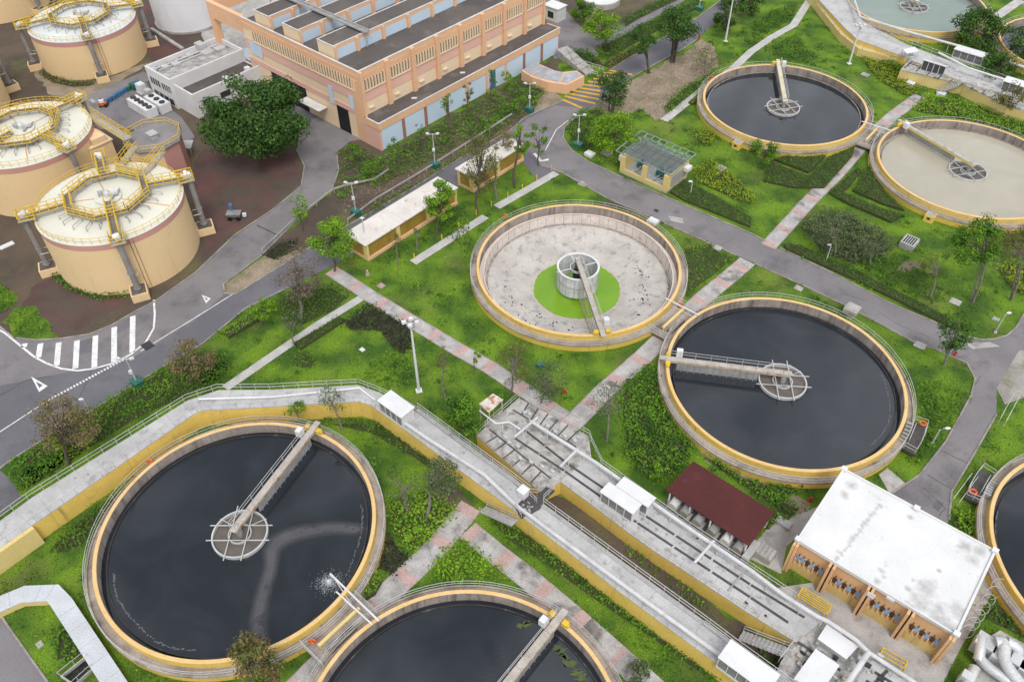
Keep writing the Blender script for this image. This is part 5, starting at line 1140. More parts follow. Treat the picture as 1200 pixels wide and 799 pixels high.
for i in range(nb):
    for k in range(6):
        a = u0+du*i+.5+(du-1.0)*k/6; w_ = (du-1.0)/6
        blue = (k+(0 if i == 0 else 1)) % 2 == 0 if i else k in (0, 1, 3, 5)
        b = MB(); b.ubox(FB, a+.05, a+w_-.07, v0+.44, v0+.547, 1.9, 2.75); wd = b.build('window', M['bluewin'] if 'bluewin' in M else M.setdefault('bluewin', mat('blue_shutter', (.26, .42, .62), (.21, .35, .55), .8, .6)), t) if blue else b.build('window', M['darkwin'], t)
        b = MB(); b.ubox(FB, a+w_*.42, a+w_*.54, v0+.46, v0+.546, 2.76, 3.2); b.build('stay', M['darkwin'], wd)
        b = MB(); b.ubox(FB, a-.09, a+.05, v0+.30, v0+.546, 1.46, 2.2); b.build('window_block', M['borange'], t)
b = MB(); b.ubox(FB, u0+du*2-.15, u0+du*2+.65, v0-.42, v0-.352, 4.3, 5.0); b.build('lamp_box', M['white'], t)
b = MB(); b.ubox(FB, u0+du*2+1.5, u0+du*2+2.3, v0+.0, v0+.19, 5.0, 5.3); b.build('roof_lamp', M['white'], t)
# weathering of the roof: a line of black mould and a grey corner, both with outlines of their own
def roof_stain(cs, c1):
    m = M['whiteroof']; nt = m.node_tree; L = nt.links.new; b_ = nt.nodes['Principled BSDF']; src = b_.inputs['Base Color'].links[0].from_socket
    geo = nd(nt, 'ShaderNodeNewGeometry'); tot = None
    for (p, r) in cs:
        dn = nd(nt, 'ShaderNodeVectorMath', operation='DISTANCE'); dn.inputs[1].default_value = p; L(geo.outputs['Position'], dn.inputs[0])
        mr = nd(nt, 'ShaderNodeMapRange'); mr.inputs[1].default_value = r; mr.inputs[2].default_value = 0; L(dn.outputs['Value'], mr.inputs[0])
        if tot is None: tot = mr.outputs[0]
        else:
            mx = nd(nt, 'ShaderNodeMath', operation='MAXIMUM'); L(tot, mx.inputs[0]); L(mr.outputs[0], mx.inputs[1]); tot = mx.outputs[0]
    n = nd(nt, 'ShaderNodeTexNoise'); n.inputs['Scale'].default_value = .9; n.inputs['Detail'].default_value = 8; n.inputs['Roughness'].default_value = .68; L(geo.outputs['Position'], n.inputs['Vector'])
    ad = nd(nt, 'ShaderNodeMath', operation='MULTIPLY_ADD'); L(n.outputs['Fac'], ad.inputs[0]); ad.inputs[1].default_value = 1.5; ad.inputs[2].default_value = -.95
    sm = nd(nt, 'ShaderNodeMath', operation='ADD'); L(tot, sm.inputs[0]); L(ad.outputs[0], sm.inputs[1])
    rp = nd(nt, 'ShaderNodeMapRange'); rp.inputs[1].default_value = .22; rp.inputs[2].default_value = .75; rp.inputs[4].default_value = .8; L(sm.outputs[0], rp.inputs[0])
    gt = nd(nt, 'ShaderNodeMath', operation='MULTIPLY'); st = nd(nt, 'ShaderNodeMath', operation='GREATER_THAN'); L(tot, st.inputs[0]); st.inputs[1].default_value = .001; L(rp.outputs[0], gt.inputs[0]); L(st.outputs[0], gt.inputs[1])
    mx = nd(nt, 'ShaderNodeMix', data_type='RGBA'); L(gt.outputs[0], mx.inputs[0]); L(src, mx.inputs[6]); mx.inputs[7].default_value = (*c1, 1); L(mx.outputs[2], b_.inputs['Base Color'])
cs = [(P(1098, 722, h), 3.4), (P(1112, 738, h), 3.0), (P(1078, 706, h), 2.6), (P(1085, 690, h), 2.4), (P(1068, 712, h), 2.0), (P(1120, 716, h), 2.4), (P(1130, 640, h), 1.9), (P(1148, 645, h), 1.6), (P(1067, 606, h), .7), (P(1140, 655, h), 1.4), (P(998, 568, h), 1.3), (P(990, 580, h), 1.0)]
cs += [(P(1030-54*i/24+random.gauss(0, .8), 592+70*i/24, h), random.uniform(.3, .75)) for i in range(25)]+[(P(1032, 668, h), .9), (P(1028, 680, h), .9), (P(1024, 692, h), .8), (P(1036, 676, h), .6), (P(1070, 680, h), .5), (P(1100, 668, h), .5), (P(1064, 690, h), .8)]
roof_stain(cs, (.34, .33, .33))
# ---------------------------------------------------------------- red shed
FR = Frame(-41.0)
q = [P(812.4, 540, 3.3), P(908, 599.6, 3.0), P(878, 639.5, 2.6), P(780.3, 573.8, 2.6)]
t = thing('open_shed', 'open shed with dark red sheet roof on white posts', 'shed', P(830, 610, 0))
M['redroof'] = mat('dark_red_sheet', (.078, .015, .014), (.064, .013, .012), .3, .6, stain=(.13, .04, .035), st_scale=.35, st_lo=.56, st_hi=.74, st_amt=.5, stripe=(A_U+PI/2, .3, .012), grit=.04)
b = MB(); b.hexa([p-Vector((0, 0, .1)) for p in q]+[p for p in q]); b.build('roof', M['redroof'], t)
for f in (.05, .3, .55, .8, .97):
    p = q[3].lerp(q[2], f); p = p+(q[0]-q[3]).normalized()*.12; b = MB(); b.bar((p.x, p.y, 0), (p.x, p.y, p.z-.1), .16, .16); b.build('post', M['white'], t)
    p = q[0].lerp(q[1], f)-(q[0]-q[3]).normalized()*.4; b = MB(); b.bar((p.x, p.y, 0), (p.x, p.y, p.z-.12), .16, .16); b.build('post', M['white'], t)
b = MB(); w_ = [P(772, 590, .05), P(873, 662, .05), P(895, 640, .05), P(800, 574, .05)]; b.face(w_); struct(b.build('shed_pavement', M['asphalt'], normals=False))
if bpy.data.objects['shed_pavement'].data.polygons[0].normal.z < 0: bpy.data.objects['shed_pavement'].data.flip_normals()
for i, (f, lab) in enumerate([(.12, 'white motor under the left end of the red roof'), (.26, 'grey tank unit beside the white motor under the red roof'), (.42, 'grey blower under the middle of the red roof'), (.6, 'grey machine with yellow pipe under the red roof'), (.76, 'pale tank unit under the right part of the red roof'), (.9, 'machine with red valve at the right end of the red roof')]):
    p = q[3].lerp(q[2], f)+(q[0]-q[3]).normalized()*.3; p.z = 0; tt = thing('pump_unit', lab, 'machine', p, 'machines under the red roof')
    b = MB(); b.box(p+Vector((0, 0, .15)), 1.5, 1.1, .3, FR.ang); b.build('base', M['conc'], tt)
    b = MB(); d = FR.b
    b.tube([p-d*.7+Vector((0, 0, .95)), p+d*.8+Vector((0, 0, .95))], .55, 14); b.box(p+Vector((0, 0, 1.35)), .6, .6, .4, FR.ang); b.build('body', M['white' if i in (0, 4) else 'steel'], tt)
    b = MB(); b.tube([p+d*.3+Vector((0, 0, 1.0)), p+d*.3+Vector((.3, 0, 1.9)), p+d*1.2+Vector((.3, 0, 1.9))], .12, 8); b.build('pipe', M['ypaint' if i == 3 else 'red' if i == 5 else 'darksteel'], tt)
p = P(893, 650, 0); b = MB(); b.box(p+Vector((0, 0, .5)), 2.4, 1.6, 1.0, FR.ang)
for k in range(5): b.box(p+FR.a*(-.95+k*.48)+Vector((0, 0, 1.06)), .3, 1.5, .12, FR.ang)
tag(b.build('slab_stack', M['conc']), 'stack of grey concrete slabs beside the right end of the red roof', 'stack')
p = P(878, 651, 0); b = MB(); b.box(p+Vector((0, 0, .6)), .7, 2.6, 1.2, FR.ang); b.box(p+Vector((0, 0, 1.25)), .8, 2.7, .1, FR.ang); tag(b.build('concrete_post', M['deck']), 'pale upright concrete block at the right end of the red roof', 'block')
p = P(918, 613, 0); b = MB(); b.box(p+Vector((0, 0, .15)), 1.8, 1.1, .3, FR.ang); b.box(p+Vector((0, 0, .33)), 1.6, .9, .06, FR.ang); tag(b.build('pit_cover', M['steel']), 'dark grey pit cover beside the small concrete lane', 'cover')
# ---------------------------------------------------------------- ramp house below the yellow hatching
t = thing('ramp_house', 'low peach walled ramp enclosure with glass panel roof by the yellow road hatching', 'building', P(645, 100, 0))
q = [P(x, y, 2.2) for x, y in ((611, 82), (623.4, 89.5), (642.6, 95.5), (664.7, 98.6), (685, 88.5), (676, 82), (655, 84), (641, 78), (627.5, 72))]
b = MB(); b.prism([(p.x, p.y) for p in q], 0, 2.0); b.build('wall', M['bpeach'], t)
M['greyglass'] = mat('dusty_glass', (.34, .36, .40), (.26, .275, .31), .5, .25, stain=(.5, .5, .52), st_scale=.6, st_lo=.5, st_hi=.66, st_amt=.5)
for pl in ([(613, 81.5), (627.5, 73.5), (637, 78), (622, 87.5)], [(623.5, 88), (638, 78.5), (647, 82), (636, 92)], [(637.5, 92.3), (648.5, 82.5), (660, 85), (655, 96)], [(656.5, 96), (662, 86), (675, 84), (682.5, 88.3), (665, 97)]):
    w_ = [P(x, y, 2.1) for x, y in pl]; b = MB(); b.prism([(p.x, p.y) for p in w_], 2.003, 2.1); b.build('glass_panel', M['greyglass'], t)
t = thing('terrace_steps', 'pale concrete terrace steps with white rail behind the ramp enclosure', 'stairs', P(675, 78, 0))
b = MB()
for i in range(5):
    w_ = pz([(652+i*6.5, 66+i*4.0), (664+i*6.5, 62+i*4.2), (672+i*6, 68+i*4.3), (660+i*6.5, 73+i*4.2)], .0); b.prism([(p.x, p.y) for p in w_], 0, 1.5-.27*i)
b.build('step', M['conc'], t)
b = MB(); b.rail(pz([(665, 62), (672, 73), (690, 79), (707, 84)], .9), 1, .05, 2, 1.5); b.build('railing', M['rail'], t); b = MB(); b.rail(pz([(676, 84), (700, 90)], .5), 1, .05, 2, 1.5); b.build('railing', M['rail'], t)
# bits beyond the far yard
for px, s, m, lab in (((650, 22), (4, 3, 3), 'white', 'small white hut behind the orange factory'), ((704, 3), (9, 9, 1.2), 'white', 'pale round tank lid at the top edge behind the trees')):
    p = P(*px, 0)
    if m == 'white' and s[0] == 9:
        t = thing('round_basin', lab, 'tank', p); b = MB(); b.lathe((p.x, p.y), [(4.5, 0), (4.5, 1.2), (4.3, 1.3)], 40); b.build('wall', M['conc'], t, True); b = MB(); b.disc((p.x, p.y), 4.3, 1.29, 40); b.build('lid', M['white'], t)
    else:
        t = thing('hut', lab, 'hut', p); b = MB(); b.box(p+Vector((0, 0, s[2]/2)), *s, F.ang); b.build('wall', M['owhite'], t); b = MB(); b.box(p+Vector((0, 0, s[2]+.08)), s[0]+.4, s[1]+.4, .16, F.ang); b.build('roof', M['white'], t); b = MB(); p2 = p-F.b*1.53+Vector((0, 0, 1.4)); b.box(p2, 1.6, .06, 1.4, F.ang); b.build('window', M['glass'], t)
# ================================================================ DIGESTERS
M['dig'] = mat('digester_beige_paint', (.73, .54, .31), (.69, .50, .28), .1, .8, stain=(.56, .41, .24), st_scale=.25, st_lo=.58, st_hi=.78, st_amt=.5, streak=((.40, .28, .15), .58, .8, .35), grit=.02)
M['digpink'] = mat('digester_pink_band', (.52, .27, .23), (.48, .245, .21), .3, .8, grit=.02)
M['digroof'] = mat('digester_roof', (.66, .65, .56), (.60, .59, .51), .25, .8, stain=(.55, .36, .2), st_scale=.5, st_lo=.62, st_hi=.75, st_amt=.5, grit=.03)
M['digwhite'] = mat('white_tank_paint', (.70, .71, .74), (.64, .65, .68), .2, .6, streak=((.42, .4, .38), .6, .78, .5), grit=.02)
M['walkdeck'] = mat('brown_grey_grating', (.20, .175, .15), (.15, .13, .11), .8, .8)
def digester(label, c, R, H, phi, roofm=None):
    t = thing('digester', label, 'tank', (c[0], c[1], 0), 'beige digester tanks')
    z = Vector((0, 0, 1)); c = Vector((c[0], c[1], 0))
    def at(r, a, h): return Vector((c.x+r*math.cos(a), c.y+r*math.sin(a), h))
    b = MB(); b.lathe(c, [(R, 0), (R, H-1.0)], 128); b.build('shell', M['dig'], t, True)
    b = MB(); b.lathe(c, [(R+.03, H-1.0), (R+.03, H-.08)], 128); b.build('pink_band', M['digpink'], t, True)
    b = MB(); b.mat(0).lathe(c, [(R+.08, H-.08), (R+.08, H+.04), (R-.25, H+.06)], 128); b.lathe(c, [(R-.25, H+.06), (R*.5, H+.45), (0, H+.85)], 96); b.build('roof', roofm or M['digroof'], t, True)
    n = 64; b = MB(); b.rail([at(R-.15, 2*PI*i/n, H+.05) for i in range(n+1)], 1.05, .035, 2, 1.2); b.build('rim_railing', M['yrail'], t)
    # octagonal walkway
    zo = H+1.35; ro = R*.60; N = 8
    pts = [at(ro, phi+2*PI*(i+.5)/N, zo) for i in range(N+1)]; inn = [at(ro-1.0, phi+2*PI*(i+.5)/N, zo) for i in range(N+1)]
    b = MB()
    for i in range(N): b.hexa([inn[i]-z*.12, pts[i]-z*.12, pts[i+1]-z*.12, inn[i+1]-z*.12, inn[i], pts[i], pts[i+1], inn[i+1]])
    b.build('octagon_walkway', M['walkdeck'], t)
    b = MB(); b.rail(pts, 1.1, .055, 3, 1.2); b.rail(inn, 1.1, .055, 3, 1.2)
    b.build('walkway_railing', M['yrail'], t)
    for i in range(N):
        for f in (.15, .5, .85):
            p = pts[i].lerp(pts[i+1], f); b = MB(); b.bar((p.x, p.y, H+.3), p, .1, .1); q = at(ro+.9+random.random()*.6, phi+2*PI*(i+.5+f)/N, 0); b.tube([(q.x, q.y, H+.35), (q.x, q.y, H+.95), (p.x, p.y, H+1.0)], .08, 6); b.build('walkway_leg', M['steel'], t)
    # four radial bridges ending in platforms with drop pipes
    for k in range(4):
        a = phi+PI/2*k; d = Vector((math.cos(a), math.sin(a), 0)); s = Vector((-d.y, d.x, 0))
        b = MB(); r0 = ro*.30 if k == 0 else ro*.9; b.hexa([c+d*r0-s*.5+z*(zo-.1), c+d*(R+.9)-s*.5+z*(H+.9), c+d*(R+.9)+s*.5+z*(H+.9), c+d*r0+s*.5+z*(zo-.1), c+d*r0-s*.5+z*(zo+.02), c+d*(R+.9)-s*.5+z*(H+1.02), c+d*(R+.9)+s*.5+z*(H+1.02), c+d*r0+s*.5+z*(zo+.02)]); b.build('radial_walkway', M['walkdeck'], t)
        b = MB()
        for q in (-.52, .52): b.rail([c+d*r0+s*q+z*zo, c+d*(R+.5)+s*q+z*(H+1.0)], 1.1, .055, 3, 1.2)
        b.build('bridge_railing', M['yrail'], t)
        pc = c+d*(R+.75); pl = MB(); pl.box((pc.x, pc.y, H+.75), 2.4, 2.0, .14, a); po = pl.build('platform', M['steel'], t)
        b = MB(); cor = [pc+d*x+s*y+z*(H+.82) for x, y in ((-1.1, -.95), (1.15, -.95), (1.15, .95), (-1.1, .95))]; b.rail(cor, 1.1, .06, 3, 1.1); b.build('platform_railing', M['yrail'], po)
        b = MB(); b.box(pc+d*.2+z*(H+1.35), 1.4, .7, .5, a+.3); b.tube([pc+d*.2-s*.4+z*(H+1.5), pc+d*.2+s*.5+z*(H+1.75)], .3, 10); b.build('motor', M['white'], po)
        b = MB(); b.tube([pc+d*.5+z*(H+.7), pc+d*.5+z*1.0], .42, 14); b.tube([pc+d*.5+z*1.7, pc+d*.5+z*1.55], .55, 14); b.tube([pc+d*.5+z*(H*.5), pc+d*.5+z*(H*.5-.15)], .5, 14); b.build('drop_pipe', M['droppipe'], t, True)
        b = MB()
        for q in (-.75, .75): b.tube([pc+d*.5+s*q*.5+z*(H*.42), pc+d*.5+s*q+z*(H*.42), pc-d*.6+s*q+z*(H*.42)], .07, 6)
        b.build('pipe_bracket', M['rail'], t)
        b = MB(); bc = pc+d*.5; b.box((bc.x, bc.y, .65), 2.6, 2.4, 1.3, a); bx = b.build('valve_chamber', M['dig'], t)
        b = MB(); b.box((bc.x, bc.y, 1.33), 2.2, 2.0, .06, a); b.build('chamber_top', M['flatroof'] , bx)
    # mixer at the crown
    b = MB(); b.lathe(c, [(1.9, H+.75), (1.9, H+1.0), (0, H+1.02)], 32); b.build('crown_plate', M['digroof'], t)
    b = MB(); b.lathe(c, [(.5, H+1.0), (.5, H+1.7), (.25, H+2.1), (0, H+2.1)], 16); b.box(c+Vector((.9, .2, H+1.4)), 1.2, .5, .5, .4); b.build('mixer_motor', M['duct'], t)
    b = MB()
    for q in ((.9, -.5), (1.3, .7)): b.tube([c+Vector((q[0], q[1]-.8, H+1.25)), c+Vector((q[0], q[1]+.8, H+1.25))], .16, 8)
    b.box(c+Vector((-.9, .3, H+1.3)), .8, 1.1, .6, phi); b.build('crown_pipework', M['steel'], t)
    b = MB()
    for i in range(5): a = phi+.5+i*.19; b.tube([at(ro-1.4, a, H+.75), at(ro-1.4, a+.2, H+.8)], .22, 8)
    b.build('roof_pipe', M['steel'], t)
    b = MB()
    for a in (phi+1.0, phi+3.3, phi+4.4): b.hexa([at(2, a-.03, H+.73), at(R*.9, a-.008, H+.15), at(R*.9, a+.008, H+.15), at(2, a+.03, H+.73), at(2, a-.03, H+.76), at(R*.9, a-.008, H+.18), at(R*.9, a+.008, H+.18), at(2, a+.03, H+.76)])
    b.build('rust_stripe', M['ruststripe'], t)
    # cable ladder down the shell
    b = MB(); a = phi+.12; b.tube([at(R+.06, a, H-.1), at(R+.06, a, .2)], .05, 6); b.tube([at(R+.06, a+.05, H-.1), at(R+.06, a+.05, .2)], .04, 6); b.build('cable_run', M['bbrown'], t)
    return t
M['droppipe'] = mat('grey_pipe', (.30, .285, .28), (.24, .225, .22), .6, .6, metallic=.2)
M['ruststripe'] = mat('orange_pipe', (.62, .33, .12), (.55, .28, .10), .8, .7)
def facing(c, px, z=0):
    p = P(*px, z); return math.atan2(p.y-c[1], p.x-c[0])
D = {}
D3 = (-59.42, 101.95); digester('beige digester with yellow railings nearest the road hatching', D3, 10.4, 9.28, facing(D3, (165, 345)))
D1 = (-87.74, 167.40); digester('beige digester with pale grey roof beside the white tank', D1, 10.4, 7.95, facing(D1, (121, 93)), mat('digester_roof_grey', (.62, .65, .64), (.56, .59, .58), .3, .8, stain=(.4, .38, .34), st_scale=.6, st_lo=.6, st_hi=.74, st_amt=.5))
D2 = (-80.1, 121.3); digester('beige digester cut by the left edge beside the grey octagonal roof', D2, 10.4, 9.2, facing(D2, (32, 225)))
D4 = (-107.6, 144.9); digester('beige digester mostly outside the left edge', D4, 10.4, 9.0, facing(D4, (15, 105)))
D5 = (-118.5, 193.0); digester('orange beige digester at the top left corner', D5, 10.4, 8.0, facing(D5, (70, 20)))
# round-roofed control tower between the digesters
t = thing('control_tower', 'beige tower with grey octagonal roof and yellow railing between the digesters', 'tower', F0.W(-126.8, 52.5))
c = F0.W(-126.8, 52.5); n = 8; R = 4.55
oct_ = [c+Vector((R*math.cos(PI/8+2*PI*i/n+.2), R*math.sin(PI/8+2*PI*i/n+.2), 0)) for i in range(n)]
b = MB(); b.mat(0)
for i in range(n):
    j = (i+1) % n; b.mat(1 if ((oct_[i]+oct_[j])/2-c).dot(F0.a) > 2.0 and ((oct_[i]+oct_[j])/2-c).dot(F0.b) > -1 else 0); a, d_ = oct_[i], oct_[j]; b.face([(a.x, a.y, 0), (d_.x, d_.y, 0), (d_.x, d_.y, 6.9), (a.x, a.y, 6.9)])
b.build('wall', [M['dig'], M['digpink']], t)
b = MB(); b.prism([(p.x, p.y) for p in [c+(q-c)*1.06 for q in oct_]], 6.9, 7.1); b.build('roof', M['octroof'] if 'octroof' in M else M.setdefault('octroof', mat('grey_roof_felt', (.24, .225, .23), (.19, .178, .182), .4, .9, grit=.06)), t)
b = MB(); q = [c+(q-c)*1.04+Vector((0, 0, 7.1)) for q in oct_]; b.rail(q+[q[0]], 1.1, .05, 2, 1.3); b.build('railing', M['yrail'], t)
b = MB(); b.box(c+Vector((0, 0, 7.5)), 1.5, 1.2, .8, F0.ang); b.box(c+Vector((0, 0, 7.95)), 1.8, 1.5, .1, F0.ang); b.build('roof_vent', M['deck'], t)
# stair tower and bridge
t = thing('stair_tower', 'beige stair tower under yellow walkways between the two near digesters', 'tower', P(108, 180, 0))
cx = F0.uv(P(108, 160, 7.5)); u, v = cx
b = MB(); b.ubox(F0, u-2.4, u+2.4, v-1.9, v+1.9, 0, 6.9); b.build('wall', M['dig'], t)
b = MB(); b.ubox(F0, u-2.6, u+2.6, v-2.1, v+2.1, 6.902, 7.1); b.build('roof', M['bcream'], t)
b = MB(); b.ubox(F0, u-2.0, u+2.41, v-1.2, v+1.2, 7.102, 8.2); b.build('upper_room', M['dig'], t)
t = thing('link_bridge', 'yellow railed bridge between the left digester and the octagonal roof', 'bridge', P(140, 150, 7))
a, d_ = P(103, 134, 8.6), P(150, 163, 8.4); s = (d_-a).normalized(); n_ = Vector((-s.y, s.x, 0))*.7
b = MB(); b.hexa([a-n_-z_ if False else a-n_-Vector((0, 0, .15)), d_-n_-Vector((0, 0, .15)), d_+n_-Vector((0, 0, .15)), a+n_-Vector((0, 0, .15)), a-n_, d_-n_, d_+n_, a+n_]); b.build('deck', M['steel'], t)
for q in (-1, 1): b = MB(); b.rail([a+n_*q, d_+n_*q], 1.1, .05, 3, 1.2); b.build('railing', M['yrail'], t)
t = thing('link_bridge', 'yellow railed walkways joining the near digester to the octagonal roof', 'bridge', P(150, 185, 7))
for (p0, p1) in (((158, 172), (140, 195)), ((140, 195), (168, 205)), ((168, 205), (190, 178))):
    a, d_ = P(*p0, 9.6), P(*p1, 9.8); s = (d_-a).normalized(); n_ = Vector((-s.y, s.x, 0))*.6
    b = MB(); b.hexa([a-n_-Vector((0, 0, .15)), d_-n_-Vector((0, 0, .15)), d_+n_-Vector((0, 0, .15)), a+n_-Vector((0, 0, .15)), a-n_, d_-n_, d_+n_, a+n_]); b.build('deck', M['steel'], t)
    b = MB()
    for q in (-1, 1): b.rail([a+n_*q, d_+n_*q], 1.1, .05, 2, 1.2)
    b.build('railing', M['yrail'], t)
    b = MB(); m_ = (a+d_)/2; b.bar((m_.x, m_.y, 0), m_-Vector((0, 0, .15)), .2, .2); b.build('post', M['yrail'], t)
# plain white tank
c = (-72.04, 183.95); t = thing('white_tank', 'plain white round storage tank at the top edge beside the orange factory', 'tank', (*c, 0))
R = 7.4; c = (c[0]-.4, c[1]+1.1)
b = MB(); b.lathe(c, [(R, .3), (R, 11.5)], 96); b.build('shell', M['digwhite'], t, True)
b = MB(); b.lathe(c, [(R+.25, 0), (R+.25, .45), (R, .5)], 96); b.build('base_ring', M['conc'], t)
b = MB(); b.lathe(c, [(R+.05, 11.5), (R*.5, 12.4), (0, 12.8)], 64); b.build('roof', M['digwhite'], t, True)
b = MB(); b.rail([(c[0]+(R-.1)*math.cos(2*PI*i/40), c[1]+(R-.1)*math.sin(2*PI*i/40), 11.5) for i in range(41)], 1.1, .04, 2, 1.5); b.build('railing', M['yrail'], t)
# flat pipe run between white tank and office
p = P(178, 36), P(215, 60); b = MB(); b.bar(p[0]+Vector((0, 0, .4)), p[1]+Vector((0, 0, .4)), .7, .5)
for f in (.1, .5, .9): q = p[0].lerp(p[1], f); b.bar(q, q+Vector((0, 0, .3)), .4, .4)
tag(b.build('pipe_trench', M['conc']), 'pale straight pipe casing on the red ground below the white tank', 'pipe')
# ================================================================ PLANTS
def leafm(name, c1, c2, c3=None, isl=.4, sc=.5): return mat(name, c1, c2, sc, .75, .36, .64, stain=c3, st_scale=.35, st_lo=.5, st_hi=.66, st_amt=.7, island=isl, grit=0, trans=.22)
LM = dict(dark=leafm('dark_leaves', (.072, .15, .024), (.034, .085, .016)), mid=leafm('mid_leaves', (.115, .255, .015), (.045, .115, .012), (.165, .31, .018)),
          bright=leafm('bright_leaves', (.19, .345, .018), (.11, .23, .015), (.24, .36, .03)), yellow=leafm('yellow_green_leaves', (.25, .33, .013), (.15, .24, .012)),
          olive=leafm('olive_leaves', (.165, .165, .045), (.105, .12, .035), (.20, .15, .065)), brown=leafm('brown_leaves', (.23, .16, .09), (.15, .13, .055), (.19, .22, .04)),
          purple=leafm('bronze_leaves', (.20, .145, .115), (.135, .11, .075), (.13, .15, .05)), red=leafm('reddish_leaves', (.20, .12, .055), (.12, .15, .04), (.15, .17, .045)),
          grey=leafm('grey_green_leaves', (.135, .175, .075), (.085, .12, .05)), black=leafm('blackish_leaves', (.036, .038, .027), (.022, .026, .019), (.05, .055, .03)),
          hedge=leafm('hedge_leaves', (.08, .175, .018), (.043, .105, .014), (.095, .19, .02)))
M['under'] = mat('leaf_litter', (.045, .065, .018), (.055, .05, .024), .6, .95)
M['bark'] = mat('bark', (.13, .105, .085), (.085, .07, .058), 1.5, .9, grit=.1)
M['palebark'] = mat('pale_bark', (.24, .21, .18), (.16, .14, .12), 1.5, .9, grit=.1)
def leaves(cen, size, upb=.35, asp=.6, out=None):
    n = len(cen); nm = RNG.normal(size=(n, 3)); nm[:, 2] = np.abs(nm[:, 2])+upb
    if out is not None: nm = out*1.3+RNG.normal(size=(n, 3))*.5+np.array([0, 0, .35])
    nm /= np.linalg.norm(nm, axis=1)[:, None]
    r = RNG.normal(size=(n, 3)); t = np.cross(nm, r); t /= np.linalg.norm(t, axis=1)[:, None]; s = np.cross(nm, t)
    a = (size*.5)[:, None]; w_ = a*asp
    return np.stack([cen-t*a, cen-s*w_+t*a*.1, cen+t*a, cen+s*w_+t*a*.1], 1)
def tree(label, base, top, wpx, kind, n=1500, lsize=.34, frac=.62, clumps=22, group=None, bark='bark', trunk=.02, multi=1, spread=1.0, name='tree', rc=.34, cat='tree'):
    p = P(*base, 0); H = max(1.0, height_of(p, top[1])); sc = scale_at(p+Vector((0, 0, H/2))); W_ = wpx/sc/2
    dx = (top[0]-Q((p.x, p.y, H))[0])/sc; t = thing(name, label, cat, p, group)
    ch = H*frac; cc = Vector((p.x+dx*.8, p.y, H-ch/2)); tr = MB(); rng = random.Random(hash(label) % 9999 if False else sum(map(ord, label)))
    cls = []
    for i in range(clumps):
        for _ in range(50):
            x, y, z = rng.uniform(-1, 1), rng.uniform(-1, 1), rng.uniform(-1, 1)
            if .25 < x*x+y*y+z*z < 1: break
        ww = W_*(1-.25*max(0, z))*spread*.82
        cls.append(Vector((cc.x+x*ww, cc.y+y*ww, cc.z+z*ch*.45)))
    r0 = max(.05, H*trunk)
    fork = H-ch*.92; fk = Vector((p.x+dx*.3, p.y, max(.4, fork)))
    stems = []
    for m_ in range(multi):
        o = Vector((0, 0, 0)) if multi == 1 else Vector((rng.uniform(-.5, .5)*r0*6, rng.uniform(-.5, .5)*r0*6, 0))
        mid = p.lerp(fk, .5)+o*.8+Vector((rng.uniform(-.1, .1)*H*.3, rng.uniform(-.1, .1)*H*.3, 0)); f2 = fk+o*1.4; topc = Vector((cc.x, cc.y, H-ch*.3))+o*2
        tr.tube([p+o-Vector((0, 0, .1)), mid, f2, topc], [r0, r0*.8, r0*.62, r0*.18], 8); stems.append((f2, topc))
    for c_ in cls:
        f2, tc_ = rng.choice(stems); s = f2.lerp(tc_, rng.uniform(0, .6)); e_ = s.lerp(c_, .85); m_ = s.lerp(c_, .5)+Vector((0, 0, -.06*H*rng.random())); tr.tube([s, m_, e_], [r0*.34, r0*.22, r0*.08], 5, False)
    tr.build('trunk', M[bark], t, True)
    nn = max(20, int(n*1.7)//clumps); cen = []; out_ = []
    for c_ in cls:
        k = int(nn*rng.uniform(.6, 1.4)); g_ = RNG.normal(size=(k, 3)); g_ /= np.linalg.norm(g_, axis=1)[:, None]
        rad = W_*rc*rng.uniform(.75, 1.25)*(RNG.random(k)**.45)[:, None]
        cen.append(np.array(c_)+g_*rad*np.array([1, 1, .72])); out_.append(g_)
    cen = np.concatenate(cen); cen[:, 2] = np.maximum(cen[:, 2], .15); sz = lsize*RNG.uniform(.6, 1.35, len(cen))
    b = MB(); b.quads(leaves(cen, sz, out=np.concatenate(out_))); b.build('crown', LM[kind], t, normals=False)
    return t
def inpoly(pts, poly):
    x, y = pts[:, 0], pts[:, 1]; ins = np.zeros(len(pts), bool); n = len(poly); j = n-1
    for i in range(n):
        xi, yi = poly[i]; xj, yj = poly[j]
        c_ = ((yi > y) != (yj > y)) & (x < (xj-xi)*(y-yi)/((yj-yi) or 1e-9)+xi); ins ^= c_; j = i
    return ins
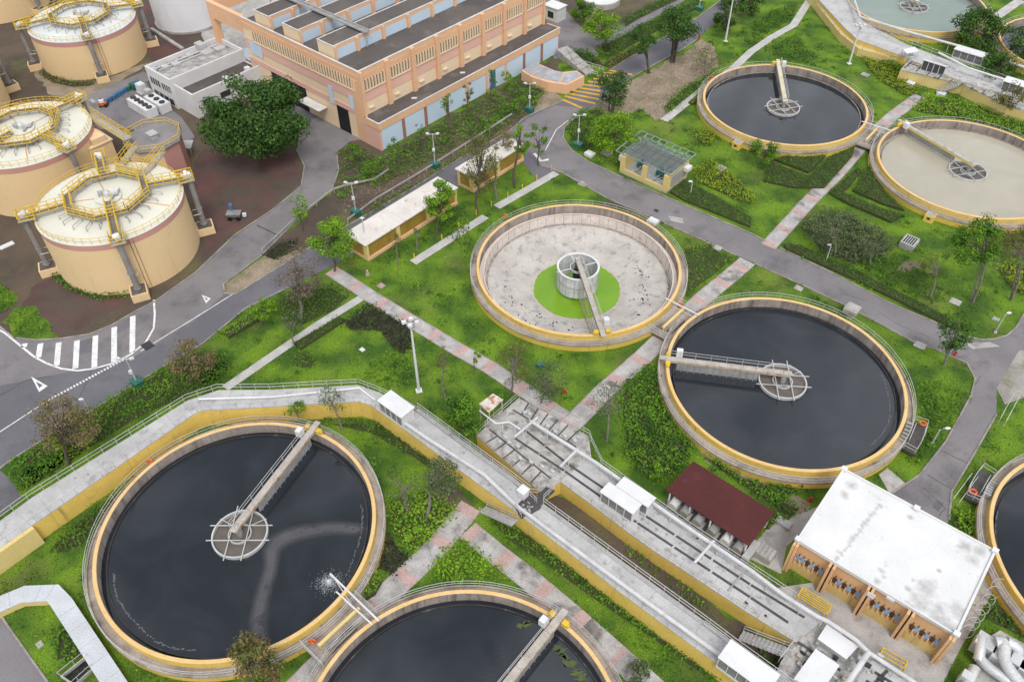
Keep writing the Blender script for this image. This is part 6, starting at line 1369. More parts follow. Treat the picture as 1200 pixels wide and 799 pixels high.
def bed(label, px, h, kind, dens=22, size=.3, trimmed=False, cat='shrubs', name='ground_shrub', group=None, z0=0.0, rough=1.0, gaps=0.0):
    poly = np.array([(P(x, y).x, P(x, y).y) for x, y in px]); mn, mx = poly.min(0), poly.max(0); A = np.prod(mx-mn); n = int(A*dens)
    pts = RNG.uniform(mn, mx, (n, 2)); pts = pts[inpoly(pts, poly)]
    x, y = pts[:, 0], pts[:, 1]
    f1, f2 = RNG.uniform(0, 9), RNG.uniform(0, 9)
    bump = .5+.22*np.sin(x*1.9+f1+1.3*np.sin(y*.9))*np.cos(y*2.1+f2)+.2*np.sin(x*.8+y*1.1+f2)*np.sin(y*.7-f1)+.12*np.sin(x*4.3)*np.sin(y*4.7)
    if gaps: k_ = bump > gaps; pts = pts[k_]; bump = bump[k_]
    n = len(pts)
    if trimmed: z = h*(1-.55*(RNG.random(n)**2.2))
    else: z = h*np.clip(.3+.9*bump, .15, 1.25)*(1-.5*RNG.random(n)**2)
    j = RNG.normal(0, .1 if trimmed else .26*rough, (n, 2)); cen = np.column_stack([pts+j, z])
    cen[:, 2] += z0; b = MB(); b.mat(0); b.quads(leaves(cen, size*RNG.uniform(.6, 1.4, n), .5, .7))
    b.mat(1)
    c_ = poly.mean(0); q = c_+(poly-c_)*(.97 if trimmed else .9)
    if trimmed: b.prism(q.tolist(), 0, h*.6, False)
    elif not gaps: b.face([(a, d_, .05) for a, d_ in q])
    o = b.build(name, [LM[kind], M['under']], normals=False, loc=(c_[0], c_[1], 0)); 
    return tag(o, label, cat, group)
def strip_px(a, b_, w):   # thin bed along a line, w in photo px measured down the picture
    return [a, b_, (b_[0], b_[1]+w), (a[0], a[1]+w)]
bed('dark leafy bank between the main road and the bent yellow channel', [(18, 541), (110, 480), (192, 432), (214, 424), (262, 416), (270, 430), (258, 450), (232, 460), (170, 485), (100, 528), (25, 580), (12, 562)], .8, 'mid', 24, .3)
bed('darker hedge mass at the lower end of the road bank', [(20, 570), (14, 560), (40, 545), (75, 530), (105, 522), (60, 552), (28, 576)], .9, 'hedge', 24, .28)
bed('dark green shrubs below the small autumn tree beside the road', [(205, 428), (225, 416), (262, 416), (270, 432), (258, 447), (236, 452)], 1.0, 'hedge', 28, .28)
bed('bright clipped hedge strip along the main road kerb', [(262, 391), (300, 366), (318, 356), (324, 362), (300, 379), (268, 398)], .8, 'bright', 34, .24, True, 'hedge', 'hedge')
bed('dark clipped hedge strip behind the bronze tree', [(322, 352), (345, 340), (390, 335), (412, 348), (390, 365), (350, 385), (330, 380)], .7, 'hedge', 28, .26)
bed('blackish low shrub bed beside the pink path', [(400, 378), (432, 356), (484, 384), (485, 404), (476, 418), (460, 408), (447, 388), (407, 386)], .5, 'black', 34, .26)
bed('thin clipped hedge along the narrow pale path', [(344, 404), (398, 372), (406, 376), (352, 411)], .6, 'hedge', 34, .22, True, 'hedge', 'hedge')
bed('green shrub patch by the tall floodlight mast', [(436, 420), (470, 414), (486, 432), (482, 455), (455, 452), (425, 444)], .6, 'mid', 20, .28, gaps=.35)
bed('low shrub clump on the lawn near the bent channel', [(343, 418), (360, 410), (372, 420), (365, 432), (346, 430)], .6, 'mid', 26, .28)
bed('dense bright shrubs beside the left of the dark tank and the red roof', [(725, 456), (758, 427), (772, 440), (781, 468), (798, 498), (814, 520), (808, 540), (792, 562), (770, 568), (747, 553), (735, 538), (727, 500)], 1.0, 'mid', 30, .34)
bed('shrubs between the red roof and the dark tank', [(818, 532), (840, 540), (870, 560), (905, 571), (940, 570), (925, 585), (908, 594), (880, 576), (850, 556)], .9, 'mid', 28, .32)
bed('shrubs at the right end of the red roof', [(905, 580), (925, 590), (938, 596), (925, 610), (908, 612), (900, 622), (893, 622), (908, 600)], .9, 'mid', 28, .3)
bed('bright leafy shrubs in the corner above the two bottom paths', [(454, 584), (498, 572), (537, 598), (530, 608), (486, 648), (474, 640), (458, 615)], .7, 'bright', 32, .32)
bed('leafy triangle of shrubs between the two bottom paths', [(541, 630), (552, 640), (590, 672), (600, 688), (560, 686), (506, 684), (504, 664), (520, 645)], .7, 'bright', 30, .32, gaps=.22)
bed('round bright bush beside the fountain tank', [(425, 690), (430, 678), (442, 674), (448, 684), (440, 698), (428, 705)], 1.1, 'bright', 60, .22, True, 'bush', 'bush')
bed('dark blackish shrubs between the fountain tank and the pink path', [(452, 620), (470, 645), (482, 655), (462, 676), (444, 668), (440, 650)], .6, 'black', 26, .3)  # low bed in the blackish leaf colour
bed('dark hedge along the foot of the straight yellow wall', [(566, 602), (603, 616), (660, 655), (725, 702), (785, 743), (850, 792), (835, 799), (770, 752), (700, 705), (640, 662), (580, 622)], .7, 'mid', 26, .3)
bed('dark clipped strip along the foot of the yellow wall behind the fountain tank', [(378, 494), (440, 494), (500, 532), (520, 548), (508, 552), (485, 536), (430, 505)], .7, 'hedge', 26, .28)
bed('dark growth at the foot of the yellow wall at the left', [(60, 640), (92, 612), (150, 568), (122, 604), (95, 640), (64, 652)], .6, 'hedge', 26, .3)
bed('clipped hedge wedge against the dark tank inside the left hedge block', [(905, 188), (960, 179), (968, 184), (947, 204), (917, 193)], .7, 'hedge', 30, .24, True, 'hedge', 'hedge')
bed('left clipped dark hedge block below the dark tank', [(893, 214), (903, 189), (914, 197), (948, 209), (974, 185), (1002, 173), (1000, 184), (966, 222), (930, 222)], .7, 'hedge', 30, .24, True, 'hedge', 'hedge')
bed('clipped hedge wedge against the milky tank inside the right hedge block', [(1014, 198), (1022, 195), (1036, 226), (1060, 249), (1036, 242), (998, 225), (1003, 219)], .7, 'hedge', 30, .24, True, 'hedge', 'hedge')
bed('right clipped dark hedge block below the milky tank', [(970, 228), (1004, 198), (1009, 201), (994, 220), (986, 227), (1034, 247), (1058, 254), (1045, 263), (996, 242)], .7, 'hedge', 30, .24, True, 'hedge', 'hedge')
bed('grey green bushes by the small white street lamp', [(935, 264), (964, 250), (1000, 252), (1020, 266), (1050, 290), (1036, 304), (1000, 312), (960, 298)], 1.4, 'grey', 26, .34)
bed('dark bushes on the slope above the plant road', [(985, 312), (1045, 302), (1075, 318), (1105, 345), (1095, 356), (1040, 335), (1000, 322)], .9, 'hedge', 24, .3, gaps=.3)
bed('long low hedge along the upper kerb of the plant road', [(915, 286), (935, 288), (1000, 318), (1066, 350), (1130, 384), (1124, 390), (1060, 358), (990, 324), (918, 292)], .6, 'hedge', 30, .24, True, 'hedge', 'hedge')
bed('yellowish shrubs at the right edge below the milky tank', [(1166, 315), (1182, 305), (1215, 320), (1215, 352), (1196, 346), (1180, 335)], .9, 'yellow', 24, .3)
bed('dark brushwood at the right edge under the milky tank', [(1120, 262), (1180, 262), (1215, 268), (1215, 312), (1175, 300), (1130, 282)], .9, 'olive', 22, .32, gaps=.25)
bed('yellow green hedge beside the far yellow channel', [(1004, 58), (1040, 62), (1058, 84), (1077, 102), (1076, 112), (1060, 114), (1030, 96), (1012, 76)], .8, 'yellow', 26, .3)
bed('dark bush against the gridded chamber', [(1030, 68), (1050, 60), (1062, 72), (1052, 88), (1036, 80)], 1.6, 'mid', 34, .34)
bed('bright green hedge between the path end and the gridded chamber', [(1068, 130), (1084, 112), (1120, 118), (1150, 126), (1215, 150), (1215, 164), (1160, 150), (1115, 138)], .8, 'bright', 24, .32)
bed('yellow green shrub mass right of the glazed shelter', [(812, 198), (835, 188), (856, 204), (880, 226), (886, 240), (862, 236), (838, 224), (815, 214)], .7, 'yellow', 30, .28)
bed('dark roadside hedge right of the glazed shelter', [(784, 226), (800, 212), (840, 232), (882, 258), (880, 268), (840, 252), (800, 236)], .6, 'hedge', 30, .24, True, 'hedge', 'hedge')
bed('arrow shaped yellow green shrub near the dark tank', [(811, 152), (840, 156), (832, 172), (824, 172), (816, 164)], .7, 'yellow', 36, .26)
bed('dark green bank above the path beside the dark tank', [(776, 128), (800, 104), (828, 90), (845, 84), (838, 96), (806, 116), (784, 136)], .9, 'mid', 26, .3)
bed('bright clipped strip on the path edge beside the dark tank', [(806, 122), (822, 108), (828, 110), (812, 124)], .6, 'yellow', 40, .24, True, 'hedge', 'hedge')
bed('dark lawn shrubs at the top between the pale paths', [(880, 30), (905, 14), (935, 4), (930, 22), (905, 36), (884, 50)], .5, 'hedge', 22, .3, gaps=.25)
bed('dark green slope left of the far yellow channel', [(905, 54), (935, 40), (948, 70), (960, 80), (930, 74), (906, 66)], .4, 'hedge', 20, .28, gaps=.2)
bed('hedge strip along the dividing verge of the two upper roads', [(698, 58), (745, 34), (790, 12), (818, 0), (826, 6), (790, 26), (748, 50), (705, 74)], .9, 'hedge', 22, .3)
bed('olive verge below the upper hedge strip', [(690, 62), (705, 76), (750, 52), (762, 56), (716, 80), (700, 80)], .6, 'olive', 20, .3)
bed('dark bushes around the terrace steps', [(668, 60), (690, 62), (704, 76), (690, 76), (676, 70)], 1.2, 'hedge', 30, .32)
bed('hedge on the far side of the upper road', [(728, 24), (790, -8), (800, -2), (750, 22), (730, 34)], 1.0, 'hedge', 22, .3)
bed('green bank between the long shed and the guard rail', [(420, 262), (440, 240), (500, 210), (545, 176), (598, 140), (618, 132), (612, 140), (560, 172), (510, 206), (450, 244)], .7, 'mid', 20, .3, gaps=.32)
bed('brown green undergrowth along the blue panelled hall', [(456, 182), (520, 146), (600, 98), (634, 102), (640, 112), (610, 128), (560, 158), (500, 192), (440, 222), (420, 214), (430, 192)], .8, 'mid', 22, .32, gaps=.28)
bed('bright shrubs along the middle of the hall verge', [(560, 150), (600, 120), (630, 112), (636, 122), (600, 140), (566, 166)], .8, 'mid', 20, .3, gaps=.3)
bed('grey green undergrowth near the corner of the orange factory', [(396, 178), (420, 172), (448, 186), (440, 205), (415, 226), (398, 240), (392, 225), (399, 200)], .6, 'mid', 18, .3, gaps=.36)
bed('dark low hedge by the loop road island', [(308, 300), (330, 284), (345, 280), (352, 290), (340, 298), (320, 306)], .6, 'black', 30, .26)
bed('shrubs around the switch box beside the junction', [(664, 150), (680, 130), (702, 126), (715, 140), (700, 170), (682, 182), (668, 168)], .7, 'mid', 22, .3)
bed('dark shrubs along the foot of the long yellow shed', [(436, 312), (470, 292), (520, 264), (534, 264), (500, 284), (440, 320)], .5, 'hedge', 18, .28, gaps=.45)
bed('shrubs behind the dark tank on the right', [(1076, 452), (1092, 446), (1118, 458), (1136, 462), (1120, 490), (1098, 520), (1078, 548), (1062, 540), (1078, 510), (1078, 480)], .7, 'mid', 22, .32, gaps=.28)
bed('bright bushes beside the tank at the right edge', [(1117, 604), (1132, 598), (1148, 612), (1150, 640), (1136, 634), (1116, 624)], 1.0, 'bright', 34, .34)
bed('dark weeds on the slope by the tank at the right edge', [(1148, 716), (1165, 704), (1200, 730), (1225, 760), (1180, 738), (1160, 728)], .5, 'hedge', 24, .3)
bed('dark shrub on the verge above the open pit', [(62, 745), (80, 730), (98, 738), (108, 760), (88, 775), (66, 775)], .7, 'mid', 26, .32)
bed('weeds in the strip between the two yellow walls', [(726, 628), (748, 640), (785, 668), (818, 700), (836, 724), (812, 712), (780, 682), (740, 652)], .5, 'mid', 16, .32, gaps=.3, z0=0)
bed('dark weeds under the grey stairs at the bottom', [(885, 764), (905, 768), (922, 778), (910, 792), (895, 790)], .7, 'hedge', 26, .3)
bed('small shrubs in the lawn beside the drained tank', [(508, 250), (560, 230), (545, 262), (556, 282), (546, 300), (520, 276)], .5, 'hedge', 14, .3, gaps=.4)
bed('dark green lawn patch right of the drained tank', [(800, 290), (830, 284), (862, 302), (840, 322), (806, 346), (800, 318)], .25, 'mid', 16, .26)
bed('green ivy edge at the foot of the near digester', [(66, 320), (90, 338), (116, 346), (148, 344), (148, 350), (114, 352), (86, 344), (62, 328)], .8, 'mid', 30, .3)
bed('dry weeds around the far digester foot', [(50, 82), (68, 92), (90, 97), (112, 95), (110, 101), (86, 103), (60, 97), (46, 88)], .6, 'olive', 24, .3)
# ---------------------------------------------------------------- trees
tree('huge dense dark green tree beside the white office', (298, 186), (291, 93), 146, 'dark', 13000, .5, .88, 80, trunk=.03, rc=.22)
tree('bright green tree at the left end of the long yellow shed', (392, 318), (386, 258), 58, 'bright', 3200, .32, .72, 24)
tree('bronze leafed tree beside the main road', (352, 374), (346, 288), 62, 'purple', 1500, .26, .7, 34, rc=.3, bark='palebark')
tree('small bright tree on the roadside hedge', (307, 384), (306, 350), 34, 'bright', 1200, .26, .7, 14)
tree('thin grey tree standing on the narrow pale path edge', (345, 406), (340, 366), 28, 'grey', 420, .26, .6, 12, bark='palebark')
tree('bright sapling beside the loop road', (355, 270), (345, 226), 30, 'bright', 420, .3, .7, 12)
tree('bright upright tree in front of the long yellow shed', (512, 277), (516, 210), 40, 'bright', 2600, .3, .78, 26)
tree('small yellowish bare tree before the long yellow shed', (467, 311), (462, 272), 18, 'olive', 160, .22, .5, 9, bark='palebark')
tree('thin bare tree before the long yellow shed', (489, 296), (488, 262), 12, 'grey', 60, .2, .4, 7, bark='palebark')
tree('brown leafed tree in front of the shorter shed', (559, 250), (564, 158), 56, 'olive', 2200, .26, .74, 36, rc=.3)
tree('sparse thin tree on the lawn beside the shorter shed', (582, 233), (579, 168), 26, 'olive', 260, .24, .6, 14, bark='palebark')
tree('brown sparse tree behind the shorter shed', (588, 190), (590, 152), 30, 'brown', 800, .24, .7, 20)
tree('tall bright tree at the junction corner', (603, 220), (613, 134), 24, 'bright', 900, .3, .6, 14)
tree('sparse green tree beside the junction paint', (631, 194), (632, 142), 26, 'mid', 420, .32, .75, 11)
for q in [((468.7, 200), (459, 158), 22, 'mid', 'second sapling from the factory corner along the blue hall', 260), ((495, 178), (492, 140), 14, 'mid', 'slim sapling at the second blue panel', 110), ((526, 155), (525, 104), 20, 'mid', 'sapling at the fourth blue panel of the hall', 220), ((548, 142), (548, 92), 16, 'olive', 'olive sapling at the fifth blue panel of the hall', 200), ((576, 133), (573, 78), 22, 'mid', 'tallest sapling before the blue panelled hall', 240), ((594, 106), (594, 78), 16, 'bright', 'bright sapling near the blue door of the hall', 260), ((604, 120), (602, 96), 14, 'mid', 'sapling between the blue door and the ramp enclosure', 120), ((574, 172), (572, 146), 16, 'mid', 'small sapling behind the guard rail mid way', 110), ((436, 214), (436, 186), 22, 'mid', 'leafy sapling at the near end of the guard rail', 200), ((415, 197), (412, 168), 26, 'mid', 'bushy little tree by the factory corner drive', 700)]:
    tree(q[4], q[0], q[1], q[2], q[3], q[5], .28, .66, 10, 'young trees before the blue panelled hall', trunk=.02)
tree('bright domed tree left of the glazed shelter', (722, 178), (722, 130), 66, 'bright', 4200, .34, .92, 34, rc=.32)
tree('dark aerial rooted tree by the yellow road hatching', (716, 134), (720, 82), 50, 'dark', 2200, .34, .85, 26, multi=8, trunk=.014)
tree('tall dark banyan with many stems on the sandy verge', (788, 73), (797, 8), 62, 'dark', 2600, .42, .66, 34, multi=13, trunk=.013)
tree('sparse dark tree with stump at the end of the sandy verge', (761, 86), (748, 26), 38, 'dark', 1200, .34, .62, 14, multi=5, trunk=.014)
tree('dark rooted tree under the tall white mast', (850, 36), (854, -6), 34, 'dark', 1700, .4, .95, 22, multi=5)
tree('dark tree in the row at the top edge right of the white mast', (884, 18), (884, -24), 40, 'dark', 1500, .4, .95, 22, multi=4)
tree('bright green tree behind the ramp enclosure', (709, 58), (707, 13), 48, 'bright', 2600, .36, .72, 26)
tree('darker round tree behind the orange factory end', (684, 28), (683, -4), 32, 'mid', 1600, .36, .85, 18)
tree('small tree at the foot of the dark tank next to the milky one', (897, 196), (896, 160), 38, 'mid', 1600, .3, .9, 18)
tree('large dark tree in front of the grey-green tank', (1162, 60), (1154, 8), 72, 'dark', 3600, .46, .95, 34, rc=.3)
tree('dark grey tree right of the far cabin', (1176, 98), (1176, 62), 52, 'dark', 2000, .42, .95, 26)
tree('olive tree at the right edge by the far yellow wall', (1184, 136), (1188, 98), 36, 'olive', 800, .34, .75, 16)
tree('dark tree filling the top right edge', (1205, 70), (1208, 30), 50, 'dark', 1500, .42, .95, 20)
tree('broad two stemmed tree on the lawn below the milky tank', (1136, 352), (1153, 252), 60, 'mid', 3000, .32, .6, 32, bark='palebark', multi=2, trunk=.012)
tree('sparse two stemmed tree at the right edge of the lawn', (1188, 352), (1197, 268), 48, 'olive', 700, .28, .5, 20, bark='palebark', multi=2, trunk=.012)
tree('thin sparse tree on the slope above the plant road', (1089, 350), (1102, 288), 32, 'olive', 260, .24, .6, 14, bark='palebark', trunk=.018)
tree('bare grey tree among the bushes by the street lamp', (978, 300), (976, 246), 44, 'grey', 900, .28, .7, 22, bark='palebark')
tree('second bare grey tree among the lawn bushes', (1020, 312), (1028, 268), 36, 'grey', 500, .28, .65, 18, bark='palebark')
tree('dark leafed tree at the bend of the plant road', (1106, 428), (1130, 366), 46, 'dark', 900, .34, .7, 22, bark='palebark')
tree('wispy grey tree where the two pink paths meet', (633, 474), (646, 426), 56, 'grey', 1000, .24, .75, 30, bark='palebark', trunk=.018)
tree('wispy olive tree over the pink path below the drained tank', (599, 460), (604, 402), 46, 'olive', 700, .24, .75, 26, bark='palebark', trunk=.018)
tree('faint sparse tree beside the junction of the pink paths', (711, 517), (714, 446), 56, 'grey', 420, .24, .55, 26, bark='palebark', trunk=.015)
tree('thin leafless tree beyond the floodlight mast', (522, 468), (518, 404), 26, 'olive', 200, .22, .5, 12, bark='palebark', trunk=.015)
tree('little bright tree on the far edge of the pink path', (555, 438), (556, 410), 14, 'yellow', 160, .24, .5, 7, trunk=.015)
tree('round dense bush tree behind the wide grey chamber', (544, 516), (540, 462), 52, 'mid', 3000, .3, .95, 28, rc=.32)
tree('grey leaved tree beside the straight yellow wall', (500, 606), (516, 536), 54, 'grey', 1300, .26, .62, 26, bark='palebark', trunk=.02)
tree('bare forked tree on the shrubs beside the yellow wall', (478, 600), (468, 556), 50, 'grey', 260, .24, .6, 18, bark='palebark', trunk=.024)
tree('leaning bare tree in front of the yellow channel bend', (401, 503), (380, 452), 44, 'grey', 240, .26, .62, 14, bark='palebark', trunk=.018)
tree('little leafy tree top against the yellow channel bend', (352, 500), (346, 470), 30, 'mid', 260, .26, .6, 10, bark='palebark', trunk=.018)
tree('brown and yellow autumn tree on the left road bank', (80, 545), (60, 466), 82, 'brown', 2200, .28, .75, 40, rc=.3)
tree('yellow green low tree beside the autumn tree on the left bank', (72, 528), (80, 494), 52, 'yellow', 700, .28, .85, 18)
tree('reddish autumn tree on the bank further along the road', (223, 450), (220, 398), 62, 'brown', 1700, .26, .78, 32, rc=.3)
tree('reddish green tree at the bottom edge below the fountain tank', (292, 806), (292, 744), 66, 'red', 2400, .28, .82, 34, rc=.3)
tree('small grey bush tree at the bottom edge by the pink path', (752, 805), (750, 778), 34, 'grey', 700, .26, .85, 14)
tree('dry grey bush on the sandy verge', (826, 84), (828, 58), 44, 'olive', 500, .26, .85, 26, bark='palebark', trunk=.02)
tree('twiggy dry bush at the corner of the red roof', (768, 560), (770, 543), 20, 'bright', 260, .26, .9, 8)
# ---------------------------------------------------------------- grass
n = 260000
pts = np.column_stack([RNG.uniform(-85, 135, n), RNG.uniform(18, 235, n)])
keep = (pts[:, 0] < 62+pts[:, 1]*.55) & (pts[:, 0] > -62-pts[:, 1]*.5)
keep &= RNG.random(n) < np.clip(1.25-pts[:, 1]/190, .25, 1)
for c_ in TC.values(): keep &= np.hypot(pts[:, 0]-c_[0], pts[:, 1]-c_[1]) > 16.25
pts = pts[keep]
for poly in EXCL:
    mn, mx = poly.min(0), poly.max(0); near = np.all((pts >= mn) & (pts <= mx), 1); k_ = np.ones(len(pts), bool); idx = np.where(near)[0]; k_[idx] = ~inpoly(pts[idx], poly); pts = pts[k_]
wv = np.sin(pts[:, 0]*.21+1.7*np.sin(pts[:, 1]*.13))*np.cos(pts[:, 1]*.19+np.sin(pts[:, 0]*.11)); pts = pts[RNG.random(len(pts)) < .72+.28*wv]
sz = RNG.uniform(.14, .42, len(pts)); cen = np.column_stack([pts, sz*.28])
b = MB(); b.quads(leaves(cen, sz, .55, .5)); o = b.build('grass', M['tuft'], normals=False, loc=(0, 0, 0)); o['kind'] = 'stuff'; o['label'] = 'rough green grass of the lawns between the tanks'

bed('mixed shrubs on the small lawn at the left edge', [(-10, 332), (2, 333), (20, 350), (12, 362), (-10, 374)], .6, 'mid', 22, .3, gaps=.3)
bed('green shrubs on the corner bed below the red gravel', [(6, 374), (36, 360), (66, 396), (40, 397), (17, 393)], .5, 'mid', 20, .3, gaps=.42)
# fallen leaves and litter on the bare ground
lt = []
for px, n, in (([(664, 128), (703, 123), (745, 92), (806, 60), (822, 45), (838, 56), (842, 72), (828, 90), (805, 110), (788, 122), (778, 140), (768, 142), (752, 128), (712, 140), (690, 132)], 6000), ([(456, 182), (520, 146), (600, 98), (655, 108), (598, 150), (480, 220), (404, 262), (392, 226)], 5000), ([(789, 495), (800, 488), (850, 535), (900, 565), (892, 578), (808, 520)], 700)):
    poly = np.array([(P(x, y).x, P(x, y).y) for x, y in px]); q = RNG.uniform(poly.min(0), poly.max(0), (n*2, 2)); q = q[inpoly(q, poly)][:n]; lt.append(q)
lt = np.concatenate(lt); sz = RNG.uniform(.1, .32, len(lt)); b = MB(); b.quads(leaves(np.column_stack([lt, np.full(len(lt), .045)]), sz, 1.6, .7)); o = b.build('fallen_leaves', mat('dry_leaf_litter', (.34, .27, .19), (.16, .12, .08), .9, .9, island=.6, grit=0), normals=False, loc=(0, 0, 0)); o['kind'] = 'stuff'; o['label'] = 'dry leaves and litter scattered on the bare ground'

# weeds and ground cover in ragged clumps over the lawns
for kind, n, thr, ph, hh, sz_, lab in (('mid', 2600, .25, 0, .13, .42, 'broad leafed weeds in ragged patches on the lawns'), ('hedge', 2600, .35, 2.4, .2, .42, 'dark low undergrowth in ragged patches on the lawns'), ('yellow', 900, .5, 4.1, .1, .34, 'yellow green weeds in small patches on the lawns')):
    cc_ = np.column_stack([RNG.uniform(-80, 130, n), RNG.uniform(20, 215, n)]); cc_ = cc_[(cc_[:, 0] < 62+cc_[:, 1]*.55) & (cc_[:, 0] > -62-cc_[:, 1]*.5)]
    pf = np.sin(cc_[:, 0]*.13+2.1*np.sin(cc_[:, 1]*.09+ph)+ph)+np.cos(cc_[:, 1]*.16+cc_[:, 0]*.05+ph*.7); cc_ = cc_[pf+RNG.normal(0, .5, len(cc_)) > thr]
    k = 28; r_ = RNG.uniform(.3, 1.2, len(cc_)); off = RNG.normal(0, .5, (len(cc_), k, 2))*r_[:, None, None]; q = (cc_[:, None, :]+off).reshape(-1, 2); zz = np.abs(RNG.normal(0, hh, len(q)))+.06
    ok = np.ones(len(q), bool)
    for c_ in TC.values(): ok &= np.hypot(q[:, 0]-c_[0], q[:, 1]-c_[1]) > 16.4
    for poly in EXCL:
        mn, mx = poly.min(0), poly.max(0); idx = np.where(np.all((q >= mn) & (q <= mx), 1))[0]
        if len(idx): ok[idx] &= ~inpoly(q[idx], poly)
    q = q[ok]; zz = zz[ok]; b = MB(); b.quads(leaves(np.column_stack([q, zz]), RNG.uniform(.16, sz_, len(q)), .6, .7)); o = b.build('ground_cover', LM[kind], normals=False, loc=(0, 0, 0)); o['kind'] = 'stuff'; o['label'] = lab
# ================================================================ LAMPS, POSTS, COVERS
def lamp(label, base, top, kind='street', group='street lamps'):
    p = P(*base, 0); H = max(1.5, height_of(p, top[1])); sc = scale_at(p); dx = max(-1.5, min(1.5, (top[0]-Q((p.x, p.y, H))[0])/sc)); t = thing('street_lamp', label, 'lamp', p, group)
    b = MB(); b.tube([p, p+Vector((0, 0, H*.9)), p+Vector((dx*.5, 0, H))], [.09, .07, .06], 8); b.lathe(p, [(.2, 0), (.2, .25), (.1, .3)], 12); b.build('pole', M['rail'], t)
    e = p+Vector((dx, 0, H+.05)); b = MB(); b.bar(p+Vector((dx*.5, 0, H)), e, .07, .07); b.build('arm', M['rail'], t)
    b = MB(); b.tube([e-Vector((.32, 0, 0)), e, e+Vector((.35, 0, 0))], [.08, .2, .1], 8); b.build('lamp_head', M['white'], t, True)
lamp('white street lamp on the hedge right of the glazed shelter', (809, 228), (809, 213)); lamp('street lamp among the grey bushes above the plant road', (968, 306), (972, 287)); lamp('street lamp at the bend of the plant road', (1166, 390), (1182, 367)); lamp('street lamp beside the curved road next to the dark tank', (1092, 520), (1110, 502))
lamp('dark street lamp on the road bank by the autumn tree', (106, 484), (95, 468)); lamp('thin lamp pole in front of the long yellow shed corner', (430, 292), (424, 256))
def mast(label, base, top):
    p = P(*base, 0); H = height_of(p, top[1]); t = thing('mast', label, 'mast', p, 'tall white masts')
    b = MB(); b.tube([p, p+Vector((0, 0, H))], [.2, .12], 10); b.box(p+Vector((0, 0, .08)), .8, .8, .16, .3); b.build('pole', M['white'], t)
    b = MB(); b.bar(p+Vector((-.9, 0, H)), p+Vector((.9, 0, H)), .12, .12); b.bar(p+Vector((0, -.7, H-.25)), p+Vector((0, .7, H-.25)), .12, .12); b.build('crossarm', M['rail'], t)
    for s in ((-.8, 0), (.8, 0), (0, -.6), (0, .6)):
        b = MB(); b.box(p+Vector((s[0], s[1], H+.2)), .5, .4, .35, .4); b.build('floodlight', M['white'], t)
mast('tall floodlight mast with a cluster head beside the black shrub bed', (491, 458), (484, 379)); mast('white mast on the lawn by the far yellow channel', (995, 75), (1006, 31)); mast('tall white mast at the top edge by the dark rooted tree', (850, 49), (856, -6))
def campole(label, base, top):
    p = P(*base, 0); H = height_of(p, top[1]); t = thing('camera_pole', label, 'pole', p, 'camera poles with green cabinets')
    b = MB(); b.box(p+Vector((0, 0, .45)), 1.5, 1.1, .9, F0.ang); b.box(p+Vector((0, 0, .93)), 1.6, 1.2, .06, F0.ang); b.build('cabinet', M['green'], t)
    b = MB(); b.tube([p+Vector((0, 0, .9)), p+Vector((0, 0, H))], [.11, .08], 8); b.bar(p+Vector((-.9, 0, H-.1)), p+Vector((.9, 0, H-.1)), .09, .09); b.build('pole', M['rail'], t)
    for s in (-.85, .85): b = MB(); b.box(p+Vector((s, -.1, H+.1)), .55, .3, .25, .5*s); b.build('camera', M['white'], t)
    b = MB(); b.box(p+Vector((0, -.25, H*.55)), .45, .3, .5, 0); b.build('junction_box', M['white'], t)
campole('green cabinet pole beside the long yellow shed', (417.7, 252), (411, 214)); campole('green cabinet pole behind the shorter shed', (510, 196), (508.6, 157)); campole('green cabinet pole beside the road before the yellow hatching', (620.6, 131), (621, 98)); campole('green cabinet pole in the shrubs at the junction', (677, 173), (678.5, 135)); campole('green cabinet pole on the left road bank', (162, 451), (149, 420)); campole('green cabinet pole on the verge between the upper roads', (819, 13), (819, -12))
def slab(label, px, s, h=.12, m='conc', name='manhole_cover', group='concrete covers in the grass'):
    p = P(*px, 0); b = MB(); b.box(p+Vector((0, 0, h/2)), s, s*.85, h, F0.ang); b.box(p+Vector((0, 0, h+.015)), s*.7, s*.55, .03, F0.ang); b.box(p+Vector((s*.2, 0, h+.05)), .12, .3, .04, F0.ang)
    tag(b.build(name, M[m]), label, 'cover', group)
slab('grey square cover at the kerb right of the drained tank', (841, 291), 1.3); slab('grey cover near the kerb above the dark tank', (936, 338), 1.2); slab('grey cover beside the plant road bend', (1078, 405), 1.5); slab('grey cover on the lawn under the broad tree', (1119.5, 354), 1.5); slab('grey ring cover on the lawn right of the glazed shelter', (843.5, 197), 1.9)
slab('tan flat slab beside the pink path at the shed', (446.5, 335), 1.1, .08, 'pathpink'); slab('small white pad on the lawn behind the bent channel', (424.5, 410), .7, .12, 'white'); slab('small grey cover in the grass by the lower left pavement', (47, 755), .7); slab('grey cover beside the far dark bush', (1001, 125), 1.6); slab('second grey cover near the white mast', (1014, 88), 1.6, .1, 'steel')
slab('white box cover on the yellow green hedge', (1066.7, 100), 1.5, .6, 'white'); slab('white box cover in front of the gridded chamber wall', (1102.5, 112), 1.5, .6, 'white'); slab('grey stone plate left of the glazed shelter', (711, 180), 1.8, .15); slab('white table like cover beside the glazed shelter', (691, 182), 1.6, .5, 'white'); slab('black drain grate at the end of the dashed line', (173, 405), 1.6, .05, 'darksteel'); slab('pale cover on the verge beside the junction road', (683, 216), 1.4, .08); slab('small dark cover on the plant road', (769, 247), .8, .05, 'darksteel')
slab('grey cover in the dark verge near the right edge tank', (1167, 374), .9, .08, 'steel')
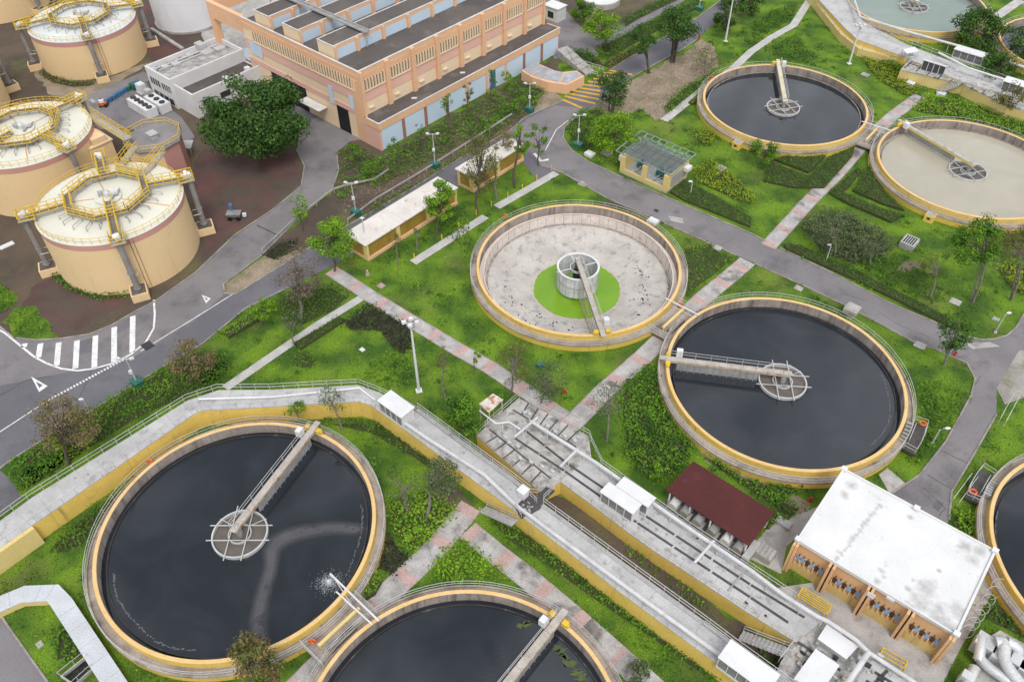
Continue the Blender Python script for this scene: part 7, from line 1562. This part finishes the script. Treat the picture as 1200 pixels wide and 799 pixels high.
# grated vent box on the lawn
p = P(1064, 288, 0); t = thing('vent_box', 'grey concrete vent box with barred top on the lawn', 'box', p)
b = MB(); w_ = 1.1
b.box(p+Vector((0, 0, .5)), 2.2, 2.6, 1.0, F0.ang); b.build('wall', M['conc'], t)
b = MB(); b.box(p+Vector((0, 0, 1.01)), 1.8, 2.2, .03, F0.ang); b.build('opening', M['black'], t)
b = MB()
for i in range(6): q = p+F0.a*(-.85+i*.34)+Vector((0, 0, 1.06)); b.bar(q-F0.b*1.1, q+F0.b*1.1, .1, .08)
b.bar(p-F0.a*1.0-F0.b*1.2+Vector((0, 0, 1.07)), p+F0.a*1.0-F0.b*1.2+Vector((0, 0, 1.07)), .14, .1); b.bar(p-F0.a*1.0+F0.b*1.2+Vector((0, 0, 1.07)), p+F0.a*1.0+F0.b*1.2+Vector((0, 0, 1.07)), .14, .1); b.build('grating', M['rail'], t)
def hydrant(label, px, h=.8):
    p = P(*px, 0); b = MB(); b.lathe(p, [(.22, 0), (.22, .08), (.14, .1), (.14, h*.75), (.2, h*.78), (.12, h), (0, h+.05)], 12); b.tube([p+Vector((-.3, 0, h*.6)), p+Vector((.3, 0, h*.6))], .09, 8); tag(b.build('hydrant', M['red'], smooth=True), label, 'hydrant', 'red hydrants')
hydrant('red hydrant by the concrete lane near the white flat roof', (949, 587)); hydrant('red hydrant in the grass by the wispy grey tree', (661.5, 460)); hydrant('red hydrant at the far end of the sandy verge', (819, 47), 1.1); hydrant('red hydrant beside the dark leafed tree at the road bend', (1118, 417))
# green hose reel
p = P(633, 431, 0); t = thing('hose_reel', 'green hose reel stand on the lawn below the drained tank', 'hose reel', p)
b = MB(); b.tube([p+Vector((-.5, 0, .7)), p+Vector((.5, 0, .7))], .35, 14); b.build('reel', M['green'], t)
b = MB()
for s in (-.5, .5): b.bar(p+Vector((s, -.3, 0)), p+Vector((s, 0, .9)), .08, .08); b.bar(p+Vector((s, .3, 0)), p+Vector((s, 0, .9)), .08, .08)
b.build('stand', M['green'], t)
b = MB(); b.tube([p+Vector((.5, -.3, .05)), P(640, 437, .06)], .06, 6); b.build('hose', M['green'], t)
# yellow posts beside the narrow pale path
yp = MB(); yp.tube([(0, 0, 0), (0, 0, 1.0)], .09, 8); yp.tube([(0, 0, .8), (0, 0, .86)], .1, 8); o = None
for i, px in enumerate([(485.5, 303), (518, 281), (538, 267), (558, 252), (576, 242), (595, 231), (612, 222), (629, 211), (646, 200)]):
    if o is None: o = yp.build('bollard', M['ypaint'], loc=(0, 0, 0)); q = o
    else: q = o.copy(); C.objects.link(q)
    q.location = P(*px, 0); tag(q, 'short yellow post in the line beside the narrow pale path', 'bollard', 'yellow posts beside the narrow pale path')
# guard rails
def guard(label, px, h=.8):
    pts = [P(x, y, 0) for x, y in px]; t = thing('guard_rail', label, 'guard rail', pts[0]); b = MB()
    for i in range(len(pts)-1): b.bar(pts[i]+Vector((0, 0, h)), pts[i+1]+Vector((0, 0, h)), .12, .3)
    b.build('beam', M['conc'], t)
    b = MB()
    for i in range(len(pts)-1):
        n = max(1, int((pts[i+1]-pts[i]).length/3))
        for k in range(n): q = pts[i].lerp(pts[i+1], k/n); b.bar(q, q+Vector((0, 0, h)), .14, .14)
    b.build('post', M['conc'], t)
guard('concrete guard rail along the verge before the blue panelled hall', [(408, 262), (440, 238), (500, 202), (560, 164), (600, 138)]); guard('guard rail curving along the loop road beside the verge', [(308, 297), (350, 258), (392, 226), (405, 222), (440, 214), (456, 203)])
# machine parked on the red ground
p = P(276, 256, 0); t = thing('tipping_cart', 'small blue and grey tipping cart parked on the red ground', 'cart', p)
b = MB(); b.hexa([p+Vector(v) for v in ((-.9, -.5, .5), (.9, -.5, .5), (.9, .5, .5), (-.9, .5, .5), (-1.2, -.7, 1.2), (1.1, -.7, 1.2), (1.1, .7, 1.2), (-1.2, .7, 1.2))]); b.build('bin', M['droppipe'], t)
b = MB(); b.box(p+Vector((-.6, .9, 1.5)), .5, .9, 1.2, .3); b.build('mast_plate', M['blue'], t)
for s in (-.7, .7): b = MB(); b.tube([p+Vector((s, -.75, .35)), p+Vector((s, -.55, .35))], .35, 14); b.build('wheel', M['black'], t)
b = MB(); b.box(p+Vector((1.5, .3, .5)), .6, .5, .5, .2); b.build('engine', M['white'], t)
p = P(8, 288, 0); b = MB(); b.box(p+Vector((0, 0, .06)), 2.2, 1.0, .12, .8); b.box(p+Vector((0, 0, .14)), 1.8, .7, .05, .8); tag(b.build('slab', M['white']), 'pale slab lying on the soil at the left edge', 'slab')
p = P(218, 180, 0); t = thing('site_shed', 'small grey lean-to roof by the octagonal roofed tower', 'shed', p); b = MB(); b.hexa([p+Vector(v) for v in ((-1.6, -1, 1.6), (1.6, -1, 1.6), (1.6, 1, 2.0), (-1.6, 1, 2.0), (-1.6, -1, 1.7), (1.6, -1, 1.7), (1.6, 1, 2.1), (-1.6, 1, 2.1))]); b.build('roof', M['deck'], t)
for s in ((-1.4, -.9), (1.4, -.9), (1.4, .9), (-1.4, .9)): b = MB(); b.bar(p+Vector((*s, 0)), p+Vector((*s, 1.65)), .1, .1); b.build('post', M['steel'], t)
# figure-like garden ornament by the path and small posts
p = P(431, 322, 0); b = MB(); b.lathe(p, [(.35, 0), (.3, .3), (.15, .4), (.22, .7), (.1, .95), (0, 1.0)], 12); tag(b.build('planter', M['pathpink'], smooth=True), 'small pinkish planter by the shed end of the pink path', 'planter')
# gate rails on the right lawn
for lab, px in (('pair of white rails on the grass above the right edge tank', ((1172, 498), (1188, 468))), ('pair of white rails beside the curved road by the right edge tank', ((1117, 592), (1139, 562)))):
    t = thing('hand_rail', lab, 'rail', P(*px[0], 0)); a, c_ = P(*px[0], 0), P(*px[1], 0); d = (c_-a).normalized(); n_ = Vector((-d.y, d.x, 0))
    for s in (-.35, .35): b = MB(); b.rail([a+n_*s, c_+n_*s], 1.0, .045, 1, 1.5); b.build('rail', M['rail'], t)
# wire mesh panels behind the white flat roof building
t = thing('wire_frames', 'leaning round wire frames beside the white flat roof building', 'frames', P(1150, 700, 0)); b = MB()
for i in range(7):
    p = P(1166-i*6, 690+i*9, .05); b.tube([p+Vector((.75*math.cos(a), .35*math.sin(a), .85+.75*math.sin(a))) for a in [2*PI*k/14 for k in range(15)]], .04, 4, False)
b.build('hoop', M['rail'], t)
